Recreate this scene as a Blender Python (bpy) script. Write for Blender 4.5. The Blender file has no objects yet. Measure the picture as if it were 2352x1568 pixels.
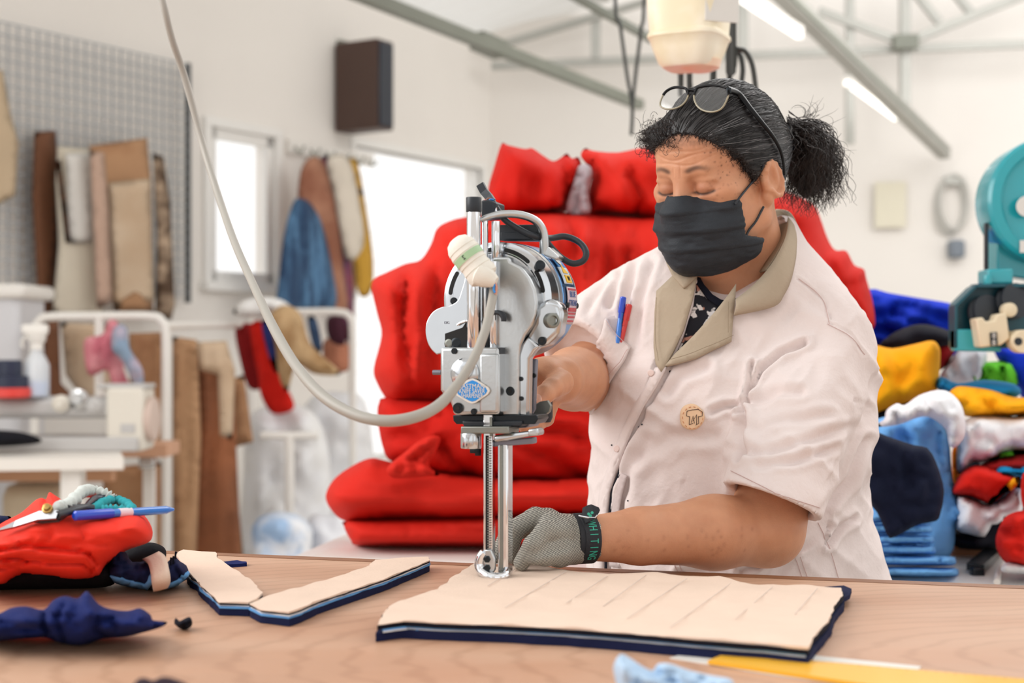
import bpy, bmesh, math, random
import numpy as np
from mathutils import Vector, Matrix
from mathutils.bvhtree import BVHTree
from mathutils.geometry import delaunay_2d_cdt
random.seed(7)
RNG = np.random.default_rng(7)
C = bpy.context.scene.collection
SC = bpy.context.scene
FPX, CXP, CYP, CZ = 3267.0, 1176.0, 784.0, 1.23      # focal length in pixels, picture centre, camera height
PI = math.pi

# ---------------------------------------------------------------- camera, sky, light, exposure
cam_d = bpy.data.cameras.new('camera'); cam = bpy.data.objects.new('camera', cam_d); C.objects.link(cam)
cam.location = (0, 0, CZ); cam.rotation_euler = (PI/2, 0, 0)
cam_d.sensor_width = 36; cam_d.lens = FPX/2352*36
cam_d.clip_end = 100; cam_d.clip_start = .05
cam_d.dof.use_dof = True; cam_d.dof.focus_distance = 1.76; cam_d.dof.aperture_fstop = 4.2
SC.camera = cam
wd = bpy.data.worlds.new('sky'); SC.world = wd; wd.use_nodes = True
bg = wd.node_tree.nodes['Background']; bg.inputs[0].default_value = (1.0, .995, .985, 1); bg.inputs[1].default_value = 1.0
def area(name, loc, target, sx, sy, power, col=(1, 1, 1)):
    l = bpy.data.lights.new(name, 'AREA'); l.shape = 'RECTANGLE'; l.size = sx; l.size_y = sy; l.energy = power; l.color = col
    o = bpy.data.objects.new(name, l); C.objects.link(o); o.location = loc
    o.rotation_euler = (Vector(target)-Vector(loc)).to_track_quat('-Z', 'Y').to_euler(); return o
area('window_daylight', (-2.6, 1.6, 2.6), (.3, 1.9, 1.2), 2.2, 2.0, 52, (1, .995, .985))
area('skylight', (1.6, 3.6, 3.2), (.6, 2.2, 1.0), 2.5, 1.6, 34, (1, .99, .975))
area('end_wall_fill', (2.6, 6.4, 3.3), (2.2, 9.4, 1.9), 3.0, 1.6, 34, (1, .99, .975))  # added fill lamp without a real source, lifts the end wall
SC.view_settings.view_transform = 'Standard'; SC.view_settings.look = 'None'
SC.view_settings.gamma = 1; SC.view_settings.use_curve_mapping = False
SC.view_settings.exposure = 0.38
SC.cycles.max_bounces = 7; SC.cycles.diffuse_bounces = 4; SC.cycles.glossy_bounces = 3
SC.cycles.transparent_max_bounces = 8; SC.cycles.caustics_reflective = False; SC.cycles.caustics_refractive = False

# ---------------------------------------------------------------- helpers
def W(px, py, d): return Vector(((px-CXP)/FPX*d, d, CZ-(py-CYP)/FPX*d))
def onz(px, py, z):                                   # point of the level plane z seen at a pixel
    d = FPX*(CZ-z)/(py-CYP); return Vector(((px-CXP)/FPX*d, d, z))
def lin(c):
    c = [x/255 for x in c]
    return tuple(x/12.92 if x <= .04045 else ((x+.055)/1.055)**2.4 for x in c)+(1,)
MATS = {}
def mat(name, col, rough=.7, metal=0, bump=0, bscale=40, var=0, vscale=6, spec=.5, sheen=0, trans=0, alpha=1, emit=None, stretch=None, col2=None, cscale=5, attr=None, coat=0, sss=0, detail=4, vlo=.42, vhi=.6):
    m = bpy.data.materials.new(name); m.use_nodes = True; MATS[name] = m
    nt = m.node_tree; N = nt.nodes; K = nt.links; b = N['Principled BSDF']
    b.inputs['Base Color'].default_value = lin(col); b.inputs['Roughness'].default_value = rough; b.inputs['Metallic'].default_value = metal
    b.inputs['Specular IOR Level'].default_value = spec
    if sheen: b.inputs['Sheen Weight'].default_value = sheen
    if trans: b.inputs['Transmission Weight'].default_value = trans
    if coat: b.inputs['Coat Weight'].default_value = coat; b.inputs['Coat Roughness'].default_value = .1
    if sss:
        b.inputs['Subsurface Weight'].default_value = sss; b.inputs['Subsurface Radius'].default_value = (.01, .004, .002); b.inputs['Subsurface Scale'].default_value = 1
    if alpha < 1: b.inputs['Alpha'].default_value = alpha
    if emit: b.inputs['Emission Color'].default_value = lin(col); b.inputs['Emission Strength'].default_value = emit
    tc = N.new('ShaderNodeTexCoord'); vec = tc.outputs['Object']
    if stretch:
        mp = N.new('ShaderNodeMapping'); mp.inputs['Scale'].default_value = stretch; K.new(vec, mp.inputs[0]); vec = mp.outputs[0]
    src = None
    if attr:
        a = N.new('ShaderNodeAttribute'); a.attribute_name = attr; src = a.outputs['Color']
    if col2:
        n = N.new('ShaderNodeTexNoise'); n.inputs['Scale'].default_value = cscale; n.inputs['Detail'].default_value = detail; K.new(vec, n.inputs[0])
        r = N.new('ShaderNodeMapRange'); r.inputs[1].default_value = vlo; r.inputs[2].default_value = vhi; K.new(n.outputs[0], r.inputs[0])
        x = N.new('ShaderNodeMix'); x.data_type = 'RGBA'; x.inputs[6].default_value = lin(col); x.inputs[7].default_value = lin(col2)
        if src: K.new(src, x.inputs[6])
        K.new(r.outputs[0], x.inputs[0]); src = x.outputs[2]
    if var:
        n = N.new('ShaderNodeTexNoise'); n.inputs['Scale'].default_value = vscale; n.inputs['Detail'].default_value = 5; K.new(vec, n.inputs[0])
        r = N.new('ShaderNodeMapRange'); r.inputs[3].default_value = 1-var; r.inputs[4].default_value = 1+var; r.inputs[1].default_value = .25; r.inputs[2].default_value = .75; K.new(n.outputs[0], r.inputs[0])
        h = N.new('ShaderNodeHueSaturation'); h.inputs['Color'].default_value = lin(col)
        if src: K.new(src, h.inputs['Color'])
        K.new(r.outputs[0], h.inputs['Value']); src = h.outputs[0]
    if src: K.new(src, b.inputs['Base Color'])
    if bump:
        n = N.new('ShaderNodeTexNoise'); n.inputs['Scale'].default_value = bscale; n.inputs['Detail'].default_value = 3; K.new(vec, n.inputs[0])
        bp = N.new('ShaderNodeBump'); bp.inputs['Strength'].default_value = bump; bp.inputs['Distance'].default_value = .004; K.new(n.outputs[0], bp.inputs['Height']); K.new(bp.outputs[0], b.inputs['Normal'])
    return m
def cloth(name, col, **k):
    k.setdefault('rough', .85); k.setdefault('spec', .15); k.setdefault('bump', .12); k.setdefault('bscale', 260); k.setdefault('var', .05); k.setdefault('vscale', 9)
    return mat(name, col, **k)

def tag(o, label=None, cat=None, group=None, kind=None):
    if label: o['label'] = label
    if cat: o['category'] = cat
    if group: o['group'] = group
    if kind: o['kind'] = kind
    return o
ORG = {}                                              # world origin of every object that can be a parent
def root(name, loc, label, cat, group=None):
    o = bpy.data.objects.new(name, None); C.objects.link(o); o.location = loc; o.empty_display_size = .05
    ORG[o] = Vector(loc); return tag(o, label, cat, group)
def link(name, V, F, m, parent=None, smooth=True, sharp=None, origin=None):
    V = np.asarray([tuple(v) for v in V], dtype=float) if not isinstance(V, np.ndarray) else V.astype(float)
    if parent is not None: org = ORG[parent]
    elif origin is not None: org = Vector(origin)
    else: org = Vector(((V[:, 0].min()+V[:, 0].max())/2, (V[:, 1].min()+V[:, 1].max())/2, V[:, 2].min()))
    V = V-np.array(org)
    me = bpy.data.meshes.new(name)
    if isinstance(F, np.ndarray):
        n, k = F.shape
        me.vertices.add(len(V)); me.vertices.foreach_set('co', V.ravel())
        me.loops.add(n*k); me.loops.foreach_set('vertex_index', F.ravel().astype(np.int32))
        me.polygons.add(n); me.polygons.foreach_set('loop_start', np.arange(0, n*k, k, dtype=np.int32))
        me.update(calc_edges=True); me.validate()
    else: me.from_pydata(V.tolist(), [], F)
    if smooth:
        me.polygons.foreach_set('use_smooth', [True]*len(me.polygons))
        if sharp: me.set_sharp_from_angle(angle=math.radians(sharp))
    if m: me.materials.append(m)
    o = bpy.data.objects.new(name, me); C.objects.link(o)
    if parent is not None: o.parent = parent; ORG[o] = org
    else: o.location = org; ORG[o] = org
    return o
def fixn(o):
    bm = bmesh.new(); bm.from_mesh(o.data); bmesh.ops.recalc_face_normals(bm, faces=bm.faces); bm.to_mesh(o.data); bm.free(); return o
def bevel(o, w, seg=2, ang=40):
    b = o.modifiers.new('bevel', 'BEVEL'); b.width = w; b.segments = seg; b.limit_method = 'ANGLE'; b.angle_limit = math.radians(ang); return o
def solid(o, t, off=0):
    s = o.modifiers.new('solid', 'SOLIDIFY'); s.thickness = t; s.offset = off; return o
BOXF = [(0, 3, 2, 1), (4, 5, 6, 7), (0, 1, 5, 4), (1, 2, 6, 5), (2, 3, 7, 6), (3, 0, 4, 7)]
def box(name, c, s, m, parent=None, rz=0, bv=0, rot=None):
    V = [Vector((x*s[0]/2, y*s[1]/2, z*s[2]/2)) for z in (-1, 1) for x, y in ((-1, -1), (1, -1), (1, 1), (-1, 1))]
    M = rot if rot else Matrix.Rotation(rz, 3, 'Z')
    o = link(name, [M@v+Vector(c) for v in V], BOXF, m, parent, smooth=bool(bv), sharp=30 if bv else None)
    if bv: bevel(o, bv)
    return o
def frame_of(t, up=Vector((0, 0, 1))):
    t = t.normalized(); a = up if abs(t.dot(up)) < .95 else Vector((1, 0, 0)); u = t.cross(a).normalized(); return u, t.cross(u).normalized()
def catmull(P, n, closed=False):
    P = [np.array(p, float) for p in P]; out = []; N = len(P)
    rng = range(N) if closed else range(N-1)
    for i in rng:
        p1, p2 = P[i], P[(i+1) % N]; p0 = P[(i-1) % N] if closed or i else p1; p3 = P[(i+2) % N] if closed or i+2 < N else p2
        for k in range(n):
            t = k/n; out.append(.5*((2*p1)+(p2-p0)*t+(2*p0-5*p1+4*p2-p3)*t*t+(3*p1-p0-3*p2+p3)*t**3))
    if not closed: out.append(P[-1])
    return out
def tube_geo(P, r, seg=10, flat=1.0, up=Vector((0, 0, 1))):
    P = [Vector(p) for p in P]; n = len(P); V = []; F = []; rs = r if hasattr(r, '__len__') else [r]*n
    u0 = None
    for i in range(n):
        t = (P[min(i+1, n-1)]-P[max(i-1, 0)]).normalized()
        if u0 is None: u, v = frame_of(t, up)
        else:
            u = (u0-t*u0.dot(t)).normalized(); v = t.cross(u)
        u0 = u
        for k in range(seg):
            a = 2*PI*k/seg; V.append(P[i]+u*(math.cos(a)*rs[i])+v*(math.sin(a)*rs[i]*flat))
    for i in range(n-1):
        for k in range(seg):
            F.append((i*seg+k, i*seg+(k+1) % seg, (i+1)*seg+(k+1) % seg, (i+1)*seg+k))
    F.append(tuple(range(seg))[::-1]); F.append(tuple((n-1)*seg+k for k in range(seg)))
    return V, F
def tube(name, P, r, m, parent=None, seg=10, sub=0, flat=1.0, up=Vector((0, 0, 1))):
    if sub:
        P = [Vector(p) for p in catmull(P, sub)]
        if hasattr(r, '__len__'): r = np.interp(np.linspace(0, 1, len(P)), np.linspace(0, 1, len(r)), r)
    V, F = tube_geo(P, r, seg, flat, up); return fixn(link(name, V, F, m, parent, sharp=50))
def lathe(name, base, axis, prof, m, parent=None, seg=24, sharp=35):
    """prof: list of (distance along axis, radius)"""
    axis = Vector(axis).normalized(); u, v = frame_of(axis); base = Vector(base); V = []; F = []; n = len(prof)
    for h, r in prof:
        for k in range(seg):
            a = 2*PI*k/seg; V.append(base+axis*h+(u*math.cos(a)+v*math.sin(a))*r)
    for i in range(n-1):
        for k in range(seg): F.append((i*seg+k, i*seg+(k+1) % seg, (i+1)*seg+(k+1) % seg, (i+1)*seg+k))
    F.append(tuple(range(seg))); F.append(tuple((n-1)*seg+k for k in range(seg)))
    return fixn(link(name, V, F, m, parent, sharp=sharp))
def merge(parts):                                      # several (V, F) -> one
    V = []; F = []
    for v, f in parts:
        k = len(V); V += list(v); F += [tuple(i+k for i in q) for q in f]
    return V, F

# value noise, vectorised
def _h(i, j, k):
    n = (i*374761393+j*668265263+k*2147483647) & 0xffffffff
    n = ((n ^ (n >> 13))*1274126177) & 0xffffffff; return ((n ^ (n >> 16)) & 0xffff)/65535.0
def vnoise(p):
    p = np.asarray(p, float); i = np.floor(p).astype(np.int64); f = p-i; f = f*f*f*(f*(f*6-15)+10); r = 0
    for dx in (0, 1):
        for dy in (0, 1):
            for dz in (0, 1):
                w = (f[:, 0] if dx else 1-f[:, 0])*(f[:, 1] if dy else 1-f[:, 1])*(f[:, 2] if dz else 1-f[:, 2])
                r = r+w*_h(i[:, 0]+dx, i[:, 1]+dy, i[:, 2]+dz)
    return r*2-1
def fbm(p, oct=3):
    p = np.asarray(p, float); r = 0; a = 1
    for o in range(oct): r = r+a*vnoise(p*2**o+o*17.3); a *= .5
    return r
def n2(x, y, s=0): return np.stack([x, y, np.full_like(x, s*13.7+.5)], 1)
def inside(poly, X, Y):
    r = np.zeros(X.shape, bool); n = len(poly); j = n-1
    for i in range(n):
        xi, yi = poly[i]; xj, yj = poly[j]
        if yi != yj: r ^= ((yi > Y) != (yj > Y)) & (X < (xj-xi)*(Y-yi)/(yj-yi)+xi)
        j = i
    return r
def segdist(P, X, Y, closed=True):
    d = np.full(X.shape, 1e9); n = len(P)
    for i in range(n if closed else n-1):
        ax, ay = P[i]; bx, by = P[(i+1) % n]; vx, vy = bx-ax, by-ay; L = vx*vx+vy*vy+1e-12
        t = np.clip(((X-ax)*vx+(Y-ay)*vy)/L, 0, 1); d = np.minimum(d, np.hypot(X-ax-t*vx, Y-ay-t*vy))
    return d
def resample(P, step):
    out = []; n = len(P)
    for i in range(n):
        a = np.array(P[i], float); b = np.array(P[(i+1) % n], float); k = max(1, int(np.hypot(*(b-a))/step))
        out += [tuple(a+(b-a)*t/k) for t in range(k)]
    return out
def triang(poly, step, seed=0):
    """triangulated interior of an outline: returns X, Y, number of rim points, faces"""
    P = resample(poly, step); A = np.array(P); lo, hi = A.min(0), A.max(0); rg = np.random.default_rng(seed+11)
    gx, gy = np.meshgrid(np.arange(lo[0], hi[0], step), np.arange(lo[1], hi[1], step*.87)); gx = gx+((np.arange(gx.shape[0]) % 2)*.5*step)[:, None]
    gx = gx.ravel()+rg.uniform(-.12, .12, gx.size)*step; gy = gy.ravel()+rg.uniform(-.12, .12, gy.size)*step
    ok = inside(P, gx, gy); gx, gy = gx[ok], gy[ok]; ok = segdist(P, gx, gy) > step*.55; gx, gy = gx[ok], gy[ok]
    pts = [Vector(p) for p in P]+[Vector(p) for p in zip(gx, gy)]
    v, e, f, ov, oe, of = delaunay_2d_cdt(pts, [], [list(range(len(P)))], 1, 1e-6)
    X = np.array([q[0] for q in v]); Y = np.array([q[1] for q in v])
    rim = np.zeros(len(v), bool)
    for i, o in enumerate(ov):
        if any(k < len(P) for k in o): rim[i] = True
    return X, Y, rim, [tuple(q) for q in f]
def hull_faces(F, n, rim):
    """front faces, back faces sharing the rim"""
    mp = np.arange(n); mp[~rim] = n+np.arange((~rim).sum())
    return F+[tuple(int(mp[i]) for i in q[::-1]) for q in F], mp
def puff(name, pts, d, T, m, parent=None, step=14, er=60, wr=(.004, 60, 60), creases=(), smooth=4, seed=0, back=.8, tilt=(0, 0), lab=None, ang=0):
    """soft cloth body: outline seen from the front, real depth d, half thickness T; creases = (polyline, width, depth)"""
    poly = [tuple(p) for p in catmull(pts, smooth, True)] if smooth else pts
    X, Y, rim, F = triang(poly, step, seed); s = segdist(poly, X, Y); s[rim] = 0
    k = np.clip(s/er, 0, 1); h = T*np.sqrt(np.clip(1-(1-k)**2, 0, 1))
    ca, sa = math.cos(ang), math.sin(ang); xr = X*ca+Y*sa; yr = -X*sa+Y*ca
    w = (.55*fbm(n2(xr/wr[1], yr/wr[2], seed), 3)+.75*(1-2.4*np.abs(fbm(n2(xr/wr[1]*.8, yr/wr[2]*.8, seed+50), 2))))*wr[0]*np.clip(s/(er*.5), 0, 1)
    cr = 0
    for pl, wd_, dp in creases:
        q = segdist(pl, X, Y, False)/wd_; cr = cr+dp*np.exp(-q*q)*np.clip(s/(er*.25), 0.25, 1)
    cx, cy = np.mean(X), np.mean(Y)
    d0 = d+(X-cx)*tilt[0]+(Y-cy)*tilt[1]
    dep = d0-h+w+cr
    Fv = np.stack([(X-CXP)/FPX*dep, dep, CZ-(Y-CYP)/FPX*dep], 1)
    db = d0+h*back; Bv = np.stack([(X-CXP)/FPX*db, db, CZ-(Y-CYP)/FPX*db], 1)[~rim]
    FF, mp = hull_faces(F, len(X), rim)
    o = fixn(link(name, np.vstack([Fv, Bv]), FF, m, parent))
    if lab: tag(o, *lab)
    return o
def slab(name, pxy, z0, z1, m, parent=None, step=.02, amp=0, sc=.08, seed=0, smooth=0, zf=None):
    """flat piece lying level; pxy in metres"""
    poly = [tuple(p) for p in catmull(pxy, smooth, True)] if smooth else [tuple(p) for p in pxy]
    X, Y, rim, F = triang(poly, step, seed); n = len(X)
    zt = z1+amp*fbm(n2(X/sc, Y/sc, seed), 2)+(zf(X, Y) if zf else 0)
    top = np.stack([X, Y, zt], 1); bot = np.stack([X, Y, np.full(n, z0)+(zf(X, Y) if zf else 0)], 1)
    FF = F+[tuple(i+n for i in q[::-1]) for q in F]
    ed = {}
    for q in F:
        for a, b in zip(q, q[1:]+q[:1]): ed[(a, b)] = 1
    for a, b in ed:
        if (b, a) not in ed: FF.append((b, a, a+n, b+n))
    return fixn(link(name, np.vstack([top, bot]), FF, m, parent, sharp=50))
def bvh(o):
    me = o.data; M = np.array(ORG[o]) if o in ORG else np.zeros(3)
    return BVHTree.FromPolygons([Vector(v.co)+Vector(M) for v in me.vertices], [tuple(p.vertices) for p in me.polygons])
EYE = Vector((0, 0, CZ))
def hit(tree, px, py, dguess=1.9, off=0.0):
    dr = W(px, py, 1.0)-EYE; dn = dr.normalized(); r = tree.ray_cast(EYE, dn)
    if r[0] is None:
        p = W(px, py, dguess); q = tree.find_nearest(p); return q[0]+q[1]*off
    nrm = r[1] if r[1].dot(dn) < 0 else -r[1]
    return r[0]+nrm*off
def patch(name, pts, tree, m, parent=None, step=8, off=.002, th=.0015, smooth=0, dguess=1.9, relief=None, lift=None):
    """cloth piece laid on a surface"""
    poly = [tuple(p) for p in catmull(pts, smooth, True)] if smooth else pts
    X, Y, rim, F = triang(poly, step)
    V = []
    for i, (x, y) in enumerate(zip(X, Y)):
        p = hit(tree, x, y, dguess, off+(lift(x, y) if lift else 0)); V.append(p)
    o = link(name, V, F, m, parent)
    # face the camera
    me = o.data
    if sum((p.normal.y*p.area) for p in me.polygons) > 0: me.flip_normals()
    solid(o, th, -1); return o
def strip(name, a, b, m, parent, th=.003, n=5, mid=4, bulge=.006):
    a = catmull([W(*p) for p in a], n); b = catmull([W(*p) for p in b], n); V = []; F = []
    for p, q in zip(a, b):
        for j in range(mid+1):
            t = j/mid; v = Vector(p*(1-t)+q*t); v.y -= bulge*math.sin(PI*t); V.append(v)
    m1 = mid+1
    for i in range(len(a)-1):
        for j in range(mid): F.append((i*m1+j, i*m1+j+1, (i+1)*m1+j+1, (i+1)*m1+j))
    o = link(name, V, F, m, parent); solid(o, th, 0); return o
def text(name, s, size, loc, M, m, parent, ext=.0002, sx=1.0):
    cu = bpy.data.curves.new(name, 'FONT'); cu.body = s; cu.size = size; cu.align_x = 'CENTER'; cu.align_y = 'CENTER'; cu.extrude = ext
    o = bpy.data.objects.new(name, cu); C.objects.link(o)
    dg = bpy.context.evaluated_depsgraph_get(); me = bpy.data.meshes.new_from_object(o.evaluated_get(dg)); bpy.data.objects.remove(o)
    V = [M@Vector((v.co.x*sx, v.co.y, v.co.z))+Vector(loc) for v in me.vertices]
    return link(name, V, [tuple(p.vertices) for p in me.polygons], m, parent, smooth=False)

# ---------------------------------------------------------------- signed-distance sculpting for the figure
def axis_grid(ranges):
    out = []
    for a, b, s in ranges: out += list(np.arange(a, b-1e-9, s))
    out.append(ranges[-1][1]); return np.array(out, np.float32)
class Field:
    def __init__(s, gx, gy, gz):
        s.g = (gx, gy, gz); s.D = np.full((len(gx), len(gy), len(gz)), 1.0, np.float32)
    def win(s, lo, hi):
        sl = []
        for a, l, h in zip(s.g, lo, hi):
            i = int(np.searchsorted(a, l)); j = int(np.searchsorted(a, h)); sl.append(slice(max(0, i-1), min(len(a), j+1)))
        X, Y, Z = np.meshgrid(*[a[q] for a, q in zip(s.g, sl)], indexing='ij', sparse=False); return tuple(sl), X, Y, Z
    def put(s, sl, d, k, op):
        a = s.D[sl]
        if op == 'u':
            h = np.maximum(k-np.abs(a-d), 0)/max(k, 1e-6); s.D[sl] = np.minimum(a, d)-h*h*k*.25
        elif op == 's':
            d = -d; h = np.maximum(k-np.abs(a-d), 0)/max(k, 1e-6); s.D[sl] = np.maximum(a, d)+h*h*k*.25
    def cone(s, a, b, ra, rb, k=.01, op='u'):
        a = np.array(a, float); b = np.array(b, float); R = max(ra, rb)+k+.012
        sl, X, Y, Z = s.win(np.minimum(a, b)-R, np.maximum(a, b)+R)
        if X.size == 0: return
        v = b-a; L2 = (v*v).sum()+1e-12; t = np.clip(((X-a[0])*v[0]+(Y-a[1])*v[1]+(Z-a[2])*v[2])/L2, 0, 1)
        d = np.sqrt((X-a[0]-t*v[0])**2+(Y-a[1]-t*v[1])**2+(Z-a[2]-t*v[2])**2)-(ra+(rb-ra)*t)
        s.put(sl, d.astype(np.float32), k, op)
    def ell(s, c, r, k=.01, op='u', M=None):
        c = np.array(c, float); r = np.array(r, float); R = r.max()+k+.012
        sl, X, Y, Z = s.win(c-R, c+R)
        if X.size == 0: return
        X = X-c[0]; Y = Y-c[1]; Z = Z-c[2]
        if M is not None:                              # rows of M: local axes
            X, Y, Z = (M[0][0]*X+M[0][1]*Y+M[0][2]*Z, M[1][0]*X+M[1][1]*Y+M[1][2]*Z, M[2][0]*X+M[2][1]*Y+M[2][2]*Z)
        k0 = np.sqrt((X/r[0])**2+(Y/r[1])**2+(Z/r[2])**2); k1 = np.sqrt((X/r[0]**2)**2+(Y/r[1]**2)**2+(Z/r[2]**2)**2)+1e-9
        s.put(sl, (k0*(k0-1)/k1).astype(np.float32), k, op)
    def mesh(s):
        D = s.D; gx, gy, gz = s.g; S = D < 0; nx, ny, nz = D.shape
        c = np.zeros((nx-1, ny-1, nz-1), np.int8)
        for i in (0, 1):
            for j in (0, 1):
                for k in (0, 1): c += S[i:nx-1+i, j:ny-1+j, k:nz-1+k]
        I = np.argwhere((c > 0) & (c < 8)); idx = -np.ones((nx-1, ny-1, nz-1), np.int32); idx[tuple(I.T)] = np.arange(len(I))
        acc = np.zeros((len(I), 3)); cnt = np.zeros(len(I)); cor = [(i, j, k) for i in (0, 1) for j in (0, 1) for k in (0, 1)]
        G = (gx, gy, gz)
        for ax in range(3):
            for q in [q for q in cor if q[ax] == 0]:
                A = I+np.array(q); e = np.zeros(3, int); e[ax] = 1; B = A+e
                da = D[tuple(A.T)]; db = D[tuple(B.T)]; m = (da < 0) != (db < 0); t = da[m]/(da[m]-db[m])
                P = np.stack([G[n][A[m, n]] for n in range(3)], 1).astype(float); Q = G[ax][B[m, ax]]; P[:, ax] += t*(Q-P[:, ax])
                acc[m] += P; cnt[m] += 1
        V = acc/cnt[:, None]; F = []
        for ax in range(3):
            u, v = [n for n in range(3) if n != ax]
            sl0 = [slice(1, -1)]*3; sl0[ax] = slice(0, -1); sl1 = list(sl0); sl1[ax] = slice(1, None)
            a = S[tuple(sl0)]; b = S[tuple(sl1)]; E = np.argwhere(a != b)
            if not len(E): continue
            flip = a[tuple(E.T)]
            base = E.copy(); base[:, u] += 1; base[:, v] += 1
            def at(du, dv):
                q = base.copy(); q[:, u] -= du; q[:, v] -= dv; return idx[tuple(q.T)]
            Q = np.stack([at(1, 1), at(0, 1), at(0, 0), at(1, 0)], 1)
            if ax == 1: flip = ~flip
            Q[~flip] = Q[~flip][:, ::-1]; F.append(Q)
        return V, np.vstack(F)
def smooth_mesh(V, F, it=2, lam=.5):
    E = np.vstack([F[:, [0, 1]], F[:, [1, 2]], F[:, [2, 3]], F[:, [3, 0]]]); n = len(V)
    for _ in range(it):
        acc = np.zeros_like(V); cnt = np.zeros(n)
        for a, b in ((0, 1), (1, 0)):
            np.add.at(acc, E[:, a], V[E[:, b]]); np.add.at(cnt, E[:, a], 1)
        V = V+lam*(acc/np.maximum(cnt, 1)[:, None]-V)
    return V
def normals(V, F):
    n = np.cross(V[F[:, 2]]-V[F[:, 0]], V[F[:, 3]]-V[F[:, 1]]); N = np.zeros_like(V)
    for k in range(4): np.add.at(N, F[:, k], n)
    return N/(np.linalg.norm(N, axis=1)[:, None]+1e-12)
def color_attr(o, cols, name='tint'):
    a = o.data.color_attributes.new(name, 'FLOAT_COLOR', 'POINT'); c = np.ones((len(cols), 4)); c[:, :3] = cols; a.data.foreach_set('color', c.ravel())
def lin3(c): return np.array(lin(c)[:3])
# ---------------------------------------------------------------- the hall
WD = np.array([.524, .852]); WN = np.array([.852, -.524]); WP = np.array([-1.667, 7.5])
def wall_d(px, off=0): return (off-5.350)/(.852*(px-CXP)/FPX-.524)
def wall_pt(px, py, off=0): return W(px, py, wall_d(px, off))
def wall_tz(px, py):
    p = wall_pt(px, py); return (p.x-WP[0])*WD[0]+(p.y-WP[1])*WD[1], p.z
def wall_xyz(t, z, off=0):
    q = WP+WD*t+WN*off; return Vector((q[0], q[1], z))
def box_on_wall(name, t0, t1, z0, z1, o0, o1, m, parent=None, bv=0):
    V = [wall_xyz(t, z, o) for z in (z0, z1) for t, o in ((t0, o0), (t1, o0), (t1, o1), (t0, o1))]
    o = fixn(link(name, V, BOXF, m, parent, smooth=bool(bv), sharp=30 if bv else None))
    if bv: bevel(o, bv)
    return o
def merge_boxes(name, cells, m, f):
    parts = []
    for c in cells: parts.append((f(*c), BOXF))
    V, F = merge(parts); return fixn(link(name, V, F, m, smooth=False))
def wpuff(name, pts, off, T, m, parent=None, **k):
    cx = np.mean([p[0] for p in pts]); return puff(name, pts, wall_d(cx, off), T, m, parent, tilt=((wall_d(cx+50, off)-wall_d(cx-50, off))/100, 0), **k)

m_wall = mat('white painted wall', (238, 233, 227), .9, bump=.05, bscale=30, var=.02, vscale=1.5)
m_floor = mat('pale concrete floor', (205, 200, 194), .55, var=.06, vscale=2)
m_roof = mat('corrugated roof sheet', (232, 230, 226), .6, trans=0)
_n = m_roof.node_tree; _t = _n.nodes.new('ShaderNodeBsdfTranslucent'); _t.inputs[0].default_value = (.85, .85, .83, 1); _mx = _n.nodes.new('ShaderNodeMixShader'); _mx.inputs[0].default_value = .45
_n.links.new(_n.nodes['Principled BSDF'].outputs[0], _mx.inputs[1]); _n.links.new(_t.outputs[0], _mx.inputs[2]); _n.links.new(_mx.outputs[0], _n.nodes['Material Output'].inputs[0])
m_glass = mat('window glass', (255, 255, 255), .05)
_n = m_glass.node_tree; _t = _n.nodes.new('ShaderNodeBsdfTransparent'); _mx = _n.nodes.new('ShaderNodeMixShader'); _mx.inputs[0].default_value = .93
_n.links.new(_n.nodes['Principled BSDF'].outputs[0], _mx.inputs[1]); _n.links.new(_t.outputs[0], _mx.inputs[2]); _n.links.new(_mx.outputs[0], _n.nodes['Material Output'].inputs[0])
m_white = mat('white enamel', (236, 232, 226), .35, var=.02)
m_frame = mat('window frame white', (240, 238, 234), .4)
m_steel = mat('grey green painted steel', (128, 131, 120), .5, var=.06)
m_steel2 = mat('pale galvanised steel', (178, 178, 172), .45, .3, var=.06)

fl = box('floor', (1.2, 6.2, -.05), (13, 17, .1), m_floor); tag(fl, kind='structure')
# left wall with its two window openings
w1 = wall_tz(480, 290), wall_tz(629, 655); w2 = wall_tz(812, 333), wall_tz(1105, 1040)
T1, T2, Z1, Z2 = w1[0][0], w1[1][0], wall_tz(555, 650)[1], wall_tz(480, 290)[1]
T3, T4, Z3, Z4 = w2[0][0], w2[1][0], wall_tz(840, 1050)[1], wall_tz(812, 333)[1]
TC = 2.885
def wc(t0, t1, z0, z1): return [wall_xyz(t, z, o) for z in (z0, z1) for t, o in ((t0, 0), (t1, 0), (t1, -.14), (t0, -.14))]
ZT = 3.36
wl = merge_boxes('wall_left', [(-8, T1, 0, ZT), (T1, T2, 0, Z1), (T1, T2, Z2, ZT), (T2, T3, 0, ZT), (T3, T4, 0, Z3), (T3, T4, Z4, ZT), (T4, TC+.14, 0, ZT)], m_wall, wc); tag(wl, kind='structure')
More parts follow.
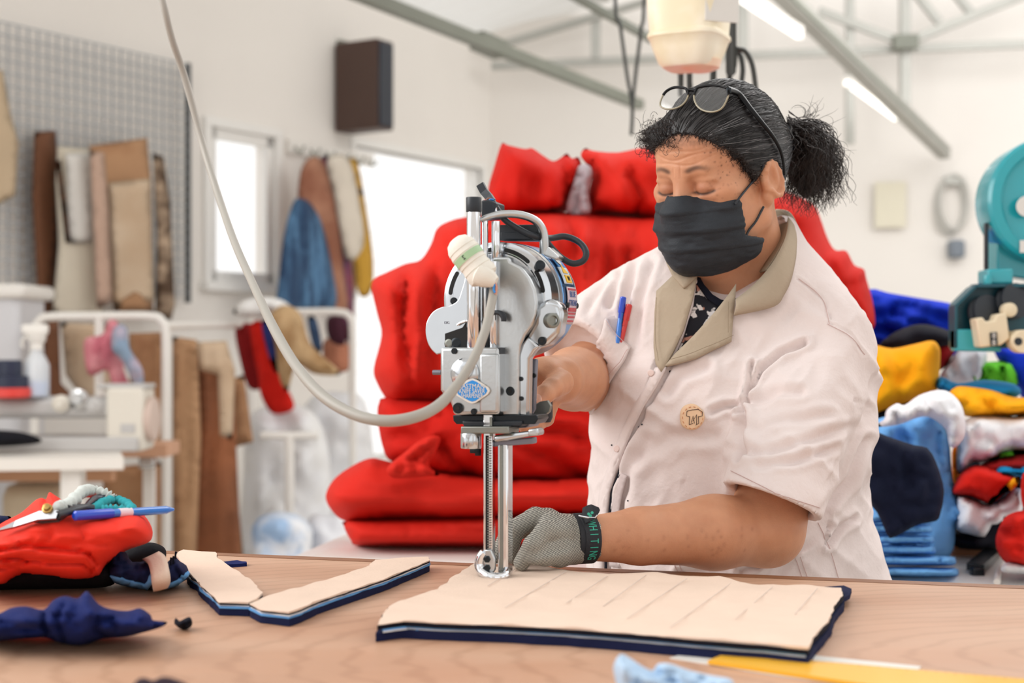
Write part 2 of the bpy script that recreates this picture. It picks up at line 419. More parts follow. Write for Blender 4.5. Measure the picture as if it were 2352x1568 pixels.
# window with a plain pane
def window(name, t0, t1, z0, z1, fw, split=None):
    r = box_on_wall(name, t0-fw, t1+fw, z1, z1+fw, -.05, .025, m_frame, bv=.004); tag(r, kind='structure')
    box_on_wall('window_sill', t0-fw-.02, t1+fw+.02, z0-fw, z0, -.05, .06, m_frame, r, bv=.004)
    box_on_wall('jamb', t0-fw, t0, z0, z1, -.05, .025, m_frame, r, bv=.004); box_on_wall('jamb', t1, t1+fw, z0, z1, -.05, .025, m_frame, r, bv=.004)
    return r
r = window('window_1', T1, T2, Z1, Z2, .05)
sash = .06
for a in ((T1, T2, Z2-sash, Z2), (T1, T2, Z1, Z1+sash), (T1, T1+sash, Z1, Z2), (T2-sash, T2, Z1, Z2)): box_on_wall('sash_bar', *a, -.035, .0, m_frame, r, bv=.003)
box_on_wall('pane', T1+sash, T2-sash, Z1+sash, Z2-sash, -.022, -.016, m_glass, r)
r = window('window_2', T3, T4, Z3, Z4, .045)
nl = 11
for i in range(nl):                                    # louvre blades
    z = Z3+(Z4-Z3)*(i+.5)/nl; h = (Z4-Z3)/nl*.55
    V = [wall_xyz(t, z+s*h, -.055+s*.05+q) for q in (0, .005) for s, t in ((-1, T3+.01), (-1, T4-.01), (1, T4-.01), (1, T3+.01))]
    o = fixn(link('louvre_blade', V, BOXF, m_glass, r, smooth=False))
for k in range(2): box_on_wall('louvre_rail', T3+.006+k*(T4-T3-.03), T3+.024+k*(T4-T3-.03), Z3, Z4, -.1, -.02, m_frame, r)
# end wall
ED = np.array([math.cos(math.radians(11)), -math.sin(math.radians(11))]); EP = WP+WD*TC
def e_xyz(s, z, off=0):                                # off > 0: towards the room
    q = EP+ED*s+np.array([-ED[1]*-1*0-math.sin(math.radians(11)), -math.cos(math.radians(11))])*off; return Vector((q[0], q[1], z))
we = merge_boxes('wall_back', [(0, 9.5, 0, 4.9)], m_wall, lambda s0, s1, z0, z1: [e_xyz(s, z, o) for z in (z0, z1) for s, o in ((s0, 0), (s1, 0), (s1, -.14), (s0, -.14))]); tag(we, kind='structure')
bb = merge_boxes('baseboard_back', [(0, 9.5, 0, .1)], m_white, lambda s0, s1, z0, z1: [e_xyz(s, z, o) for z in (z0, z1) for s, o in ((s0, .015), (s1, .015), (s1, 0), (s0, 0))]); tag(bb, kind='structure')
# walls behind and beside the camera, with open windows
def cells_y(x0, x1, wins, y0, y1, zt):
    out = []; x = x0
    for a, b, z0, z1 in wins: out += [(x, a, 0, zt), (a, b, 0, z0), (a, b, z1, zt)]; x = b
    return out+[(x, x1, 0, zt)]
wf = merge_boxes('wall_front', cells_y(-6.2, 7.4, [(-5.2, -3.2, .9, 3.0), (-1.6, 1.2, .9, 3.0), (2.4, 5.6, .9, 3.2)], 0, 0, 4.6), m_wall, lambda a, b, z0, z1: [Vector((x, y, z)) for z in (z0, z1) for x, y in ((a, -2.7), (b, -2.7), (b, -2.56), (a, -2.56))]); tag(wf, kind='structure')
wr_ = merge_boxes('wall_right', cells_y(-2.56, 9.4, [(-1.4, 2.2, .8, 3.4), (3.4, 7.4, .8, 3.4)], 0, 0, 5.0), m_wall, lambda a, b, z0, z1: [Vector((x, y, z)) for z in (z0, z1) for x, y in ((7.3, a), (7.44, a), (7.44, b), (7.3, b))]); tag(wr_, kind='structure')
# roof: corrugated sheets sloping up from the left wall
V = []; F = []; nt = 90
for i in range(nt+1):
    t = -6.5+(TC+6.7)*i/nt; dz = .018*math.sin(i*PI/1.0) if 0 else (.02 if i % 2 else 0)
    for off in (-.25, 7.0): V.append(wall_xyz(t, ZT+.03+dz+.2*max(off, -.25), off))
for i in range(nt): F.append((2*i, 2*i+2, 2*i+3, 2*i+1))
rf = link('ceiling', V, F, m_roof, smooth=False); tag(rf, kind='structure')
for k, off in enumerate((.9, 2.1, 3.3, 4.5)):
    V = [wall_xyz(t, ZT-.05+.2*off+dz, off+do) for dz in (0, .07) for t, do in ((-6, 0), (TC, 0), (TC, .05), (-6, .05))]
    tag(fixn(link('trim_%d' % (k+1), V, BOXF, m_steel2, smooth=False)), kind='structure')

def bar(name, a, b, w, m, parent, th=None):
    a = Vector(a); b = Vector(b); t = (b-a); u, v = frame_of(t); h = w/2; g = (th or w)/2
    V = [p+u*(sx*h)+v*(sy*g) for p in (a, b) for sx, sy in ((-1, -1), (1, -1), (1, 1), (-1, 1))]
    return fixn(link(name, V, BOXF, m, parent, smooth=False))
def pbar(name, p, q, w, m, parent, d0, d1=None):
    d1 = d1 or d0; return bar(name, W(*p, d0), W(*q, d1), w, m, parent)
eb = root('eave_beam', W(1125, 104, 7.0), 'long grey steel beam running along the top of the white wall', 'beam')
pbar('beam', (800, -24), (1470, 241), .055, m_steel, eb, 6.02, 8.39)
pbar('joint_plate', (1095, 92), (1150, 116), .085, m_steel, eb, 6.95, 7.1)
tr = root('roof_truss', W(1700, 100, 9.2), 'pale steel truss of chords and posts under the roof', 'truss')
for p, q, w, d0, d1 in (((1130, 152), (2420, 98), .05, 9.6, 8.9), ((1140, 106), (1490, 2), .045, 9.6, 9.3), ((1368, 30), (1368, 136), .06, 9.45, 9.45), ((1952, -30), (1952, 330), .05, 9.1, 9.1),
                      ((2078, -30), (2078, 245), .06, 9.05, 9.05), ((1880, 25), (2078, 98), .05, 9.1, 9.0), ((2078, 98), (2400, -30), .05, 9.0, 8.8), ((2100, -20), (2158, 52), .045, 9.0, 9.0), ((2190, -20), (2232, 32), .045, 8.95, 8.95), ((1706, -30), (1706, 124), .065, 9.3, 9.3)):
    pbar('truss_bar', p, q, w, m_steel2, tr, d0, d1)
pbar('joint_plate', (2052, 98), (2106, 96), .085, m_steel, tr, 8.95, 8.95)
b2 = root('rafter', W(1400, 30, 6), 'dark thin rafter crossing above the cream plastic can', 'rafter')
pbar('rafter_bar', (1260, -42), (1500, 92), .03, m_steel, b2, 5.9, 6.3)
b3 = root('cable_tray', W(1950, 170, 8), 'wide pale steel beam slanting down across the bright end wall', 'beam')
pbar('beam', (1740, -70), (2170, 352), .075, m_steel2, b3, 6.6, 9.2); pbar('flange', (1752, -70), (2176, 346), .02, m_steel, b3, 6.55, 9.15)
m_tube = mat('lit tube', (255, 252, 245), .4, emit=1.4)
lab_t = ('white fluorescent tube above the plastic can, at the picture top', 'white fluorescent tube far along the slanting beam')
for i, (p, q, d0, d1) in enumerate((((1690, -10), (1835, 82), 6.4, 6.9), ((1945, 190), (2058, 272), 8.4, 8.8))):
    a, b = W(*p, d0), W(*q, d1); t = root('tube_light', (a+b)/2, lab_t[i], 'lamp', 'fluorescent tubes')
    bar('housing', a+Vector((0, .03, .03)), b+Vector((0, .03, .03)), .07, m_white, t, .03); tube('lamp_tube', [a, b], .018, m_tube, t)
    bar('end_cap', a, a+(b-a)*.02, .05, m_white, t); bar('end_cap', b-(b-a)*.02, b, .05, m_white, t)

# wall grid with paper patterns
m_wire = mat('grey coated wire', (160, 164, 168), .4, .3)
tA, tB = wall_tz(-80, 400)[0], wall_tz(410, 400)[0]; zA, zB = 1.45, 2.66
gp = root('wire_grid_panel', wall_xyz((tA+tB)/2, zA, .06), 'large grey wire grid panel fixed on the white wall', 'grid panel')
nx = int((tB-tA)/.056); nz = int((zB-zA)/.056)
proto = None
for i in range(nx+1):
    t = tB-.056*i
    if proto is None: proto = box_on_wall('vertical_wire', t-.003, t+.003, zA, zB, .055, .062, m_wire, gp); t0 = t
    else:
        o = proto.copy(); C.objects.link(o); o.parent = gp; o.location = proto.location+(wall_xyz(t, 0)-wall_xyz(t0, 0))
proto = None
for i in range(nz+1):
    z = zB-.056*i
    if proto is None: proto = box_on_wall('horizontal_wire', tA, tB, z-.003, z+.003, .062, .069, m_wire, gp); z0 = z
    else:
        o = proto.copy(); C.objects.link(o); o.parent = gp; o.location = proto.location+Vector((0, 0, z-z0))
box_on_wall('frame_post', tB-.004, tB+.016, zA-.02, zB+.01, .045, .075, mat('dark grey post', (95, 98, 100), .5), gp)
m_kraft = mat('brown kraft paper', (183, 140, 103), .8, var=.09, vscale=3, col2=(150, 100, 64), cscale=2.2)
m_kraft2 = mat('dark brown paper', (112, 70, 44), .8, var=.1, vscale=4)
m_cream = mat('cream pattern card', (214, 204, 186), .8, var=.04)
m_beige = mat('beige pattern card', (205, 182, 156), .8, var=.05, col2=(190, 158, 126), cscale=2)
m_speck = mat('speckled brown cloth', (84, 62, 44), .85, col2=(190, 165, 140), cscale=9)
m_ppr = mat('white paper', (222, 218, 212), .7)
pat = [('dark_card', [(78, 302), (128, 300), (135, 420), (130, 640), (120, 885), (80, 890), (84, 640), (74, 450)], .10, m_kraft2, 'narrow dark brown paper pattern at the outer end of the grid row'),
       ('cream_card', [(132, 335), (205, 342), (225, 470), (238, 720), (120, 722), (135, 560), (128, 420)], .16, m_cream, 'long cream card pattern hung on the wire grid'),
       ('white_card', [(150, 352), (208, 350), (214, 470), (217, 556), (160, 560)], .21, m_ppr, 'short white card clipped over the long cream pattern'),
       ('stick_card', [(128, 370), (140, 366), (163, 555), (150, 558)], .24, m_kraft2, 'thin dark brown strip hanging over the cream and white cards'),
       ('pink_card', [(205, 345), (240, 350), (250, 480), (258, 690), (222, 712), (216, 560)], .25, mat('pinkish card', (196, 164, 145), .8, var=.05), 'slim pinkish paper pattern between the cream and brown ones'),
       ('kraft_card', [(204, 335), (338, 316), (348, 420), (352, 700), (262, 716), (236, 560), (222, 420)], .14, m_kraft, 'large brown kraft pattern with a bent top corner on the grid'),
       ('beige_card', [(250, 420), (345, 410), (354, 690), (262, 705)], .225, m_beige, 'plain beige pattern in front of the large kraft one'),
       ('speckled_strip', [(350, 350), (376, 360), (392, 470), (402, 700), (394, 735), (356, 730), (360, 540)], .16, m_speck, 'dark speckled cloth strip hanging next to the grid post'),
       ('round_card', [(276, 690), (310, 668), (344, 684), (356, 716), (276, 718)], .22, mat('tan paper', (171, 128, 92), .8, var=.08), 'rounded tan paper piece above the white rack'),
       ('tan_card', [(-60, 165), (6, 160), (24, 260), (44, 330), (36, 450), (-6, 470), (-60, 480)], .2, mat('tan card', (199, 176, 146), .8, var=.05), 'tan card pattern hanging highest on the grid')]
for i, (n, pts, off, m, lab) in enumerate(pat):
    o = wpuff('paper_pattern', pts, off, .008, m, smooth=0, step=16, er=7, wr=(.010, 60, 160), seed=i); tag(o, lab, 'paper pattern', 'paper patterns on the wire grid')
# box high on the wall
m_dbrown = mat('dark brown cabinet', (74, 51, 42), .5, var=.05); m_dblue = mat('blue black grille', (38, 44, 56), .35)
sp = root('wall_speaker', wall_pt(800, 295, .17), 'dark brown box speaker mounted high on the white wall', 'speaker')
t0, zs = wall_tz(848, 290); ztop = wall_pt(760, 80, .15).z; zbot = wall_pt(760, 288, .15).z
box_on_wall('cabinet', 1.14, 1.30, zbot, ztop, .02, .33, m_dbrown, sp, bv=.006); box_on_wall('front_grille', 1.155, 1.285, zbot+.015, ztop-.015, .325, .345, m_dblue, sp, bv=.006); box_on_wall('wall_bracket', 1.18, 1.26, ztop-.1, ztop+.03, 0, .03, m_steel, sp)
# clothes hanging between the windows
hr = root('hook_rail', wall_pt(750, 360, .06), 'white hook rail carrying the hanging clothes on the wall', 'rail')
ta, tb = wall_tz(655, 360)[0], wall_tz(850, 360)[0]; zz = wall_pt(750, 352, .05).z
box_on_wall('rail_board', ta, tb, zz-.03, zz+.05, .0, .03, m_white, hr)
for i in range(6):
    t = ta+.05+(tb-ta-.1)*i/5; tube('hook', [wall_xyz(t, zz+.01, .03), wall_xyz(t, zz-.03, .07), wall_xyz(t, zz+.01, .1)], .006, m_steel, hr, 6, 4)
m_jean = mat('blue denim', (38, 66, 100), .85, col2=(84, 126, 164), cscale=5, stretch=(3, 3, .5), var=.08)
cl = [('hanging_garment', [(700, 372), (740, 368), (770, 470), (792, 640), (796, 720), (730, 690), (690, 560), (684, 440)], .25, cloth('rust brown cloth', (146, 96, 76), col2=(176, 128, 104), cscale=4), 'rust brown garment hanging above the jeans'),
      ('hanging_garment', [(734, 370), (762, 372), (790, 500), (812, 640), (808, 780), (788, 760), (776, 600), (752, 480)], .12, cloth('purple plaid cloth', (84, 66, 98), col2=(150, 80, 96), cscale=9), 'slim purple plaid garment hanging beside a white one'),
      ('hanging_garment', [(752, 366), (800, 362), (826, 460), (836, 560), (800, 600), (780, 520), (766, 440)], .18, cloth('off white cloth', (222, 212, 198)), 'off white shirt hanging beside the louvre window'),
      ('hanging_garment', [(800, 372), (822, 376), (842, 480), (858, 600), (852, 672), (822, 672), (812, 560), (820, 470)], .06, cloth('mustard cloth', (202, 156, 64)), 'mustard yellow garment hanging nearest the louvre window'),
      ('hanging_jeans', [(690, 455), (672, 468), (652, 540), (640, 640), (638, 704), (700, 712), (770, 706), (764, 620), (742, 520), (716, 470)], .33, m_jean, 'pair of faded blue jeans hanging on the wall hooks')]
for i, (n, pts, off, m, lab) in enumerate(cl):
    o = wpuff(n, pts, off, .03, m, step=14, er=24, wr=(.03, 16, 140), seed=20+i); tag(o, lab, 'garment', 'clothes on the hook rail')

# white tube racks
def rack(label, arch, d, legs, bars, r=.018):
    k = root('garment_rack', (W(arch[0][0], 900, d).x, d, 0), label, 'rack', 'white tube racks')
    P = [W(x, y, d) for x, y in arch]; tube('arch_frame', P, r, m_white, k, 10, 5)
    for (x0, y0, z1) in legs: a = W(x0, y0, d); tube('leg', [a, Vector((a.x, a.y, z1))], r, m_white, k)
    for a in bars: tube('rail', [W(*p) for p in a], r*.9, m_white, k)
    return k
rack('nearer white tube rack with a middle post, behind the sewing machine', [(80, 1180), (80, 900), (80, 770), (92, 736), (120, 727), (230, 726), (345, 726), (372, 738), (381, 772), (381, 900), (381, 1100), (381, 1300)], 5.6, [(80, 1180, .0), (381, 1290, 0), (228, 728, 1.0)], [((381, 748, 5.6), (560, 746, 6.6))])
rack('farther white tube rack below the hanging jeans', [(575, 900), (575, 760), (590, 722), (630, 716), (700, 716), (775, 716), (802, 726), (810, 760), (810, 900), (810, 1100)], 6.9, [(575, 890, 0), (810, 1090, 0)], [])
# garments and papers on the racks
def hang(label, pts, d, m, seed, T=.04, wr=(.03, 18, 160), name='hanging_garment', cat='garment', grp='things on the white racks', step=14, er=26, smooth=4):
    o = puff(name, pts, d, T, m, step=step, er=er, wr=wr, seed=seed, smooth=smooth); return tag(o, label, cat, grp)
hang('pink cloth strips draped over the nearer white rack', [(250, 735), (275, 750), (285, 850), (300, 890), (262, 893), (245, 850), (205, 862), (192, 800), (200, 775), (235, 768)], 5.5, cloth('pink cloth', (206, 116, 130), col2=(228, 160, 166), cscale=8), 40)
hang('pale blue cloth strips draped over the nearer white rack', [(262, 752), (290, 750), (298, 800), (328, 850), (326, 905), (308, 880), (280, 830), (256, 800)], 5.45, cloth('grey blue cloth', (146, 168, 192), col2=(196, 176, 190), cscale=8), 41)
P_ = 'paper patterns on the white racks'
for i, (lab, pts, d, m) in enumerate([
    ('tall brown paper sheet inside the nearer rack frame', [(296, 765), (372, 762), (374, 1020), (300, 1010)], 5.75, m_kraft),
    ('dark brown paper strip at the outer leg of the nearer rack', [(96, 735), (135, 735), (140, 880), (190, 930), (110, 960)], 5.8, m_kraft2),
    ('beige paper sheet behind the pink strips', [(140, 740), (250, 745), (262, 880), (200, 930), (150, 860)], 5.95, m_beige),
    ('brown board under the sewing machine table', [(236, 1075), (372, 1060), (372, 1300), (236, 1300)], 5.7, m_kraft),
    ('long tan paper pattern next to the nearer rack leg', [(396, 772), (452, 780), (462, 1000), (450, 1300), (396, 1300)], 5.8, mat('tan paper two', (190, 148, 110), .8, var=.08, vscale=3)),
    ('long rust brown paper pattern in the middle of the rail', [(450, 800), (515, 795), (540, 960), (556, 1300), (430, 1300), (452, 1000)], 5.9, mat('rust paper', (160, 98, 62), .8, var=.12, vscale=3, col2=(120, 74, 48), cscale=3)),
    ('pale beige paper pattern at the far end of the rail', [(452, 785), (520, 782), (540, 850), (534, 1010), (505, 1000), (500, 860), (460, 850)], 5.75, m_beige),
    ('brown paper pattern with a slanted hem on the rail', [(528, 870), (560, 860), (582, 1015), (528, 1030)], 6.1, m_kraft),
    ('olive brown paper pattern reaching lowest on the rail', [(512, 1040), (536, 1030), (562, 1300), (500, 1300)], 6.2, mat('olive paper', (118, 96, 62), .8, var=.08))]):
    hang(lab, pts, d, m, 50+i, T=.02, wr=(.016, 16, 200), name='paper_pattern', cat='paper pattern', grp=P_, er=12, smooth=0)
hang('dark red cloth hanging from the farther rack', [(540, 752), (572, 742), (596, 760), (604, 880), (572, 890), (552, 830)], 6.55, cloth('dark red cloth', (138, 28, 30)), 61)
hang('bright red cloth hanging in front of the farther rack', [(576, 745), (606, 742), (636, 820), (656, 880), (676, 936), (628, 950), (600, 910), (592, 860), (580, 800)], 6.45, cloth('scarlet cloth', (214, 36, 26)), 62)
hang('navy cloth tucked behind the tan cap', [(600, 745), (622, 740), (640, 800), (642, 850), (626, 846)], 6.35, cloth('dull navy cloth', (44, 52, 112)), 63)
hang('tan brimmed cap draped on the farther rack', [(618, 730), (650, 700), (690, 720), (714, 790), (778, 850), (770, 862), (720, 858), (680, 840), (660, 900), (640, 860), (632, 790)], 6.3, cloth('tan canvas', (196, 164, 124), col2=(150, 112, 72), cscale=4), 64, T=.07)
hang('white cloth heaped on top of the farther rack', [(535, 720), (560, 690), (610, 682), (650, 690), (668, 710), (630, 722), (585, 730)], 6.4, cloth('white cotton', (242, 240, 238)), 65, T=.08)
hang('dark maroon cloth inside the farther rack frame', [(752, 730), (790, 730), (792, 790), (756, 780)], 7.1, cloth('maroon cloth', (70, 36, 48)), 66)
hang('rust cloth inside the farther rack frame', [(745, 780), (800, 790), (800, 850), (750, 846)], 7.2, cloth('rust cloth', (186, 124, 98)), 67)
hang('navy cloth strip inside the farther rack frame', [(706, 732), (726, 732), (740, 800), (722, 806)], 7.15, cloth('steel blue cloth', (66, 86, 118)), 68)
# sacks on the floor by the window
sk = [('white sack leaning below the farther rack', [(570, 960), (650, 925), (730, 960), (760, 1100), (740, 1300), (560, 1300), (560, 1080)], 6.7, (240, 240, 240), .2),
      ('white sack nearest the louvre window', [(700, 930), (790, 900), (850, 960), (860, 1300), (720, 1300), (690, 1100)], 7.3, (236, 236, 238), .2),
      ('pale blue printed plastic bag on the floor', [(585, 1200), (620, 1178), (670, 1178), (712, 1205), (716, 1262), (690, 1300), (590, 1300), (578, 1250)], 5.6, (160, 190, 226), .14),
      ('grey white bag beside the pale blue bag', [(700, 1210), (760, 1180), (810, 1200), (820, 1300), (690, 1300)], 5.8, (214, 214, 220), .14)]
for i, (lab, pts, d, c, T) in enumerate(sk):
    zb = W(0, 1300, d).z; pts = [(x, y if y < 1290 else CYP+FPX*(CZ)/d) for x, y in pts]
    m = mat('sack %d' % i, c, .5, col2=(242, 244, 248), cscale=5, var=.03); o = puff('sack', pts, d, T, m, step=18, er=60, wr=(.05, 40, 60), seed=70+i); tag(o, lab, 'sack', 'bags on the floor')
kw = root('work_stand', (W(665, 900, 6.0).x, 6.0, 0), 'slim white stand in front of the sacks', 'stand')
a = W(665, 1000, 6.0); tube('post', [Vector((a.x, 6, .0)), Vector((a.x, 6, a.z))], .02, m_white, kw); tube('foot', [Vector((a.x-.2, 6, .015)), Vector((a.x+.2, 6, .015))], .015, m_white, kw); tube('cross_bar', [Vector((a.x-.12, 6, a.z)), Vector((a.x+.12, 6, a.z))], .016, m_white, kw)

# sewing machine station on the far left
st = root('sewing_table', (-1.55, 5.2, 0), 'white topped sewing table behind the red folded cloth', 'table')
m_top = mat('white laminate', (234, 228, 220), .4)
pl = [onz(-260, 1056, .85), onz(284, 1050, .85), onz(262, 1012, .85), onz(-260, 1010, .85)]
slab('table_top', [(p.x, p.y) for p in pl], .81, .85, m_top, st, .12)
for p in (onz(168, 1047, .85), onz(170, 1018, .85), onz(-200, 1047, .85), onz(-200, 1018, .85)): box('leg', (p.x, p.y, .405), (.07, .06, .81), m_white, st, bv=.006)
box('motor', (W(95, 1150, 5.1).x, 5.1, .63), (.24, .2, .2), mat('beige motor', (196, 178, 152), .5), st, bv=.05); box('cross_rail', (-1.9, 5.0, .77), (1.0, .05, .06), mat('tan wood rail', (196, 146, 110), .6), st)
sm = root('sewing_machine', (W(150, 1000, 5.0).x, 5.0, .85), 'grey white industrial sewing machine on the sewing table', 'sewing machine')
m_sm = mat('machine cream enamel', (222, 216, 204), .35, var=.02); m_smg = mat('machine grey enamel', (190, 188, 186), .4); m_blk = mat('black plastic', (24, 25, 30), .4); m_chr = mat('dull chrome', (200, 200, 200), .25, 1)
def pz(px, py, d): return W(px, py, d)
box('bed', (pz(130, 0, 5.0).x, 5.0, .875), (.62, .2, .05), m_smg, sm, bv=.008)
q = pz(300, 965, 5.0); box('pillar', (q.x, 5.0, .96), (.13, .16, .22), m_sm, sm, bv=.012)
arm = pz(110, 962, 5.0); box('arm', (arm.x, 5.0, 1.0), (.5, .14, .075), m_smg, sm, bv=.025); hd = pz(-60, 975, 5.0); box('needle_head', (hd.x, 5.0, .97), (.1, .13, .15), m_sm, sm, bv=.02)
lathe('handwheel', pz(335, 962, 5.0), (1, 0, 0), [(0, .05), (.006, .075), (.02, .08), (.034, .075), (.04, .03)], mat('pinkish grey wheel', (206, 184, 172), .4), sm, 20)
tube('needle_bar', [Vector((hd.x, 4.98, .9)), Vector((hd.x, 4.98, .97))], .006, m_chr, sm)
for i, (x, y, rr) in enumerate(((150, 925, .03), (190, 915, .035), (225, 930, .028))):
    p = pz(x, y, 4.97); lathe('tension_dial', (p.x, 4.93, p.z), (0, -1, 0), [(0, rr), (.015, rr), (.02, rr*.6), (.03, rr*.5)], (m_sm, m_chr, m_smg)[i], sm, 16)
box('dial_plate', (pz(190, 0, 4.97).x, 4.97, pz(0, 935, 4.97).z), (.2, .03, .05), m_blk, sm, bv=.008); box('top_cover', (pz(292, 0, 5).x, 5.0, 1.074), (.17, .14, .016), m_smg, sm, bv=.006); box('rating_plate', (pz(308, 0, 5).x, 4.918, .93), (.05, .004, .03), m_smg, sm)
p = pz(45, 1008, 4.75); o = puff('black_cloth', [(-60, 990), (40, 990), (96, 1010), (60, 1022), (-60, 1024)], 4.8, .06, cloth('black cloth', (26, 26, 32)), er=20, step=12); tag(o, 'black cloth lying on the sewing table', 'cloth')
# bottle and caps standing on the machine arm
bt = root('spray_bottle', (pz(84, 950, 4.95).x, 4.95, 1.0375), 'clear spray bottle with blue liquid standing on the sewing machine', 'bottle')
m_clear = mat('clear plastic', (236, 240, 244), .15, alpha=.62); m_bliq = mat('blue liquid', (60, 150, 235), .2); b0 = ORG[bt]
lathe('bottle_body', b0, (0, 0, 1), [(0, .038), (.005, .044), (.11, .044), (.14, .03), (.155, .018), (.165, .018)], m_clear, bt); lathe('liquid', b0+Vector((0, 0, .004)), (0, 0, 1), [(0, .036), (.05, .04), (.052, .0)], m_bliq, bt); lathe('cap_ring', b0+Vector((0, 0, .165)), (0, 0, 1), [(0, .022), (.02, .022), (.03, .03), (.055, .034)], m_white, bt)
box('spray_head', b0+Vector((-.005, 0, .235)), (.09, .03, .035), m_white, bt, bv=.008); tube('trigger', [b0+Vector((-.03, 0, .22)), b0+Vector((-.05, 0, .19)), b0+Vector((-.045, 0, .17))], .006, m_white, bt, 8, 4)
jr = root('jar', (pz(20, 945, 4.9).x, 4.9, 1.0375), 'red jar with a dark blue stepped lid beside the spray bottle', 'jar')
b0 = ORG[jr]; lathe('jar_body', b0, (0, 0, 1), [(0, .07), (.004, .075), (.03, .075), (.034, .07)], mat('red plastic', (226, 70, 62), .4), jr); lathe('lid', b0+Vector((0, 0, .034)), (0, 0, 1), [(0, .066), (.04, .066), (.042, .045), (.09, .045), (.095, .04)], mat('dark blue plastic', (34, 42, 66), .4), jr)
wb = root('white_bin', (pz(20, 860, 5.9).x, 5.86, 0), 'tall pale grey plastic bin with a rim below the wire grid', 'bin')
x0 = pz(20, 0, 5.86).x; zr = pz(0, 672, 5.86).z
box('bin_body', (x0-.08, 5.86, zr/2), (.36, .34, zr-.02), mat('pale grey plastic', (214, 214, 218), .4), wb, bv=.03); box('bin_rim', (x0-.08, 5.86, zr), (.42, .40, .06), m_white, wb, bv=.02)
wp = root('wood_shelf', (pz(340, 1030, 5.35).x, 5.35, 0), 'narrow wooden shelf bracketed to the nearer rack', 'shelf')
box('shelf_board', (pz(338, 0, 5.35).x, 5.35, pz(0, 1030, 5.35).z), (.2, .2, .05), mat('pinkish wood', (205, 158, 128), .6, var=.06), wp, bv=.005); box('bracket', (pz(340, 0, 5.35).x, 5.35, pz(0, 1060, 5.35).z), (.06, .06, .05), m_chr, wp, bv=.01); box('upright', (pz(340, 0, 5.45).x, 5.47, .4), (.04, .04, .8), m_white, wp)
# hanging plastic can over the table and its cables
m_can = mat('cream translucent plastic', (236, 222, 190), .35, col2=(246, 236, 214), cscale=10, var=.02, trans=0, sss=0)
cn = root('plastic_can', W(1583, 160, 2.7), 'cream translucent plastic can hung upside down from the ceiling', 'can')
cx = W(1583, 0, 2.7).x
def loft(name, secs, m, parent, n=4, rot=PI/4+.35, k=8, rr=.25):
    V = []; F = []
    for z, r in secs:
        for i in range(n*k):
            a = 2*PI*i/(n*k); c, s = math.cos(a), math.sin(a); q = (abs(c)**4+abs(s)**4)**-.25
            x, y = r*q*c, r*q*s; V.append(Vector((cx+x*math.cos(rot)-y*math.sin(rot), 2.7+x*math.sin(rot)+y*math.cos(rot), z)))
    N = n*k
    for i in range(len(secs)-1):
        for j in range(N): F.append((i*N+j, i*N+(j+1) % N, (i+1)*N+(j+1) % N, (i+1)*N+j))
    F.append(tuple(range(N))); F.append(tuple(range((len(secs)-1)*N, len(secs)*N))); return fixn(link(name, V, F, m, parent, sharp=40))
zz = lambda y: W(0, y, 2.7).z
loft('can_body', [(zz(158), .045), (zz(150), .052), (zz(118), .062), (zz(96), .068), (zz(92), .0715), (zz(84), .0715), (zz(80), .068), (zz(20), .072), (zz(-90), .076), (zz(-95), .07)], m_can, cn)
box('paper_label', (cx+.052, 2.7-.068, zz(38)), (.07, .003, .05), m_ppr, cn, rz=.35+.0)
lathe('neck', (cx+.02, 2.69, zz(167)), (0, 0, 1), [(0, .02), (.006, .036), (.02, .04)], mat('plastic with painted pink glow', (240, 205, 178), .35), cn)  # pink glow at the can's lower end is put into the neck colour
tube('hanger', [W(1583, -90, 2.7), W(1583, -300, 2.7), Vector((W(1583, 0, 2.7).x, 2.7, 3.40+.2*(.852*W(1583, 0, 2.7).x-.524*2.7+5.35)))], .004, m_steel, cn, 6)
def roofpt(px, d): q = W(px, 0, d); return Vector((q.x, q.y, 3.40+.2*(.852*q.x-.524*q.y+5.35)))
m_cord = mat('black cord', (40, 42, 38), .5)
for i, (P, d, lab) in enumerate([([(1412, -40), (1425, 60), (1440, 170), (1452, 245), (1450, 310)], 4.2, 'black cord hanging down to a point near the can'), ([(1480, -40), (1472, 70), (1460, 170), (1453, 240)], 4.25, 'second black cord slanting in to meet the first'),
    ([(1685, 60), (1690, 108), (1712, 118), (1728, 150), (1736, 205)], 2.95, 'outermost black cable curling below the can'), ([(1680, 60), (1684, 112), (1700, 126), (1706, 160), (1702, 195)], 2.98, 'black cable with a tight bend below the can'), ([(1672, 80), (1678, 120), (1676, 170), (1678, 200)], 3.0, 'straight black cable behind the can, beside its bent neighbour'), ([(1640, 130), (1637, 160), (1636, 200)], 3.0, 'black cable under the middle of the can'), ([(1585, 120), (1582, 160), (1586, 200)], 3.05, 'thin black cable under the can neck'), ([(1565, 120), (1562, 150), (1563, 185)], 3.05, 'shortest black cable hanging below the can')]):
    o = tube('hanging_cable', [roofpt(P[0][0], d), roofpt(P[0][0], d)*.5+W(P[0][0], P[0][1], d)*.5]+[W(x, y, d) for x, y in P], .0055, m_cord, None, 8, 5); tag(o, lab, 'cable', 'black hanging cables')
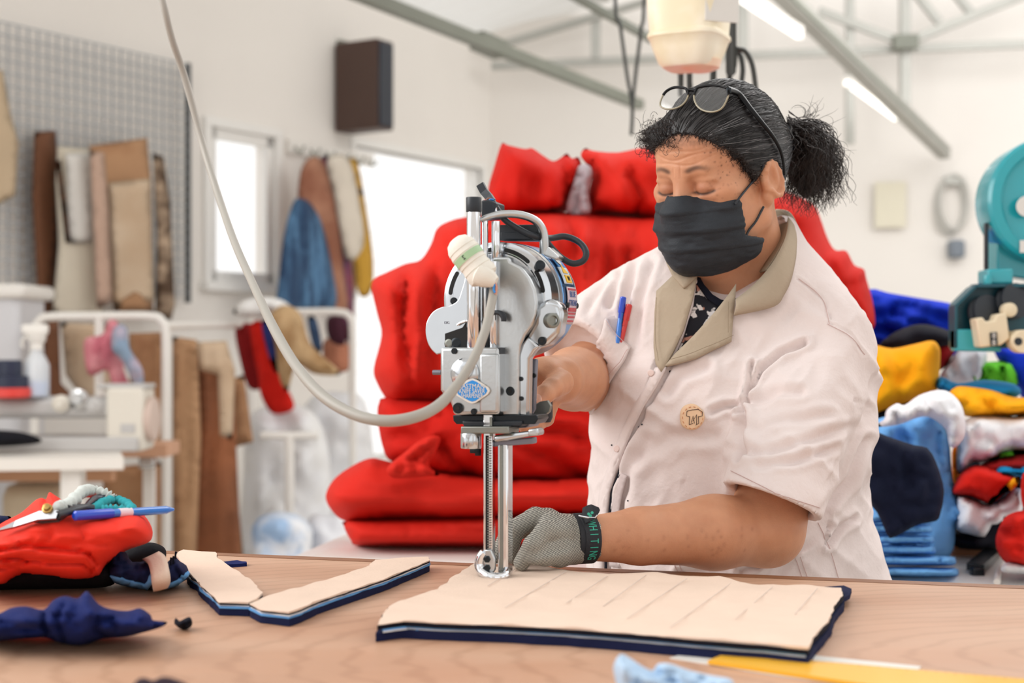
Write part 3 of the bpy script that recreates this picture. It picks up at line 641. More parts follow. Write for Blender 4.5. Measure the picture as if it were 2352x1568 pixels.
# things on the end wall
def e_at(px, py, off=.03):
    u = (px-CXP)/FPX; n = np.array([math.sin(math.radians(11)), math.cos(math.radians(11))]); Y = ((n*EP).sum()-off)/(n[0]*u+n[1]); return W(px, py, Y)
ring = [e_at(2180+32*math.cos(a), 475+62*math.sin(a), .04+.01*math.sin(3*a)) for a in np.linspace(0, 2*PI, 40)[:-1]]
cw = root('wire_coil', e_at(2180, 535), 'coil of pale grey cable hung on the white end wall', 'cable coil')
for k in range(3): tube('cable_loop', [p+Vector((.012*k, -.02*k, .015*k)) for p in ring]+[ring[0]+Vector((.012*k, -.02*k, .015*k))], .012, mat('pale grey cable %d' % k, (196, 194, 188), .5), cw, 6)
box('hook', e_at(2190, 415, .05), (.12, .06, .05), m_steel2, cw)
p = e_at(2196, 572, .06); bk = box('wall_bracket', p, (.1, .1, .12), mat('slate grey metal', (120, 128, 138), .5), bv=.02); tag(bk, 'small slate grey bracket on the end wall below the coil', 'bracket')
p = e_at(2045, 470, .05); bk = box('notice_card', p, (.2, .02, .3), mat('pale yellow card', (226, 220, 200), .8), rz=-.19); tag(bk, 'pale yellow notice card on the end wall', 'card')
# ---------------------------------------------------------------- cutting table
TZ = .95
def td(py, z=TZ): return FPX*(CZ-z)/(py-CYP)
m_wood = mat('tan plywood', (203, 163, 136), .42, col2=(190, 146, 118), cscale=2.2, stretch=(1, 3.2, 1), var=.05, vscale=9, bump=.03, bscale=160, spec=.4, detail=8)
_n = m_wood.node_tree; _w = _n.nodes.new('ShaderNodeTexWave'); _w.wave_type = 'RINGS'; _w.rings_direction = 'Z'; _w.inputs['Scale'].default_value = 7; _w.inputs['Distortion'].default_value = 5; _w.inputs['Detail'].default_value = 3; _w.inputs['Detail Scale'].default_value = 1.2
_mp = _n.nodes.new('ShaderNodeMapping'); _mp.inputs['Location'].default_value = (-.52, -.02, 0); _mp.inputs['Scale'].default_value = (.9, 2.2, 1); _tc = _n.nodes.new('ShaderNodeTexCoord'); _n.links.new(_tc.outputs['Object'], _mp.inputs[0]); _n.links.new(_mp.outputs[0], _w.inputs[0])
_b = _n.nodes['Principled BSDF']; _s = _b.inputs['Base Color'].links[0].from_socket; _x = _n.nodes.new('ShaderNodeMix'); _x.data_type = 'RGBA'; _x.blend_type = 'MULTIPLY'; _r = _n.nodes.new('ShaderNodeMapRange'); _r.inputs[1].default_value = .75; _r.inputs[2].default_value = 1; _r.inputs[3].default_value = 0; _r.inputs[4].default_value = .3
_n.links.new(_w.outputs[0], _r.inputs[0]); _n.links.new(_r.outputs[0], _x.inputs[0]); _n.links.new(_s, _x.inputs[6]); _x.inputs[7].default_value = lin((205, 190, 178)); _n.links.new(_x.outputs[2], _b.inputs['Base Color'])
m_edge = mat('dark worn wood edging', (142, 96, 66), .5, var=.18, vscale=14, stretch=(3, 3, 3))
BLp = np.array([-.463, 1.902]); BRp = np.array([.587, 1.63]); ev = (BRp-BLp)/np.linalg.norm(BRp-BLp); en = np.array([-ev[1], ev[0]])
tb = root('cutting_table', (.1, 1.25, 0), 'long wooden cutting table with a tan plywood top', 'table')
pA = BLp-ev*.9; pB = BRp+ev*.9
slab('tabletop', [tuple(pA-en*.022), tuple(pB-en*.022), tuple(pB-en*1.15), tuple(pA-en*1.15)], TZ-.03, TZ, m_wood, tb, .2)
slab('edge_strip', [tuple(pA), tuple(pB), tuple(pB-en*.0215), tuple(pA-en*.0215)], TZ-.04, TZ+.0005, m_edge, tb, .2)
for q in (pA+ev*.1-en*.1, pB-ev*.1-en*.1, pA+ev*.1-en*1.05, pB-ev*.1-en*1.05): box('leg', (q[0], q[1], (TZ-.03)/2), (.07, .07, TZ-.03), m_edge, tb, math.atan2(ev[1], ev[0]), .006)
rr = [(pA+ev*.1-en*.1), (pB-ev*.1-en*.1)]
bar('stretcher', (rr[0][0], rr[0][1], .25), (rr[1][0], rr[1][1], .25), .05, m_edge, tb)

# ---------------------------------------------------------------- plies of cut cloth
m_peach = cloth('peach cotton jersey', (228, 204, 186), var=.03, vscale=30, bump=.15, bscale=320)
m_navy = cloth('navy jersey', (26, 32, 66), var=.1); m_black = cloth('black navy jersey', (20, 21, 32)); m_lblue = cloth('light blue jersey', (104, 164, 222)); m_wht = cloth('white jersey', (226, 230, 236))
def flat(pts, z): return [tuple(onz(x, y, z)[:2]) for x, y in pts]
def wobble(xy, a, f, seed, sub=5):
    P = np.array(resample(xy, .006)); c = P.mean(0); n = fbm(n2(P[:, 0]*f, P[:, 1]*f, seed), 3)*a; m2 = fbm(n2(P[:, 0]*f, P[:, 1]*f, seed+5), 3)*a
    P[:, 0] += n; P[:, 1] += m2; return [tuple(p) for p in P]
def grow(xy, g):
    P = np.array(xy); c = P.mean(0); return [tuple(c+(p-c)*(1+g)) for p in P]
def stack(label, pts, layers, group, amp, seed, wob=.0012):
    zt = TZ+sum(t for t, m, g in layers); base = flat(pts, zt); c = np.mean(base, 0)
    r = root('cloth_stack', (c[0], c[1], TZ), label, 'cloth stack', group); z = TZ+.0004
    for i, (t, m, g) in enumerate(layers):
        xy = wobble(grow(base, g), wob, 45, seed+i); top = i == len(layers)-1
        fl_ = lambda X, Y: .0018*fbm(n2(X/.05, Y/.05, seed), 2)
        slab('cloth_ply', xy, z, z+t-.0003, m, r, .012 if top else .03, amp if top else 0, .03, seed+i); z += t
    return r
Lr = [(.0080, m_navy, .006), (.0016, m_wht, -.016), (.0016, m_lblue, -.014), (.0042, m_black, .003), (.0018, m_peach, 0)]
top_r = [(868, 1432), (880, 1408), (896, 1390), (950, 1368), (1005, 1352), (1050, 1318), (1090, 1292), (1125, 1300), (1165, 1300), (1212, 1291), (1255, 1300), (1330, 1312), (1400, 1319), (1440, 1316), (1510, 1314), (1560, 1322), (1650, 1324), (1700, 1338), (1760, 1341), (1850, 1342), (1934, 1350), (1936, 1364), (1915, 1392), (1905, 1420), (1890, 1436), (1868, 1462), (1856, 1488), (1760, 1478), (1600, 1466), (1450, 1452), (1300, 1441), (1150, 1433), (1000, 1428), (930, 1424)]
cs1 = stack('large flat cloth stack with a peach top under the cutting machine', top_r, Lr, None, .0016, 3)
for nm, m, z, ya, xb in (('white_edge', m_wht, .0092, 1439, 1004), ('blue_edge', m_lblue, .0076, 1444, 960)):
    P = [onz(872, ya-2, TZ+z), onz(900, ya-6, TZ+z), onz(940, ya-5, TZ+z), onz(xb, ya+3, TZ+z)]; tube(nm, [Vector((p.x, p.y-.003, p.z)) for p in P], [.0013, .0016, .0016, .0014], m, cs1, 6, 4)
m_chalk = mat('grey blue chalk', (214, 198, 188), .9)
for p, q in (((1190, 1302), (1120, 1345)), ((1300, 1312), (1160, 1395)), ((1395, 1322), (1300, 1385)), ((1484, 1320), (1385, 1392)), ((1578, 1328), (1440, 1420)), ((1680, 1338), (1540, 1440)), ((1776, 1346), (1690, 1420)), ((1878, 1350), (1826, 1410))):
    a, b = onz(*p, TZ+.0185), onz(*q, TZ+.0185); ribbon_ = (b-a).normalized().cross(Vector((0, 0, 1)))*.00028
    o = link('chalk_line', [a-ribbon_, a+ribbon_, b+ribbon_, b-ribbon_], [(0, 1, 2, 3)], m_chalk, cs1, smooth=False); solid(o, .0006, 0)
# navy corner sticking out on the far right of the stack
c0 = flat([(1860, 1360), (1938, 1353), (1956, 1360), (1952, 1374), (1920, 1392), (1893, 1404), (1868, 1440)], TZ+.008)
slab('navy_corner', c0, TZ+.0075, TZ+.0125, m_navy, cs1, .01, .0006, .02, 9)
Ll = [(.0072, m_navy, .004), (.0022, m_lblue, .002), (.0014, m_wht, -.004), (.0016, m_black, 0), (.0016, m_peach, -.004)]
stack('small cut cloth stack with a ragged left edge and striped plies', [(402, 1272), (420, 1264), (496, 1267), (500, 1282), (530, 1300), (562, 1322), (585, 1340), (604, 1364), (588, 1378), (572, 1384), (540, 1383), (504, 1382), (480, 1358), (462, 1344), (452, 1330), (438, 1322), (425, 1300)], Ll, 'V of cut cloth stacks', .0014, 21)
stack('long narrow cut cloth stack slanting towards the cutting machine', [(574, 1386), (600, 1372), (650, 1358), (720, 1340), (780, 1322), (840, 1303), (862, 1284), (900, 1281), (985, 1278), (987, 1286), (950, 1302), (880, 1330), (800, 1356), (730, 1380), (690, 1398), (664, 1406), (630, 1402), (600, 1399)], [(t, m, g*.6) for t, m, g in Ll], 'V of cut cloth stacks', .0012, 33)

# ---------------------------------------------------------------- folded red cloth with tools on the left
m_red = cloth('bright red jersey', (236, 52, 34), var=.05, vscale=7, rough=.7, spec=.25, bump=.06)
m_bk2 = cloth('black cloth two', (17, 17, 22))
d1 = td(1350); o = puff('black_cloth', [(-60, 1300), (60, 1290), (200, 1280), (262, 1292), (268, 1330), (240, 1348), (120, 1352), (-60, 1352)], td(1352), .05, m_bk2, step=14, er=40, wr=(.004, 40, 30)); tag(o, 'black cloth lying flat underneath the folded red cloth', 'cloth', 'dark cloth around the red bundle')
o = puff('black_strap', [(250, 1300), (280, 1268), (320, 1248), (352, 1246), (376, 1256), (382, 1272), (374, 1288), (330, 1300)], 1.78, .03, m_bk2, step=10, er=20, wr=(.001, 30, 30)); tag(o, 'round ended black strap poking out behind the peach scrap', 'strap', 'dark cloth around the red bundle')
o = puff('navy_cloth', [(-60, 1186), (8, 1184), (26, 1190), (6, 1214), (-60, 1240)], 1.75, .03, m_navy, step=10, er=18); tag(o, 'dark navy cloth edge at the outer side of the red bundle', 'cloth', 'dark cloth around the red bundle')
RB = [(-70, 1235), (-20, 1214), (14, 1195), (44, 1180), (62, 1166), (82, 1148), (96, 1143), (106, 1146), (113, 1130), (128, 1138), (160, 1158), (200, 1168), (262, 1172), (300, 1172), (330, 1182), (349, 1212), (348, 1238), (330, 1250), (290, 1264), (262, 1286), (244, 1300), (232, 1322), (200, 1332), (160, 1333), (110, 1325), (70, 1322), (50, 1322), (20, 1338), (0, 1345), (-70, 1350)]
RD = 1.60
red = puff('folded_red_cloth', RB, RD, .115, m_red, step=7, er=66, wr=(.005, 60, 22), smooth=3, seed=4, creases=[([(-20, 1268), (60, 1255), (150, 1262), (205, 1272)], 5, .014), ([(205, 1272), (222, 1296), (206, 1318)], 5, .016), ([(-20, 1290), (40, 1280), (62, 1286), (120, 1292), (190, 1294), (205, 1306)], 6, .02), ([(-20, 1310), (30, 1300), (62, 1290)], 5, .012), ([(104, 1146), (112, 1160), (180, 1190)], 4, .008), ([(80, 1180), (88, 1196), (40, 1215), (-20, 1240)], 6, .008), ([(80, 1240), (30, 1258), (-20, 1262)], 5, .006), ([(60, 1186), (90, 1170), (104, 1158)], 5, .006)])
tag(red, 'folded bright red cloth bundle with scissors and pen on top', 'cloth')
rt = bvh(red)
def onred(x, y, o=.004): return hit(rt, x, y, RD, o)
sc = root('scissors', onred(90, 1208, .006), 'steel scissors with brass pivot lying open on the red bundle', 'scissors')
m_steelb = mat('blade steel', (150, 152, 156), .28, 1); m_brass = mat('brass', (196, 160, 96), .3, 1); m_dsteel = mat('dark steel', (70, 72, 76), .4, .6)
def ribbon(name, P, ws, th, m, parent, up):
    P = [Vector(p) for p in P]; V = []; n = len(P); F = []
    for i in range(n):
        t = (P[min(i+1, n-1)]-P[max(i-1, 0)]).normalized(); s = t.cross(Vector(up)).normalized(); nn = s.cross(t)
        for a, b in ((-1, -1), (1, -1), (1, 1), (-1, 1)): V.append(P[i]+s*(a*ws[i]/2)+nn*(b*th/2))
    for i in range(n-1):
        for k in range(4): F.append((4*i+k, 4*i+(k+1) % 4, 4*i+4+(k+1) % 4, 4*i+4+k))
    F += [(0, 1, 2, 3), (4*n-4, 4*n-3, 4*n-2, 4*n-1)]; return fixn(link(name, V, F, m, parent, smooth=False))
up = (0, -.75, .65)
ribbon('blade', [onred(8, 1231, .008), onred(50, 1216, .009), onred(98, 1203, .010), onred(130, 1197, .012)], [.002, .008, .011, .010], .003, m_steelb, sc, up)
ribbon('blade', [onred(82, 1200, .005), onred(104, 1195, .006), onred(128, 1192, .006), onred(150, 1190, .008)], [.006, .012, .014, .010], .003, m_dsteel, sc, up)
q = onred(116, 1190, .010); lathe('pivot_screw', q, up, [(0, .0058), (.003, .0055), (.0034, .004), (.007, .0038), (.0074, .002)], m_brass, sc, 14)
tube('handle', [onred(130, 1197, .012), onred(160, 1191, .012), onred(190, 1188, .011), onred(215, 1187, .010)], [.0045, .0042, .004, .0035], m_dsteel, sc, 8, 3); tube('handle', [onred(150, 1188, .010), onred(176, 1183, .010), onred(205, 1183, .009)], [.004, .004, .003], m_dsteel, sc, 8, 3)
pn = root('marker_pen', onred(245, 1200, .008), 'blue marker pen with a white label on the red bundle', 'pen')
m_pblue = mat('blue pen plastic', (28, 76, 208), .25, coat=.4); m_pb2 = mat('clear blue pen plastic', (40, 120, 214), .2, coat=.5)
a, b = onred(163, 1205, .012), onred(330, 1190, .012); L = (b-a); ax = L.normalized()
lathe('cap', a, ax, [(0, .003), (.002, .0052), (.045, .0056), (.047, .0052)], m_pblue, pn, 16); lathe('barrel', a+ax*.046, ax, [(0, .0046), (L.length*.72, .0046), (L.length*.73, .0042), (L.length*.82, .0018)], m_pb2, pn, 16); lathe('label_band', a+ax*(L.length*.56), ax, [(0, .0048), (.0001, .0050), (.016, .0050), (.0161, .0048)], mat('pink white label', (236, 214, 222), .5), pn, 16)
tp = a+ax*(L.length*.62)
def ring_tie(label, P, r, m, seed, grp='hair ties on the red bundle'):
    V, F = tube_geo([Vector(p) for p in catmull([onred(x, y, o) for x, y, o in P], 14)], r, 14); V = np.array([tuple(v) for v in V]); k = np.repeat(np.arange(len(V)//14), 14); 
    cen = V.reshape(-1, 14, 3).mean(1); pul = 1+.28*np.sin(np.arange(len(cen))*1.35+seed)+.12*RNG.uniform(-1, 1, len(cen)); V = (cen[:, None, :]+(V.reshape(-1, 14, 3)-cen[:, None, :])*pul[:, None, None]).reshape(-1, 3)
    o = fixn(link('hair_tie', V, F, m)); return tag(o, label, 'hair tie', grp)
ring_tie('pale grey ruched hair tie on the red bundle', [(132, 1186, .010), (165, 1181, .014), (178, 1170, .020), (205, 1158, .020), (238, 1150, .018), (258, 1158, .012)], .0058, cloth('pale grey jersey', (206, 212, 208), bump=.3, bscale=120), 1)
ring_tie('teal ruched hair tie beside the blue pen', [(216, 1183, .006), (234, 1176, .010), (262, 1170, .012), (290, 1174, .008), (300, 1180, .004), (264, 1182, .006), (236, 1184, .006)], .0046, cloth('teal jersey', (58, 164, 172), bump=.3, bscale=120), 2)
o = tube('hair_clip', [onred(192, 1182, .008), onred(215, 1172, .012), onred(245, 1164, .014), (onred(262, 1158, .012))], [.003, .005, .005, .003], mat('navy glossy plastic', (26, 28, 52), .25), None, 8, 4); tag(o, 'dark navy hair clip between the grey and teal hair ties', 'hair clip')
# navy trimmings with a blue edge and a peach strip
ND = td(1352); nb = puff('navy_trimmings', [(244, 1288), (246, 1258), (262, 1246), (270, 1246), (292, 1272), (304, 1290), (340, 1288), (385, 1290), (398, 1276), (412, 1288), (428, 1298), (434, 1318), (426, 1332), (400, 1346), (372, 1352), (350, 1356), (330, 1350), (280, 1340), (246, 1324)], ND, .055, m_navy, step=7, er=26, wr=(.006, 18, 24), smooth=2, seed=14, creases=[([(266, 1250), (272, 1292), (330, 1296)], 4, .012), ([(248, 1296), (300, 1306), (336, 1302)], 4, .010), ([(390, 1280), (404, 1310), (420, 1330)], 4, .01)])
tag(nb, 'crumpled navy trimmings beside the red bundle, a peach strip across', 'cloth scraps'); nt_ = bvh(nb)
patch('blue_edge', [(246, 1318), (290, 1330), (332, 1340), (342, 1330), (350, 1310), (356, 1312), (350, 1338), (340, 1352), (330, 1353), (280, 1341), (245, 1326)], nt_, m_lblue, nb, 6, .002, .002, 0, ND); patch('blue_edge', [(372, 1346), (405, 1332), (430, 1312), (433, 1318), (408, 1340), (376, 1352)], nt_, m_lblue, nb, 6, .002, .002, 0, ND)
o = strip('peach_strip', [(328, 1286, ND-.015), (340, 1294, ND-.045), (348, 1318, ND-.072), (350, 1338, ND-.074), (353, 1356, ND-.058)], [(366, 1268, ND-.005), (381, 1280, ND-.045), (388, 1306, ND-.072), (391, 1332, ND-.074), (384, 1348, ND-.058)], m_peach, None, .003, 4, 4, .003); tag(o, 'peach cloth strip laid over the crumpled navy trimmings', 'cloth strip')
for i, (x, y) in enumerate(((392, 1282), (398, 1279), (403, 1268))): 
    a = hit(nt_, x, y+16, ND, .0); ribbon('loose_thread', [a, W(x, y+6, a.y), W(x+2, y-2, a.y)], [.002, .002, .003], .001, m_black, nb, (0, -1, 0))
# scraps nearer the camera
m_navy2 = cloth('mid navy jersey', (24, 36, 92), var=.08)
D_ = td(1482); o = puff('navy_scrap', [(-50, 1422), (0, 1408), (24, 1396), (60, 1392), (100, 1400), (122, 1378), (150, 1368), (178, 1374), (196, 1358), (206, 1362), (228, 1388), (262, 1400), (296, 1402), (322, 1396), (346, 1412), (352, 1424), (384, 1428), (370, 1440), (330, 1452), (290, 1462), (240, 1466), (212, 1474), (182, 1482), (140, 1476), (104, 1464), (60, 1466), (-50, 1470)], D_, .06, m_navy2, step=8, er=40, wr=(.011, 60, 26), smooth=3, seed=8, creases=[([(104, 1398), (98, 1430), (118, 1466)], 7, .02), ([(150, 1380), (130, 1420), (150, 1470)], 8, .012), ([(228, 1400), (220, 1440), (240, 1462)], 9, .016), ([(280, 1412), (330, 1430), (352, 1430)], 7, .014), ([(0, 1430), (60, 1440), (100, 1436)], 7, .012)]); tag(o, 'large crumpled navy cloth scrap on the bare tabletop', 'cloth scrap', 'scraps on the cutting table')
D_ = td(1446); o = puff('black_scrap', [(400, 1432), (404, 1418), (412, 1426), (424, 1420), (436, 1416), (442, 1428), (438, 1440), (420, 1446)], D_, .014, m_black, step=5, er=12, wr=(.006, 8, 8), smooth=2, seed=5); tag(o, 'tiny black cloth scrap between the navy scrap and the striped stacks', 'cloth scrap', 'scraps on the cutting table')
D_ = td(1690); o = puff('dark_scrap', [(285, 1620), (310, 1566), (330, 1556), (352, 1562), (372, 1554), (400, 1558), (432, 1574), (470, 1620), (450, 1690), (300, 1690)], D_, .05, cloth('plum black cloth', (44, 30, 42)), step=10, er=40, wr=(.012, 30, 30), seed=6); tag(o, 'dark plum cloth scrap cut off by the bottom of the picture', 'cloth scrap', 'scraps on the cutting table')
D_ = td(1640); o = puff('pale_blue_scrap', [(1410, 1545), (1412, 1520), (1426, 1502), (1446, 1510), (1470, 1526), (1498, 1540), (1512, 1524), (1540, 1524), (1580, 1538), (1640, 1552), (1680, 1560), (1684, 1590), (1640, 1640), (1500, 1640), (1430, 1600)], D_, .04, cloth('pale blue jersey', (186, 212, 238), var=.08), step=8, er=30, wr=(.009, 36, 24), seed=16, smooth=3, creases=[([(1440, 1520), (1500, 1555), (1600, 1570)], 8, .014), ([(1500, 1545), (1540, 1545), (1620, 1560)], 7, .014)]); tag(o, 'pale blue cloth scrap near the yellow ruler', 'cloth scrap', 'scraps on the cutting table')
o = slab('navy_offcut', flat([(512, 1296), (545, 1293), (566, 1296), (567, 1300), (530, 1303), (514, 1302)], TZ), TZ, TZ+.004, m_navy2, None, .006, .001, .01); tag(o, 'thin navy offcut lying between the two striped stacks', 'cloth offcut')
o = slab('paper_sheet', flat([(1538, 1512), (1640, 1486), (1880, 1508), (2116, 1532), (2098, 1552), (2060, 1590), (1780, 1552)], TZ), TZ, TZ+.001, m_ppr, None, .02); tag(o, 'white paper sheet under the yellow ruler', 'paper')
rl = slab('ruler', flat([(1626, 1516), (1668, 1499), (2420, 1564), (2420, 1615), (1990, 1570)], TZ+.0045), TZ+.0012, TZ+.0045, mat('yellow plastic', (247, 186, 50), .3, coat=.2, var=.04), None, .03); tag(rl, 'flat yellow plastic ruler near the front of the table', 'ruler')
rd = np.array(onz(2352, 1558, TZ+.0045)[:2])-np.array(onz(1668, 1499, TZ+.0045)[:2]); rd /= np.linalg.norm(rd); rq = np.array(onz(1668, 1499, TZ+.0045)[:2]); rp = np.array([rd[1], -rd[0]])
V = []; F = []
for i in range(1, 60):
    p = rq+rd*.0078*i; l = .008 if i % 5 == 0 else .004; h = .0003
    k = len(V)
    for a, b_ in ((-h, 0), (h, 0), (h, l), (-h, l)): q = p+rd*a+rp*(b_+.0015); V.append(Vector((q[0], q[1], TZ+.0047)))
    F.append((k, k+1, k+2, k+3))
o = link('scale_marks', V, F, mat('amber print', (205, 140, 30), .5), rl, smooth=False)

# ---------------------------------------------------------------- straight-knife cutting machine
TH = math.radians(20); MU = Vector((math.cos(TH), -math.sin(TH), 0)); MK = Vector((math.sin(TH), math.cos(TH), 0)); MZ = Vector((0, 0, 1)); MO = W(1140, 900, 1.60)
def MP(px, py, b=0):
    r = W(px, py, 1.0)-EYE; Y = (b+(MO-EYE).dot(MK))/r.dot(MK); return EYE+r*Y
m_al = mat('polished aluminium', (196, 199, 203), .17, 1, var=.03, vscale=30); m_al2 = mat('brushed aluminium', (194, 197, 199), .3, 1, bump=.04, bscale=300); m_al3 = mat('grey cast metal', (140, 142, 136), .4, 1); m_ch = mat('chromed steel', (226, 228, 232), .08, 1)
m_bl = mat('blue anodised metal', (122, 172, 226), .2, .9); m_dk = mat('black rubber', (30, 36, 44), .45); m_slot = mat('dark inlay', (14, 13, 14), .7); m_gp = mat('grey painted metal', (128, 128, 140), .4, .5); m_bolt = mat('black oxide bolt', (44, 48, 52), .3, .8)  # m_slot: solid inlays, the shade inside slots and sockets put into their colour
mc = root('cutting_machine', MP(1137, 1322, .03), 'polished straight knife cloth cutting machine standing on the peach cloth', 'cutting machine')
def mprism(name, pts, b0, b1, m, bv=.002, seg=3, parent=None, smooth=0):
    if smooth: pts = catmull(pts, smooth, True)
    A = [MP(x, y, b0) for x, y in pts]; B = [p+MK*(b1-b0) for p in A]; n = len(A)
    F = [tuple(range(n)), tuple(range(n, 2*n))[::-1]]+[(i, (i+1) % n, n+(i+1) % n, n+i) for i in range(n)]
    o = fixn(link(name, A+B, F, m, parent or mc, sharp=35))
    if bv: bevel(o, bv, seg)
    return o
def mcyl(name, px, py, b0, prof, m, seg=28, parent=None): return lathe(name, MP(px, py, b0), MK, prof, m, parent or mc, seg)
def vcyl(name, px, y0, y1, b, r, m, seg=20, parent=None):
    a = MP(px, y1, b); c = MP(px, y0, b); c = Vector((a.x, a.y, c.z)); h = (c-a).length; return lathe(name, a, MZ, [(0, r*.96), (r*.06, r), (h-r*.06, r), (h, r*.96)], m, parent or mc, seg)
def screw(px, py, b, r=.0042, parent=None):
    o = lathe('screw', MP(px, py, b)-MK*.0012, MK, [(0, r*.55), (-.0006+.0006, r*.56), (.0, r*.9), (.0006, r), (.003, r)], m_bolt, parent or mc, 14); lathe('socket', MP(px, py, b)-MK*.0016, MK, [(0, r*.45), (.0006, r*.45)], m_slot, o, 6); return o
# motor drum
RC = .0655; CX_, CY_ = 1139, 687; B0 = .016
mcyl('motor_face', CX_, CY_, B0, [(0, .040), (0, .0525), (.0015, .0535), (.0015, .0600), (.004, RC), (.03, RC), (.031, RC-.0015)], m_al, 64)
mo_c = MP(CX_, CY_, B0)
mcyl('motor_band', CX_, CY_, B0, [(.031, RC-.002), (.0312, RC+.0006), (.044, RC+.0006), (.0445, RC-.001)], m_al2, 64)
for o_ in [o for o in mc.children if o.name.startswith('motor_')]: pass
bnd = lathe('blue_band', mo_c+MK*.044, MK, [(0, RC-.001), (.0004, RC+.0014), (.048, RC+.0014), (.0485, RC)], m_bl, mc, 64)
lathe('motor_back_cap', mo_c+MK*.092, MK, [(0, RC), (.012, RC-.001), (.022, RC-.012), (.028, RC-.03), (.03, .01)], m_al2, mc, 48)
def ringpt(a, r, b): return mo_c+MK*b+(MU*math.cos(a)+MZ*math.sin(a))*r
def arc_slot(a0, a1, r0, r1, b=-.0006):
    V = []; F = []; n = 14; rm, h = (r0+r1)/2, (r1-r0)/2; out = []
    for i in range(n+1):
        a = a0+(a1-a0)*i/n; out.append((a, r1))
    for k in range(1, 5): t = PI*k/5; out.append((a1+h/rm*math.sin(t), rm+h*math.cos(t)))
    for i in range(n, -1, -1): out.append((a0+(a1-a0)*i/n, r0))
    for k in range(1, 5): t = PI*k/5; out.append((a0-h/rm*math.sin(t), rm-h*math.cos(t)))
    A = [ringpt(a, r, b+.0016) for a, r in out]; B = [p+MK*.004 for p in A]; m = len(A)
    fixn(link('vent_slot', A+B, [tuple(range(m)), tuple(range(m, 2*m))]+[(i, (i+1) % m, m+(i+1) % m, m+i) for i in range(m)], m_slot, mc, smooth=False))
R_ = math.radians
for a0, a1 in ((48, 78), (9, 32), (94, 108), (148, 172)): arc_slot(R_(a0), R_(a1), .0545, .0592)
lathe('slot_rim', mo_c-MK*.0008, MK, [(0, .0508), (.0002, .0522), (.003, .0526)], m_al, mc, 64)
for x, y in ((1042, 691), (1221, 690)): screw(x, y, .002)
for a in (35, -32, -58): 
    p = ringpt(R_(a), RC-.002, .012); o = lathe('side_bolt', p-(MU*math.cos(R_(a))+MZ*math.sin(R_(a)))*.002-MK*.008, (MU*math.cos(R_(a))*.6+MZ*math.sin(R_(a))*.6-MK*.8), [(0, .0058), (.008, .0058), (.0085, .005)], m_bolt, mc, 14)
# boss with the side plug on the right of the frame
mprism('side_boss', [(1228, 705), (1258, 684), (1284, 694), (1292, 720), (1284, 765), (1258, 792), (1212, 806), (1206, 775), (1226, 740)], .004, .03, m_al, .006, 4)
p = MP(1268, 736, .004); lathe('plug_ring', p+MU*.0-MK*.002, (MU*.75-MK*.66), [(-.004, .0085), (.004, .0085), (.0045, .0075), (.0045, .0055), (.002, .0052)], m_al3, mc, 20)
screw(1245, 783, .002, .005)
# label plates on the blue band
def band_patch(name, b0, b1, a0, a1, m, lift=.0016):
    V = []; F = []; nb, na = 3, 8
    for i in range(nb+1):
        for j in range(na+1): V.append(ringpt(R_(a0+(a1-a0)*j/na), RC+.0014+lift, b0+(b1-b0)*i/nb))
    for i in range(nb):
        for j in range(na): F.append((i*(na+1)+j, (i+1)*(na+1)+j, (i+1)*(na+1)+j+1, i*(na+1)+j+1))
    o = fixn(link(name, V, F, m, bnd)); solid(o, .0008, 0); return o
m_lab = mat('pale pink printed plate', (214, 196, 206), .4); m_pr = mat('red print', (190, 70, 80), .5); m_bp = mat('blue print', (70, 96, 150), .5)
lp = band_patch('name_plate', .054, .088, -24, 13, m_lab)
BM = Matrix((MK, MZ, MU)).transposed()
def btext(s, ang, size, m, b=.071, lift=.0027, sx=1.0):
    q = R_(ang); n = MU*math.cos(q)+MZ*math.sin(q); t = MZ*math.cos(q)-MU*math.sin(q); M = Matrix((MK, t, n)).transposed(); return text('plate_lettering', s, size, ringpt(q, RC+.0014+lift, b), M, m, bnd, .0002, sx)
btext('BLUE', 5.5, .0098, m_bp); btext('STREAK', -2.8, .0098, m_bp, sx=.9)
for a in (10.6, -8.5, -13, -16.5, -20.5): band_patch('print_line', .057, .085, a-.9, a+.9, m_pr, .0024)
band_patch('red_bar', .057, .085, -11, -7.2, m_pr, .0024)
band_patch('white_sticker', .050, .082, 16, 34, mat('white blue sticker', (206, 222, 240), .4)); band_patch('blue_sticker', .054, .084, 34, 48, mat('bright blue sticker', (40, 132, 206), .4))
m_yel = mat('yellow warning print', (240, 190, 40), .5)
def tri_on_band(a0, a1, b0, b1, lift=.0026):
    V = [ringpt(R_(a0), RC+.0014+lift, b0), ringpt(R_(a0), RC+.0014+lift, b1), ringpt(R_(a1), RC+.0014+lift, (b0+b1)/2)]; o = link('warning_triangle', V, [(0, 1, 2)], m_yel, bnd, smooth=False); solid(o, .0004, 0)
tri_on_band(27, 38, .058, .076); band_patch('warning_plate', .058, .078, 17, 25, m_yel, .0024); btext('W', 21, .008, m_slot, .068, .0032)
lathe('flame_mark', ringpt(R_(42), RC+.004, .066), MU*math.cos(R_(42))+MZ*math.sin(R_(42)), [(0, .007), (.0004, .0068)], m_ppr, bnd, 14)
for b in (.056, .091): 
    p = ringpt(R_(-5), RC+.0014, b); lathe('plate_screw', p, MU, [(0, .004), (.002, .0036), (.003, .002)], m_bolt, bnd, 12)
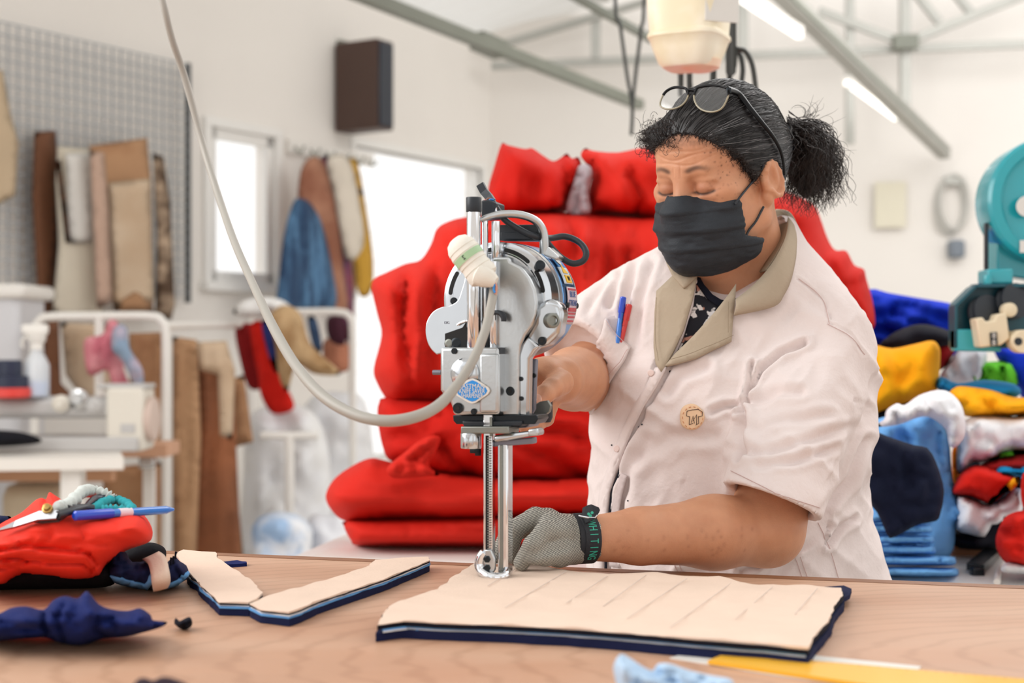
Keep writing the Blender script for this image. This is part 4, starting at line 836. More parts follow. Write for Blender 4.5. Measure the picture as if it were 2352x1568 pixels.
# front frame plate shaped like a keyhole, and its column
mprism('frame_plate', [(1129, 590), (1168, 589), (1172, 600), (1196, 612), (1216, 636), (1229, 664), (1234, 694), (1232, 722), (1222, 748), (1206, 770), (1196, 792), (1192, 820), (1192, 956), (1144, 956), (1129, 955)], -.004, .02, m_al2, .0035, 4)
mprism('frame_lower', [(1190, 815), (1198, 790), (1212, 772), (1240, 795), (1228, 806), (1216, 824), (1214, 958), (1190, 956)], .0, .014, m_al, .003, 3)
mprism('frame_side', [(1150, 790), (1212, 790), (1214, 950), (1150, 950)], .012, .026, m_al2, .003)
screw(1172, 898, -.004, .0052)
for x, y in ((1196, 870), (1197, 915), (1205, 702)): screw(x, y, -.001, .0026)
# left crank casting
mprism('crank_casting', [(1072, 640), (1072, 805), (1012, 812), (1000, 812), (984, 792), (977, 764), (980, 738), (994, 716), (1014, 705), (1034, 701), (1052, 688), (1062, 660)], -.004, .05, m_al, .011, 5, smooth=4)
mprism('adjuster_window', [(1022, 766), (1062, 752), (1070, 740), (1074, 797), (1022, 797)], -.0055, -.003, m_slot, 0)
for x, r in ((1030, .006), (1047, .008)): lathe('adjuster_knob', MP(x, 788, -.006), MK, [(0, r*.5), (.0005, r*.8), (.002, r), (.01, r)], m_al3 if x == 1030 else m_bolt, mc, 16)
tube('return_spring', [MP(1050, 746, -.007), MP(1066, 738, -.008), MP(1085, 738, -.009), MP(1100, 746, -.009)], .0012, m_ch, mc, 6, 4)
text('cast_number', 'DG', .0042, MP(1026, 741, -.0046), Matrix((MU, MZ, -MK)).transposed(), m_gp, mc)
# knife sharpener housing with the diamond badge
sh = mprism('sharpener_housing', [(1010, 797), (1146, 797), (1147, 953), (1040, 953), (1037, 935), (1030, 915), (1016, 904), (1010, 896)], -.022, .015, m_al2, .0042, 4)
mprism('housing_step', [(1100, 812), (1144, 812), (1144, 948), (1100, 948)], -.026, -.02, m_al2, .003, 3)
ow = MP(1068, 858, -.0225); lathe('housing_bulge', ow+MK*.006, -MK, [(0, .021), (.004, .0195), (.008, .015), (.0105, .009), (.0115, .003)], m_al, mc, 28)
tube('side_pin', [MP(995, 855, -.004), MP(1014, 855, -.004)], .003, m_gp, mc, 10)
for x, y in ((1043, 806), (1088, 945)): screw(x, y, -.0235, .0035)
screw(1052, 937, -.0235, .0062)
bdg = mprism('diamond_badge', [(1043, 900), (1047, 890), (1075, 872), (1085, 869), (1096, 873), (1121, 889), (1125, 897), (1120, 906), (1092, 925), (1084, 927), (1074, 924), (1048, 908)], -.0292, -.0255, m_ppr, .0004, 1)
m_bb = mat('badge blue', (38, 140, 220), .4); mprism('badge_field', [(1049, 899), (1053, 891), (1077, 876), (1085, 873), (1093, 876), (1115, 890), (1119, 897), (1115, 904), (1092, 920), (1084, 922), (1076, 919), (1053, 906)], -.0296, -.029, m_bb, 0, parent=bdg)
TM = Matrix((MU, MZ, -MK)).transposed()
for s, y, sz, sx in (('EASTMAN', 887, .0072, .95), ('KNIFE SAVER', 898, .0074, .72), ('SHARPENER', 909, .0068, .72)): text('badge_lettering', s, sz, MP(1084, y, -.0298), TM, m_ppr, bdg, .0002, sx)
# rods above the frame
vcyl('guide_tube', 1088, 462, 800, -.012, .0078, m_ch); vcyl('tube_cap', 1088, 453, 487, -.012, .0086, m_dk); vcyl('tube_cap', 1088, 484, 488, -.012, .0078, m_dk)
vcyl('thin_rod', 1114, 505, 800, .0, .0036, m_ch); vcyl('guide_tube', 1139, 508, 595, .002, .005, m_ch); vcyl('dark_rod', 1122, 720, 806, -.006, .0042, m_bolt); vcyl('sliding_rod', 1133, 600, 800, -.008, .0046, m_ch)
mprism('rod_collar', [(1102, 798), (1148, 798), (1148, 814), (1102, 814)], -.02, -.002, m_dk, .001)
tube('hook', [MP(1126, 735, -.012), MP(1132, 720, -.012), MP(1146, 718, -.012), MP(1156, 726, -.012), (MP(1157, 738, -.012))], [.0022, .0024, .003, .0036, .003], m_dk, mc, 8, 4)
# carrying handle
hp = [MP(1104, 505, -.004), MP(1122, 498, .0), MP(1150, 492, .01), MP(1185, 492, .02), MP(1215, 499, .028), MP(1236, 512, .034), MP(1247, 532, .038), MP(1250, 556, .040), MP(1250, 582, .042)]
tube('carry_handle', hp, [.0035, .005, .0058, .006, .006, .0062, .0065, .0068, .0072], m_al2, mc, 12, 5, .75)
mprism('handle_foot', [(1243, 570), (1258, 566), (1284, 590), (1278, 598), (1248, 586)], .036, .06, m_al2, .002)
# terminal blocks and motor lead
mprism('terminal_block', [(1146, 516), (1236, 515), (1236, 553), (1146, 552)], .04, .058, m_dk, .0015); mprism('terminal_lid', [(1150, 533), (1232, 532), (1232, 550), (1150, 549)], .0385, .041, m_dk, .0008)
mprism('plug_block', [(1105, 460), (1121, 458), (1140, 466), (1140, 500), (1105, 503)], .012, .04, m_dk, .0015); mprism('contact_plate', [(1132, 492), (1140, 476), (1143, 495)], .0105, .0125, m_ch, 0)
ribbon('lead_end', [MP(1103, 423, .03), MP(1112, 440, .03), MP(1123, 452, .028), MP(1133, 462, .026)], [.009, .009, .009, .006], .005, m_dk, mc, tuple(-MK))
tube('motor_lead', [MP(1132, 464, .022), MP(1145, 485, .018), MP(1160, 505, .02), MP(1188, 524, .026), MP(1225, 542, .03), MP(1262, 547, .06), MP(1298, 543, .075), MP(1330, 556, .075), MP(1346, 578, .07), MP(1340, 598, .066), MP(1316, 605, .062), MP(1290, 592, .06), MP(1268, 570, .058), MP(1250, 548, .056), MP(1238, 540, .055)], .0038, m_dk, mc, 10, 5)
tube('blue_core', [MP(1121, 464, .018), MP(1126, 458, .018), MP(1134, 459, .02)], .0011, m_bb, mc, 6, 4); tube('brown_core', [MP(1117, 463, .019), MP(1121, 456, .019), MP(1131, 458, .021)], .0011, mat('brown wire', (150, 96, 70), .5), mc, 6, 4)
# taped white connector where the supply cable joins
m_tape = cloth('white cloth tape', (232, 228, 218), bump=.25, bscale=90)
a, b = MP(1050, 556, -.05), MP(1112, 636, -.045); ax = (b-a); Lc = ax.length; ax.normalize()
tp_ = lathe('taped_connector', a, ax, [(-.004, .007), (-.001, .0125), (.006, .0165), (.010, .0172), (.0104, .0167), (.016, .0178), (.0162, .0172), (.026, .0172), (.0262, .0166), (.030, .0168), (.0304, .0161), (.034, .0162), (.038, .0172), (.0384, .0166), (Lc*.9, .0176), (Lc, .017), (Lc*1.06, .013), (Lc*1.08, .008)], m_tape, mc, 24)
lathe('green_label', a+ax*.0175, ax, [(0, .0173), (.0001, .0176), (.0078, .0176), (.0079, .0173)], mat('pale green tape', (168, 200, 160), .6), tp_, 24)
vr = (-MK-ax*(-MK).dot(ax)).normalized(); text('label_figure', '2', .007, a+ax*.0212+vr*.0178, Matrix((ax.cross(vr)*-1, ax*-1, vr)).transposed() if 0 else Matrix((vr.cross(ax)*-1, -ax, vr)).transposed(), m_dk, tp_)
lathe('cable_boot', MP(1100, 628, -.052), (MP(1143, 650, -.05)-MP(1100, 628, -.052)), [(-.004, .009), (0, .013), (.008, .0125), (.016, .009), (.0215, .006)], m_tape, tp_, 20)
tube('brown_core', [MP(1133, 642, -.05), MP(1140, 658, -.05), MP(1138, 676, -.05)], .0014, mat('salmon wire', (214, 150, 128), .5), mc, 6, 4); tube('blue_core', [MP(1136, 652, -.052), MP(1134, 664, -.052), MP(1137, 672, -.052)], .0013, m_bb, mc, 6, 4)
# underside: plates, gear, cross arm, rack bar, standard, foot
mprism('under_plate', [(1040, 953), (1232, 953), (1236, 962), (1228, 974), (1048, 974), (1041, 966)], -.008, .03, m_bolt, .001)
mprism('under_block', [(1060, 966), (1200, 966), (1196, 980), (1064, 980)], -.012, .02, m_dk, .002)
mprism('gear_plate', [(1058, 979), (1168, 979), (1170, 996), (1058, 996)], -.022, .012, m_al3, .0014)
vcyl('gear_boss', 1082, 994, 1029, -.012, .0118, m_al); vcyl('small_nut', 1090, 1028, 1040, -.008, .006, m_bolt, 6); vcyl('small_nut', 1098, 1030, 1046, -.006, .004, m_bolt, 6)
mprism('clamp_arm', [(1132, 1000), (1160, 996), (1210, 990), (1234, 986), (1236, 999), (1212, 1003), (1164, 1012), (1134, 1016)], -.016, .0, m_al, .003, 3); mprism('arm_tip', [(1212, 986), (1232, 983), (1236, 990), (1236, 1000), (1212, 1002)], -.018, .004, m_al2, .002); mprism('lever_bar', [(1134, 1013), (1224, 1004), (1225, 1019), (1134, 1026)], -.006, .008, m_gp, .0015)
def vbox(name, x0, x1, y0, y1, b0, b1, m, bv=.0008, parent=None): return mprism(name, [(x0, y0), (x1, y0), (x1, y1), (x0, y1)], b0, b1, m, bv, 2, parent)
rk = vbox('rack_bar', 1110, 1131, 952, 1290, -.012, -.002, m_ch); vbox('rack_groove', 1115, 1122, 1000, 1262, -.0126, -.0118, m_slot, 0, rk)
V = []; F = []
for i in range(44):
    y = 1004+i*5.9; A = [MP(x, yy, -.0131) for x, yy in ((1120, y), (1127, y), (1127, y+2.6), (1120, y+2.6))]; k = len(V); V += A; F.append((k, k+1, k+2, k+3))
o = fixn(link('rack_teeth', V, F, m_al3, rk, smooth=False)); solid(o, .001, 0)
vbox('knife_standard', 1142, 1166, 1018, 1322, -.006, .012, m_ch, .002); vbox('knife_blade', 1147, 1153, 1022, 1318, -.0085, -.0055, m_al3, .0004); vbox('upper_slide', 1124, 1130, 958, 1002, -.014, -.01, m_al3, .0006)
# presser foot
mprism('foot_shank', [(1112, 1262), (1128, 1262), (1136, 1282), (1136, 1308), (1130, 1318), (1118, 1318), (1112, 1300)], -.016, -.01, m_al2, .0015)
for y in (1284, 1304): lathe('foot_screw', MP(1118, y, -.0175), MK, [(0, .003), (.0006, .0042), (.002, .0042)], m_bolt, mc, 6)
P = [MP(1112, 1268, -.014), MP(1104, 1280, -.014), MP(1101, 1296, -.014), MP(1106, 1312, -.016), MP(1122, 1322, -.02), MP(1142, 1325, -.02), MP(1160, 1320, -.014), MP(1165, 1308, -.004)]
tube('presser_foot', P, [.0036, .004, .004, .004, .0038, .0036, .0036, .0034], m_ch, mc, 10, 5, 1.4)
# hand grip, switch plate and trigger at the right
mprism('grip_plate', [(1206, 824), (1233, 824), (1228, 940), (1216, 960), (1206, 962)], .03, .037, m_gp, .002); mprism('switch', [(1208, 868), (1222, 868), (1222, 896), (1215, 908), (1208, 902)], .027, .032, m_dk, .001)
for x, y in ((1226, 862), (1219, 952)): screw(x, y, .029, .0028)
lathe('grip_bar', MP(1243, 846, .165), (0, 0, -1), [(0, .012), (.02, .014), (.06, .0145), (.066, .012)], m_dk, mc, 18)
mprism('trigger_plate', [(1216, 935), (1240, 922), (1258, 919), (1266, 932), (1262, 946), (1250, 955), (1232, 952), (1222, 962)], .05, .056, m_al3, .001); mprism('lower_bracket', [(1178, 968), (1212, 962), (1222, 966), (1210, 982), (1180, 984)], .01, .05, m_gp, .002)
# supply cable from the ceiling
m_cab = mat('grey supply cable', (164, 160, 152), .45, var=.03)
cb = [(1135, 664, 1.555), (1126, 710, 1.54), (1114, 760, 1.52), (1090, 820, 1.50), (1054, 878, 1.48), (1008, 930, 1.46), (950, 958, 1.44), (880, 966, 1.44), (810, 950, 1.46), (740, 908, 1.50), (680, 840, 1.57), (628, 752, 1.68), (580, 650, 1.82), (540, 560, 1.95), (505, 460, 2.08), (465, 330, 2.15), (425, 180, 2.15), (395, 90, 2.12), (378, 20, 2.1), (362, -60, 2.1), (340, -300, 2.1), (330, -1200, 2.1), (330, -2450, 2.1)]
o = tube('supply_cable', [W(*p) for p in cb], [.005]*5+[.006]*7+[.0052]*11, m_cab, None, 12, 6); tag(o, 'grey supply cable looping from the ceiling to the cutting machine', 'cable')

# ---------------------------------------------------------------- white table behind with the red cloth pile
WZ = .82; m_wt = mat('white table laminate', (236, 234, 230), .3, var=.02)
wt = root('back_table', (.45, 3.0, 0), 'white topped table behind the woman carrying the cloth piles', 'table')
q = [(-.42, 2.69), (1.75, 2.16), (1.95, 3.35), (-.22, 3.72)]
slab('table_top', q, WZ-.035, WZ, m_wt, wt, .2); c = np.mean(q, 0)
for p in q: p = c+(np.array(p)-c)*.93; box('leg', (p[0], p[1], (WZ-.035)/2), (.05, .05, WZ-.035), m_steel2, wt, bv=.004)
tag(slab('paper_sheet', flat([(735, 1290), (800, 1262), (1090, 1275), (1092, 1300), (740, 1299)], WZ) if 0 else [(-.38, 2.70), (-.02, 2.63), (.0, 2.74), (-.36, 2.81)], WZ, WZ+.0015, m_ppr, None, .05), 'white paper sheet lying on the front edge of the white table', 'paper')
m_redp = cloth('red fleece', (210, 38, 25), var=.06, vscale=4, bump=.05, rough=.75, spec=.2); m_redp2 = cloth('deeper red fleece', (198, 30, 20), var=.07, vscale=4, bump=.05, rough=.8); m_lin = cloth('grey lilac lining', (176, 166, 172))
GR = 'red cloth pile on the white table'
def rp(label, pts, d, T, m=None, seed=0, cr=(), er=70, wr=(.014, 120, 40), step=15, ang=0, smooth=4): return tag(puff('red_cloth', pts, d, T, m or m_redp, step=step, er=er, wr=wr, seed=seed, creases=cr, ang=ang, smooth=smooth), label, 'cloth', GR)
rp('lowest flat folded red cloth touching the white table', [(790, 1208), (796, 1196), (900, 1190), (1200, 1182), (1600, 1170), (1704, 1170), (1716, 1240), (1690, 1257), (1300, 1257), (1000, 1256), (830, 1253), (806, 1240)], 2.84, .15, seed=1, wr=(.010, 160, 22), er=44, cr=[([(800, 1216), (1000, 1222), (1360, 1206)], 6, .03)])
rp('thick folded red cloth with a rounded end, second from the bottom', [(748, 1140), (764, 1104), (800, 1075), (850, 1052), (896, 1060), (980, 1076), (1150, 1094), (1360, 1094), (1640, 1088), (1700, 1120), (1690, 1176), (1300, 1189), (1000, 1198), (850, 1200), (792, 1196), (762, 1172)], 2.87, .17, seed=2, er=60, wr=(.016, 170, 36), cr=[([(800, 1136), (900, 1128), (1000, 1120), (1100, 1132)], 12, .012), ([(1180, 1110), (1250, 1100), (1360, 1130)], 14, .02), ([(790, 1188), (840, 1176), (1000, 1184)], 8, .02)])
rp('gathered red roll above the flat folded cloths', [(868, 970), (870, 925), (900, 912), (1100, 914), (1400, 910), (1640, 895), (1660, 1050), (1560, 1105), (1360, 1108), (1150, 1110), (980, 1090), (900, 1060), (880, 1030)], 2.93, .18, m_redp2, 3, er=70, wr=(.02, 130, 34), ang=.15, cr=[([(1160, 1010), (1280, 1060), (1370, 1110)], 16, .05), ([(1010, 1020), (1040, 1060), (1090, 1095)], 14, .05), ([(880, 950), (960, 968), (1010, 955)], 8, .02), ([(1180, 1000), (1300, 990), (1400, 1040)], 12, .03), ([(874, 1000), (930, 1010), (990, 990)], 6, .02), ([(872, 980), (930, 990), (1000, 976)], 5, .02)])
rp('loose red cloth end drooping below the gathered roll', [(888, 1078), (902, 1060), (930, 1038), (962, 1012), (990, 1000), (1012, 1006), (1000, 1040), (986, 1070), (1010, 1090), (980, 1094), (940, 1098), (900, 1096)], 2.68, .03, m_redp, 9, er=18, wr=(.012, 30, 16), step=9, cr=[([(920, 1060), (960, 1050), (1000, 1020)], 6, .015)])
rp('tall red cloth bundle leaning behind the cutting machine', [(853, 660), (862, 638), (886, 626), (930, 606), (966, 596), (990, 560), (1004, 524), (1036, 506), (1080, 497), (1200, 484), (1340, 490), (1470, 500), (1640, 520), (1660, 900), (1400, 925), (1100, 930), (900, 925), (884, 912), (866, 880), (858, 846), (876, 770), (866, 720)], 2.97, .2, seed=4, er=80, wr=(.035, 46, 240), ang=.12, cr=[([(1380, 500), (1400, 640), (1360, 900)], 16, .03), ([(930, 640), (950, 760), (930, 900)], 14, .02), ([(1300, 500), (1330, 600), (1320, 700)], 12, .03), ([(1420, 520), (1450, 640), (1440, 800)], 14, .03), ([(860, 900), (1000, 905), (1360, 895)], 10, .03)])
rp('red cloth bundle with a peaked corner on top of the pile', [(1120, 440), (1136, 380), (1152, 330), (1166, 333), (1206, 342), (1222, 340), (1246, 356), (1270, 370), (1288, 362), (1302, 352), (1314, 364), (1330, 362), (1336, 400), (1310, 470), (1304, 486), (1124, 496)], 3.03, .16, m_redp2, 5, er=40, wr=(.02, 60, 90), smooth=3, cr=[([(1286, 366), (1300, 400), (1296, 480)], 10, .04)])
o = puff('lining_cloth', [(1300, 486), (1316, 420), (1328, 382), (1350, 378), (1362, 396), (1352, 440), (1356, 490)], 2.92, .03, m_lin, step=10, er=20, wr=(.02, 14, 80), smooth=3, creases=[([(1336, 390), (1322, 480)], 6, .02)]); tag(o, 'grey lilac lining showing between two red bundles', 'cloth')
rp('red cloth bundle on top of the pile next to the grey lining', [(1334, 360), (1344, 340), (1362, 346), (1420, 350), (1500, 338), (1640, 360), (1700, 520), (1520, 510), (1440, 500), (1350, 490), (1352, 440), (1360, 396)], 3.03, .16, m_redp, 6, er=60, wr=(.024, 70, 90), smooth=3, cr=[([(1450, 400), (1470, 460), (1450, 540)], 12, .04), ([(1360, 470), (1440, 500), (1500, 490)], 10, .03)])
rp('red cloth bundle behind the ponytail, sloping down to the blue cloth', [(1716, 440), (1800, 440), (1866, 468), (1884, 500), (1900, 545), (1918, 574), (1944, 576), (1962, 608), (1984, 618), (1990, 640), (2004, 690), (2010, 740), (2000, 764), (1930, 880), (1900, 960), (1890, 1100), (1880, 1220), (1716, 1220), (1710, 800)], 3.02, .2, m_redp2, 7, er=70, wr=(.022, 60, 90), smooth=3, cr=[([(1886, 520), (1900, 600), (1930, 680)], 12, .04), ([(1960, 616), (1950, 680), (1970, 760)], 10, .03)])

# ---------------------------------------------------------------- coloured clothes on the right
GC = 'coloured clothes piled on the white table'
cc = {k: cloth(k+' garment cloth', v, var=.06) for k, v in dict(royal=(18, 52, 190), black=(24, 24, 34), maroon=(150, 24, 28), amber=(250, 172, 20), white=(238, 238, 242), sky=(116, 178, 236), navy=(20, 25, 46), grey=(204, 204, 212), teal=(24, 112, 160), green=(90, 178, 40), red=(212, 34, 24), cyan=(30, 150, 210), orange=(246, 140, 24), darkred=(186, 40, 40)).items()}
def cp(label, pts, d, T, k, seed=0, cr=(), er=30, wr=(.012, 50, 40), step=11, smooth=3, ang=0, name='garment'): return tag(puff(name, pts, d, T, cc[k], step=step, er=er, wr=wr, seed=seed, creases=cr, smooth=smooth, ang=ang), label, 'garment', GC)
cp('royal blue cloth heap behind the amber garment', [(1940, 700), (1996, 664), (2040, 672), (2110, 684), (2190, 698), (2240, 720), (2240, 800), (2100, 830), (1960, 830)], 3.27, .09, 'royal', 1, wr=(.03, 70, 26), ang=.2, cr=[([(2020, 720), (2100, 715), (2190, 740)], 14, .04), ([(2010, 760), (2060, 770), (2120, 750)], 12, .04)])
cp('black cloth lying in front of the royal blue heap', [(2020, 790), (2060, 760), (2110, 744), (2160, 752), (2196, 770), (2180, 800), (2100, 810), (2030, 812)], 3.05, .08, 'black', 2)
cp('dark red cloth wedge beside the amber garment', [(2140, 800), (2170, 772), (2190, 768), (2200, 790), (2180, 830), (2160, 850), (2140, 840)], 3.06, .06, 'maroon', 3)
cp('amber yellow folded garment nearest the shoulder', [(1996, 792), (2012, 792), (2050, 800), (2100, 790), (2140, 782), (2156, 794), (2160, 820), (2152, 900), (2130, 910), (2080, 925), (2030, 942), (1996, 948)], 2.86, .09, 'amber', 4, er=40, cr=[([(2050, 810), (2070, 860), (2060, 920)], 16, .02)])
cp('white garment draped over the light blue stack', [(2000, 980), (2030, 964), (2036, 942), (2060, 926), (2078, 930), (2110, 908), (2150, 896), (2180, 900), (2206, 926), (2216, 960), (2216, 1000), (2196, 1026), (2180, 1022), (2172, 986), (2140, 960), (2110, 958), (2060, 976)], 2.54, .055, 'white', 5, er=24, wr=(.02, 24, 30), cr=[([(2046, 946), (2062, 970)], 8, .02), ([(2120, 920), (2150, 950), (2190, 1000)], 12, .02)])
cp('light blue garment hanging over the front of its stack', [(1960, 980), (2000, 966), (2060, 950), (2110, 944), (2140, 930), (2160, 940), (2180, 1010), (2186, 1080), (2196, 1130), (2216, 1180), (2196, 1210), (2190, 1260), (2160, 1290), (2060, 1290), (1960, 1260)], 2.68, .08, 'sky', 6, er=26, wr=(.02, 26, 50), cr=[([(2150, 1000), (2170, 1100), (2180, 1200)], 10, .02), ([(2060, 1000), (2120, 1010)], 8, .02)])
cp('navy garment draped over the light blue stack', [(1960, 1060), (1964, 1028), (1984, 990), (2000, 986), (2040, 1002), (2100, 1022), (2130, 1028), (2150, 1060), (2166, 1110), (2168, 1140), (2160, 1180), (2150, 1196), (2110, 1204), (2076, 1222), (2044, 1236), (2030, 1210), (2014, 1176), (1990, 1150), (1968, 1130)], 2.375, .03, 'navy', 7, er=24, step=9, wr=(.008, 40, 50), smooth=2, cr=[([(2080, 1020), (2074, 1050), (2090, 1110)], 14, .012)])
ys = [(1176, 1202, 1980, 2140), (1202, 1226, 1975, 2142), (1226, 1250, 1990, 2146), (1250, 1274, 1985, 2150), (1274, 1300, 1980, 2196), (1300, 1326, 1980, 2202)]
for i, (y0, y1, xa, xb) in enumerate(ys):
    cp(('topmost light blue folded shirt under the navy garment', 'second light blue folded shirt from the top of the stack', 'third light blue folded shirt from the top of the stack', 'fourth light blue folded shirt from the top of the stack', 'light blue folded shirt second from the bottom, wider than those above', 'lowest light blue folded shirt resting on the white table')[i], [(xa, y0+6), (xa+60, y0), (xb-50, y0+2), (xb-8, y0+4), (xb, (y0+y1)/2), (xb-8, y1-2), (xb-70, y1), (xa+50, y1-2), (xa, y1-4)], 2.50, .09, 'sky', 80+i, er=16, wr=(.010, 60, 9), step=9, name='folded_shirt')
cp('grey white garment under the teal machine', [(2156, 870), (2180, 830), (2210, 800), (2262, 800), (2264, 850), (2250, 880), (2180, 884)], 3.06, .08, 'grey', 8, wr=(.02, 20, 60))
cp('green garment below the teal machine column', [(2230, 880), (2240, 840), (2280, 830), (2330, 834), (2340, 880), (2300, 890)], 3.06, .07, 'green', 9, wr=(.03, 12, 40))
cp('second royal blue cloth behind the green garment', [(2280, 800), (2330, 796), (2420, 800), (2420, 930), (2360, 930), (2330, 880)], 3.1, .08, 'royal', 10)
cp('teal garment folded above the orange one', [(2150, 890), (2160, 864), (2200, 880), (2260, 872), (2330, 882), (2344, 905), (2300, 920), (2200, 912)], 2.84, .1, 'teal', 11, er=18)
cp('orange garment lying across the white ones', [(2176, 912), (2196, 888), (2230, 888), (2280, 896), (2330, 912), (2420, 915), (2420, 950), (2330, 955), (2280, 958), (2220, 956), (2208, 940)], 2.72, .12, 'amber', 12, er=24, cr=[([(2210, 900), (2260, 920), (2300, 950)], 10, .02)])
cp('large white garment under the orange one', [(2200, 1000), (2214, 966), (2260, 952), (2330, 956), (2420, 950), (2420, 1030), (2330, 1034), (2290, 1050), (2250, 1062), (2236, 1060), (2210, 1086), (2198, 1080)], 2.70, .13, 'white', 13, er=30, wr=(.02, 24, 60))
cp('thin green edge of a garment between white and red', [(2270, 1052), (2310, 1036), (2360, 1034), (2420, 1034), (2420, 1044), (2330, 1046), (2284, 1058)], 2.68, .1, 'green', 14, er=10)
cp('dark red garment under the green edge', [(2250, 1070), (2290, 1050), (2350, 1040), (2420, 1044), (2420, 1090), (2330, 1088), (2270, 1090)], 2.72, .12, 'darkred', 15, er=20)
cp('bright cyan garment folded between the red ones', [(2276, 1086), (2300, 1066), (2340, 1070), (2380, 1056), (2420, 1060), (2420, 1096), (2330, 1098), (2300, 1096)], 2.66, .11, 'cyan', 16, er=16)
cp('red garment with a pointed corner in the outer pile', [(2186, 1130), (2204, 1090), (2240, 1068), (2290, 1076), (2336, 1096), (2320, 1120), (2290, 1150), (2268, 1156), (2230, 1140), (2200, 1136)], 2.64, .12, 'red', 17, er=24)
cp('orange wedge of a garment next to the red corner', [(2270, 1150), (2300, 1122), (2330, 1096), (2344, 1096), (2330, 1122), (2300, 1136), (2276, 1160)], 2.54, .03, 'amber', 18, er=14)
cp('orange sliver of a garment beside the light blue stack', [(2186, 1040), (2200, 1026), (2206, 1080), (2200, 1130), (2210, 1150), (2192, 1150)], 2.78, .05, 'orange', 19, er=12)
cp('white garment with a stepped hem below the red corner', [(2196, 1170), (2200, 1138), (2240, 1146), (2270, 1158), (2310, 1140), (2340, 1110), (2350, 1160), (2340, 1182), (2306, 1186), (2300, 1204), (2278, 1204), (2262, 1232), (2226, 1226), (2196, 1214)], 2.66, .11, 'white', 20, er=22, smooth=2, wr=(.014, 20, 60))
cp('black garment at the bottom of the outer pile', [(2180, 1220), (2230, 1210), (2290, 1190), (2330, 1200), (2330, 1240), (2290, 1264), (2200, 1264)], 2.78, .10, 'black', 21, er=20)
cp('red heap of cloth at the outer edge of the white table', [(2290, 1262), (2288, 1230), (2306, 1190), (2330, 1176), (2356, 1170), (2420, 1150), (2420, 1310), (2350, 1304), (2310, 1292)], 2.46, .10, 'red', 22, er=30, wr=(.02, 36, 30), cr=[([(2310, 1220), (2340, 1230), (2360, 1215)], 10, .02)])
cp('upper red cloth hanging at the picture edge beside the outer pile', [(2346, 1100), (2360, 1082), (2420, 1080), (2420, 1170), (2362, 1176), (2346, 1150)], 2.5, .1, 'red', 23, er=20)
o = puff('white_cloth', [(2300, 1302), (2320, 1290), (2380, 1300), (2420, 1300), (2420, 1322), (2350, 1318), (2306, 1314)], 2.42, .05, cc['white'], er=10, step=8, wr=(.006, 20, 8)); tag(o, 'white cloth under the outer red heap', 'garment', GC)
cp('black garment deep inside the pile behind the white drape', [(1960, 950), (2000, 930), (2070, 916), (2100, 930), (2080, 1000), (1960, 1010)], 2.90, .05, 'black', 31)
cp('black backing cloth added behind the outer pile to darken its gaps', [(2200, 1050), (2260, 1040), (2420, 1040), (2420, 1230), (2200, 1230)], 3.05, .05, 'black', 32)  # added dark backing, closes the see-through gaps between the garments
bo = onz(2245, 1272, WZ); bd = box('board', (bo.x+.03, bo.y+.08, WZ+.008), (.16, .2, .016), mat('brown board', (166, 112, 76), .6, var=.08)); tag(bd, 'brown board under the black garment on the white table', 'board')
br = root('table_clamp', onz(2250, 1330, WZ), 'black flat metal clamp on the edge of the white table', 'clamp')
a = onz(2282, 1280, WZ); b = onz(2240, 1318, WZ); ribbon('clamp_bar', [a+Vector((0, 0, .012)), (a+b)/2+Vector((0, 0, .012)), b+Vector((0, 0, .012))], [.03, .03, .03], .012, m_bolt, br, (0, 0, 1)); box('clamp_post', (b.x, b.y-.01, WZ-.012), (.022, .02, .05), m_bolt, br, bv=.003)
a = onz(2300, 1330, WZ); o = tube('white_hoop', [onz(2290, 1345, WZ)+Vector((0, 0, .006)), onz(2298, 1310, WZ)+Vector((0, 0, .006)), onz(2330, 1296, WZ)+Vector((0, 0, .006)), onz(2420, 1290, WZ)+Vector((0, 0, .006))], .006, m_white, None, 8, 6); tag(o, 'bent white tube lying on the white table by the red heap', 'tube')

# ---------------------------------------------------------------- teal machine on the right
m_teal = mat('teal machine enamel', (36, 160, 172), .25, coat=.4, var=.03); m_teal2 = mat('dark teal enamel', (14, 78, 92), .35); m_cc = mat('cream counter housing', (226, 210, 180), .45)
TD = 2.8
tm = root('band_machine', W(2262, 1000, 2.75), 'teal round wheel cutting machine at the picture edge above the clothes', 'machine')
def P_(x, y, d=TD): return W(x, y, d)
def pprism(name, pts, d0, d1, m, bv=.003, parent=None):
    A = [W(x, y, d0) for x, y in pts]; B = [p+Vector((0, d1-d0, 0)) for p in A]; n = len(A)
    o = fixn(link(name, A+B, [tuple(range(n)), tuple(range(n, 2*n))]+[(i, (i+1) % n, n+(i+1) % n, n+i) for i in range(n)], m, parent or tm, sharp=35)); bevel(o, bv, 2); return o
s_ = TD/FPX
wc_ = P_(2408, 462); lathe('wheel_cover', wc_, (0, -1, 0), [(-.07, 142*s_), (0, 147*s_), (.014, 145*s_), (.02, 138*s_), (.022, 118*s_), (.016, 114*s_), (.014, 108*s_), (.02, 40*s_), (.021, 1*s_)], m_teal, tm, 72)
lathe('hub_badge', wc_+Vector((-.0, -.0215, 0)), (0, -1, 0), [(0, 74*s_), (.001, 73*s_)] if 0 else [(0, 30*s_), (.002, 29*s_)], m_ppr, tm, 24)
lathe('white_dot', W(2358, 474, TD-.03), (0, -1, 0), [(0, 24*s_), (.002, 23*s_)], m_ppr, tm, 24); box('white_plate', W(2356, 566, TD-.026), (26*s_, .004, 28*s_), m_ppr, tm)
pprism('back_column', [(2290, 520), (2420, 520), (2420, 650), (2290, 630)], TD+.02, TD+.08, m_teal); box('guide_rod', W(2265, 587, TD), (8*s_, .012, 150*s_), m_bolt, tm, bv=.002)
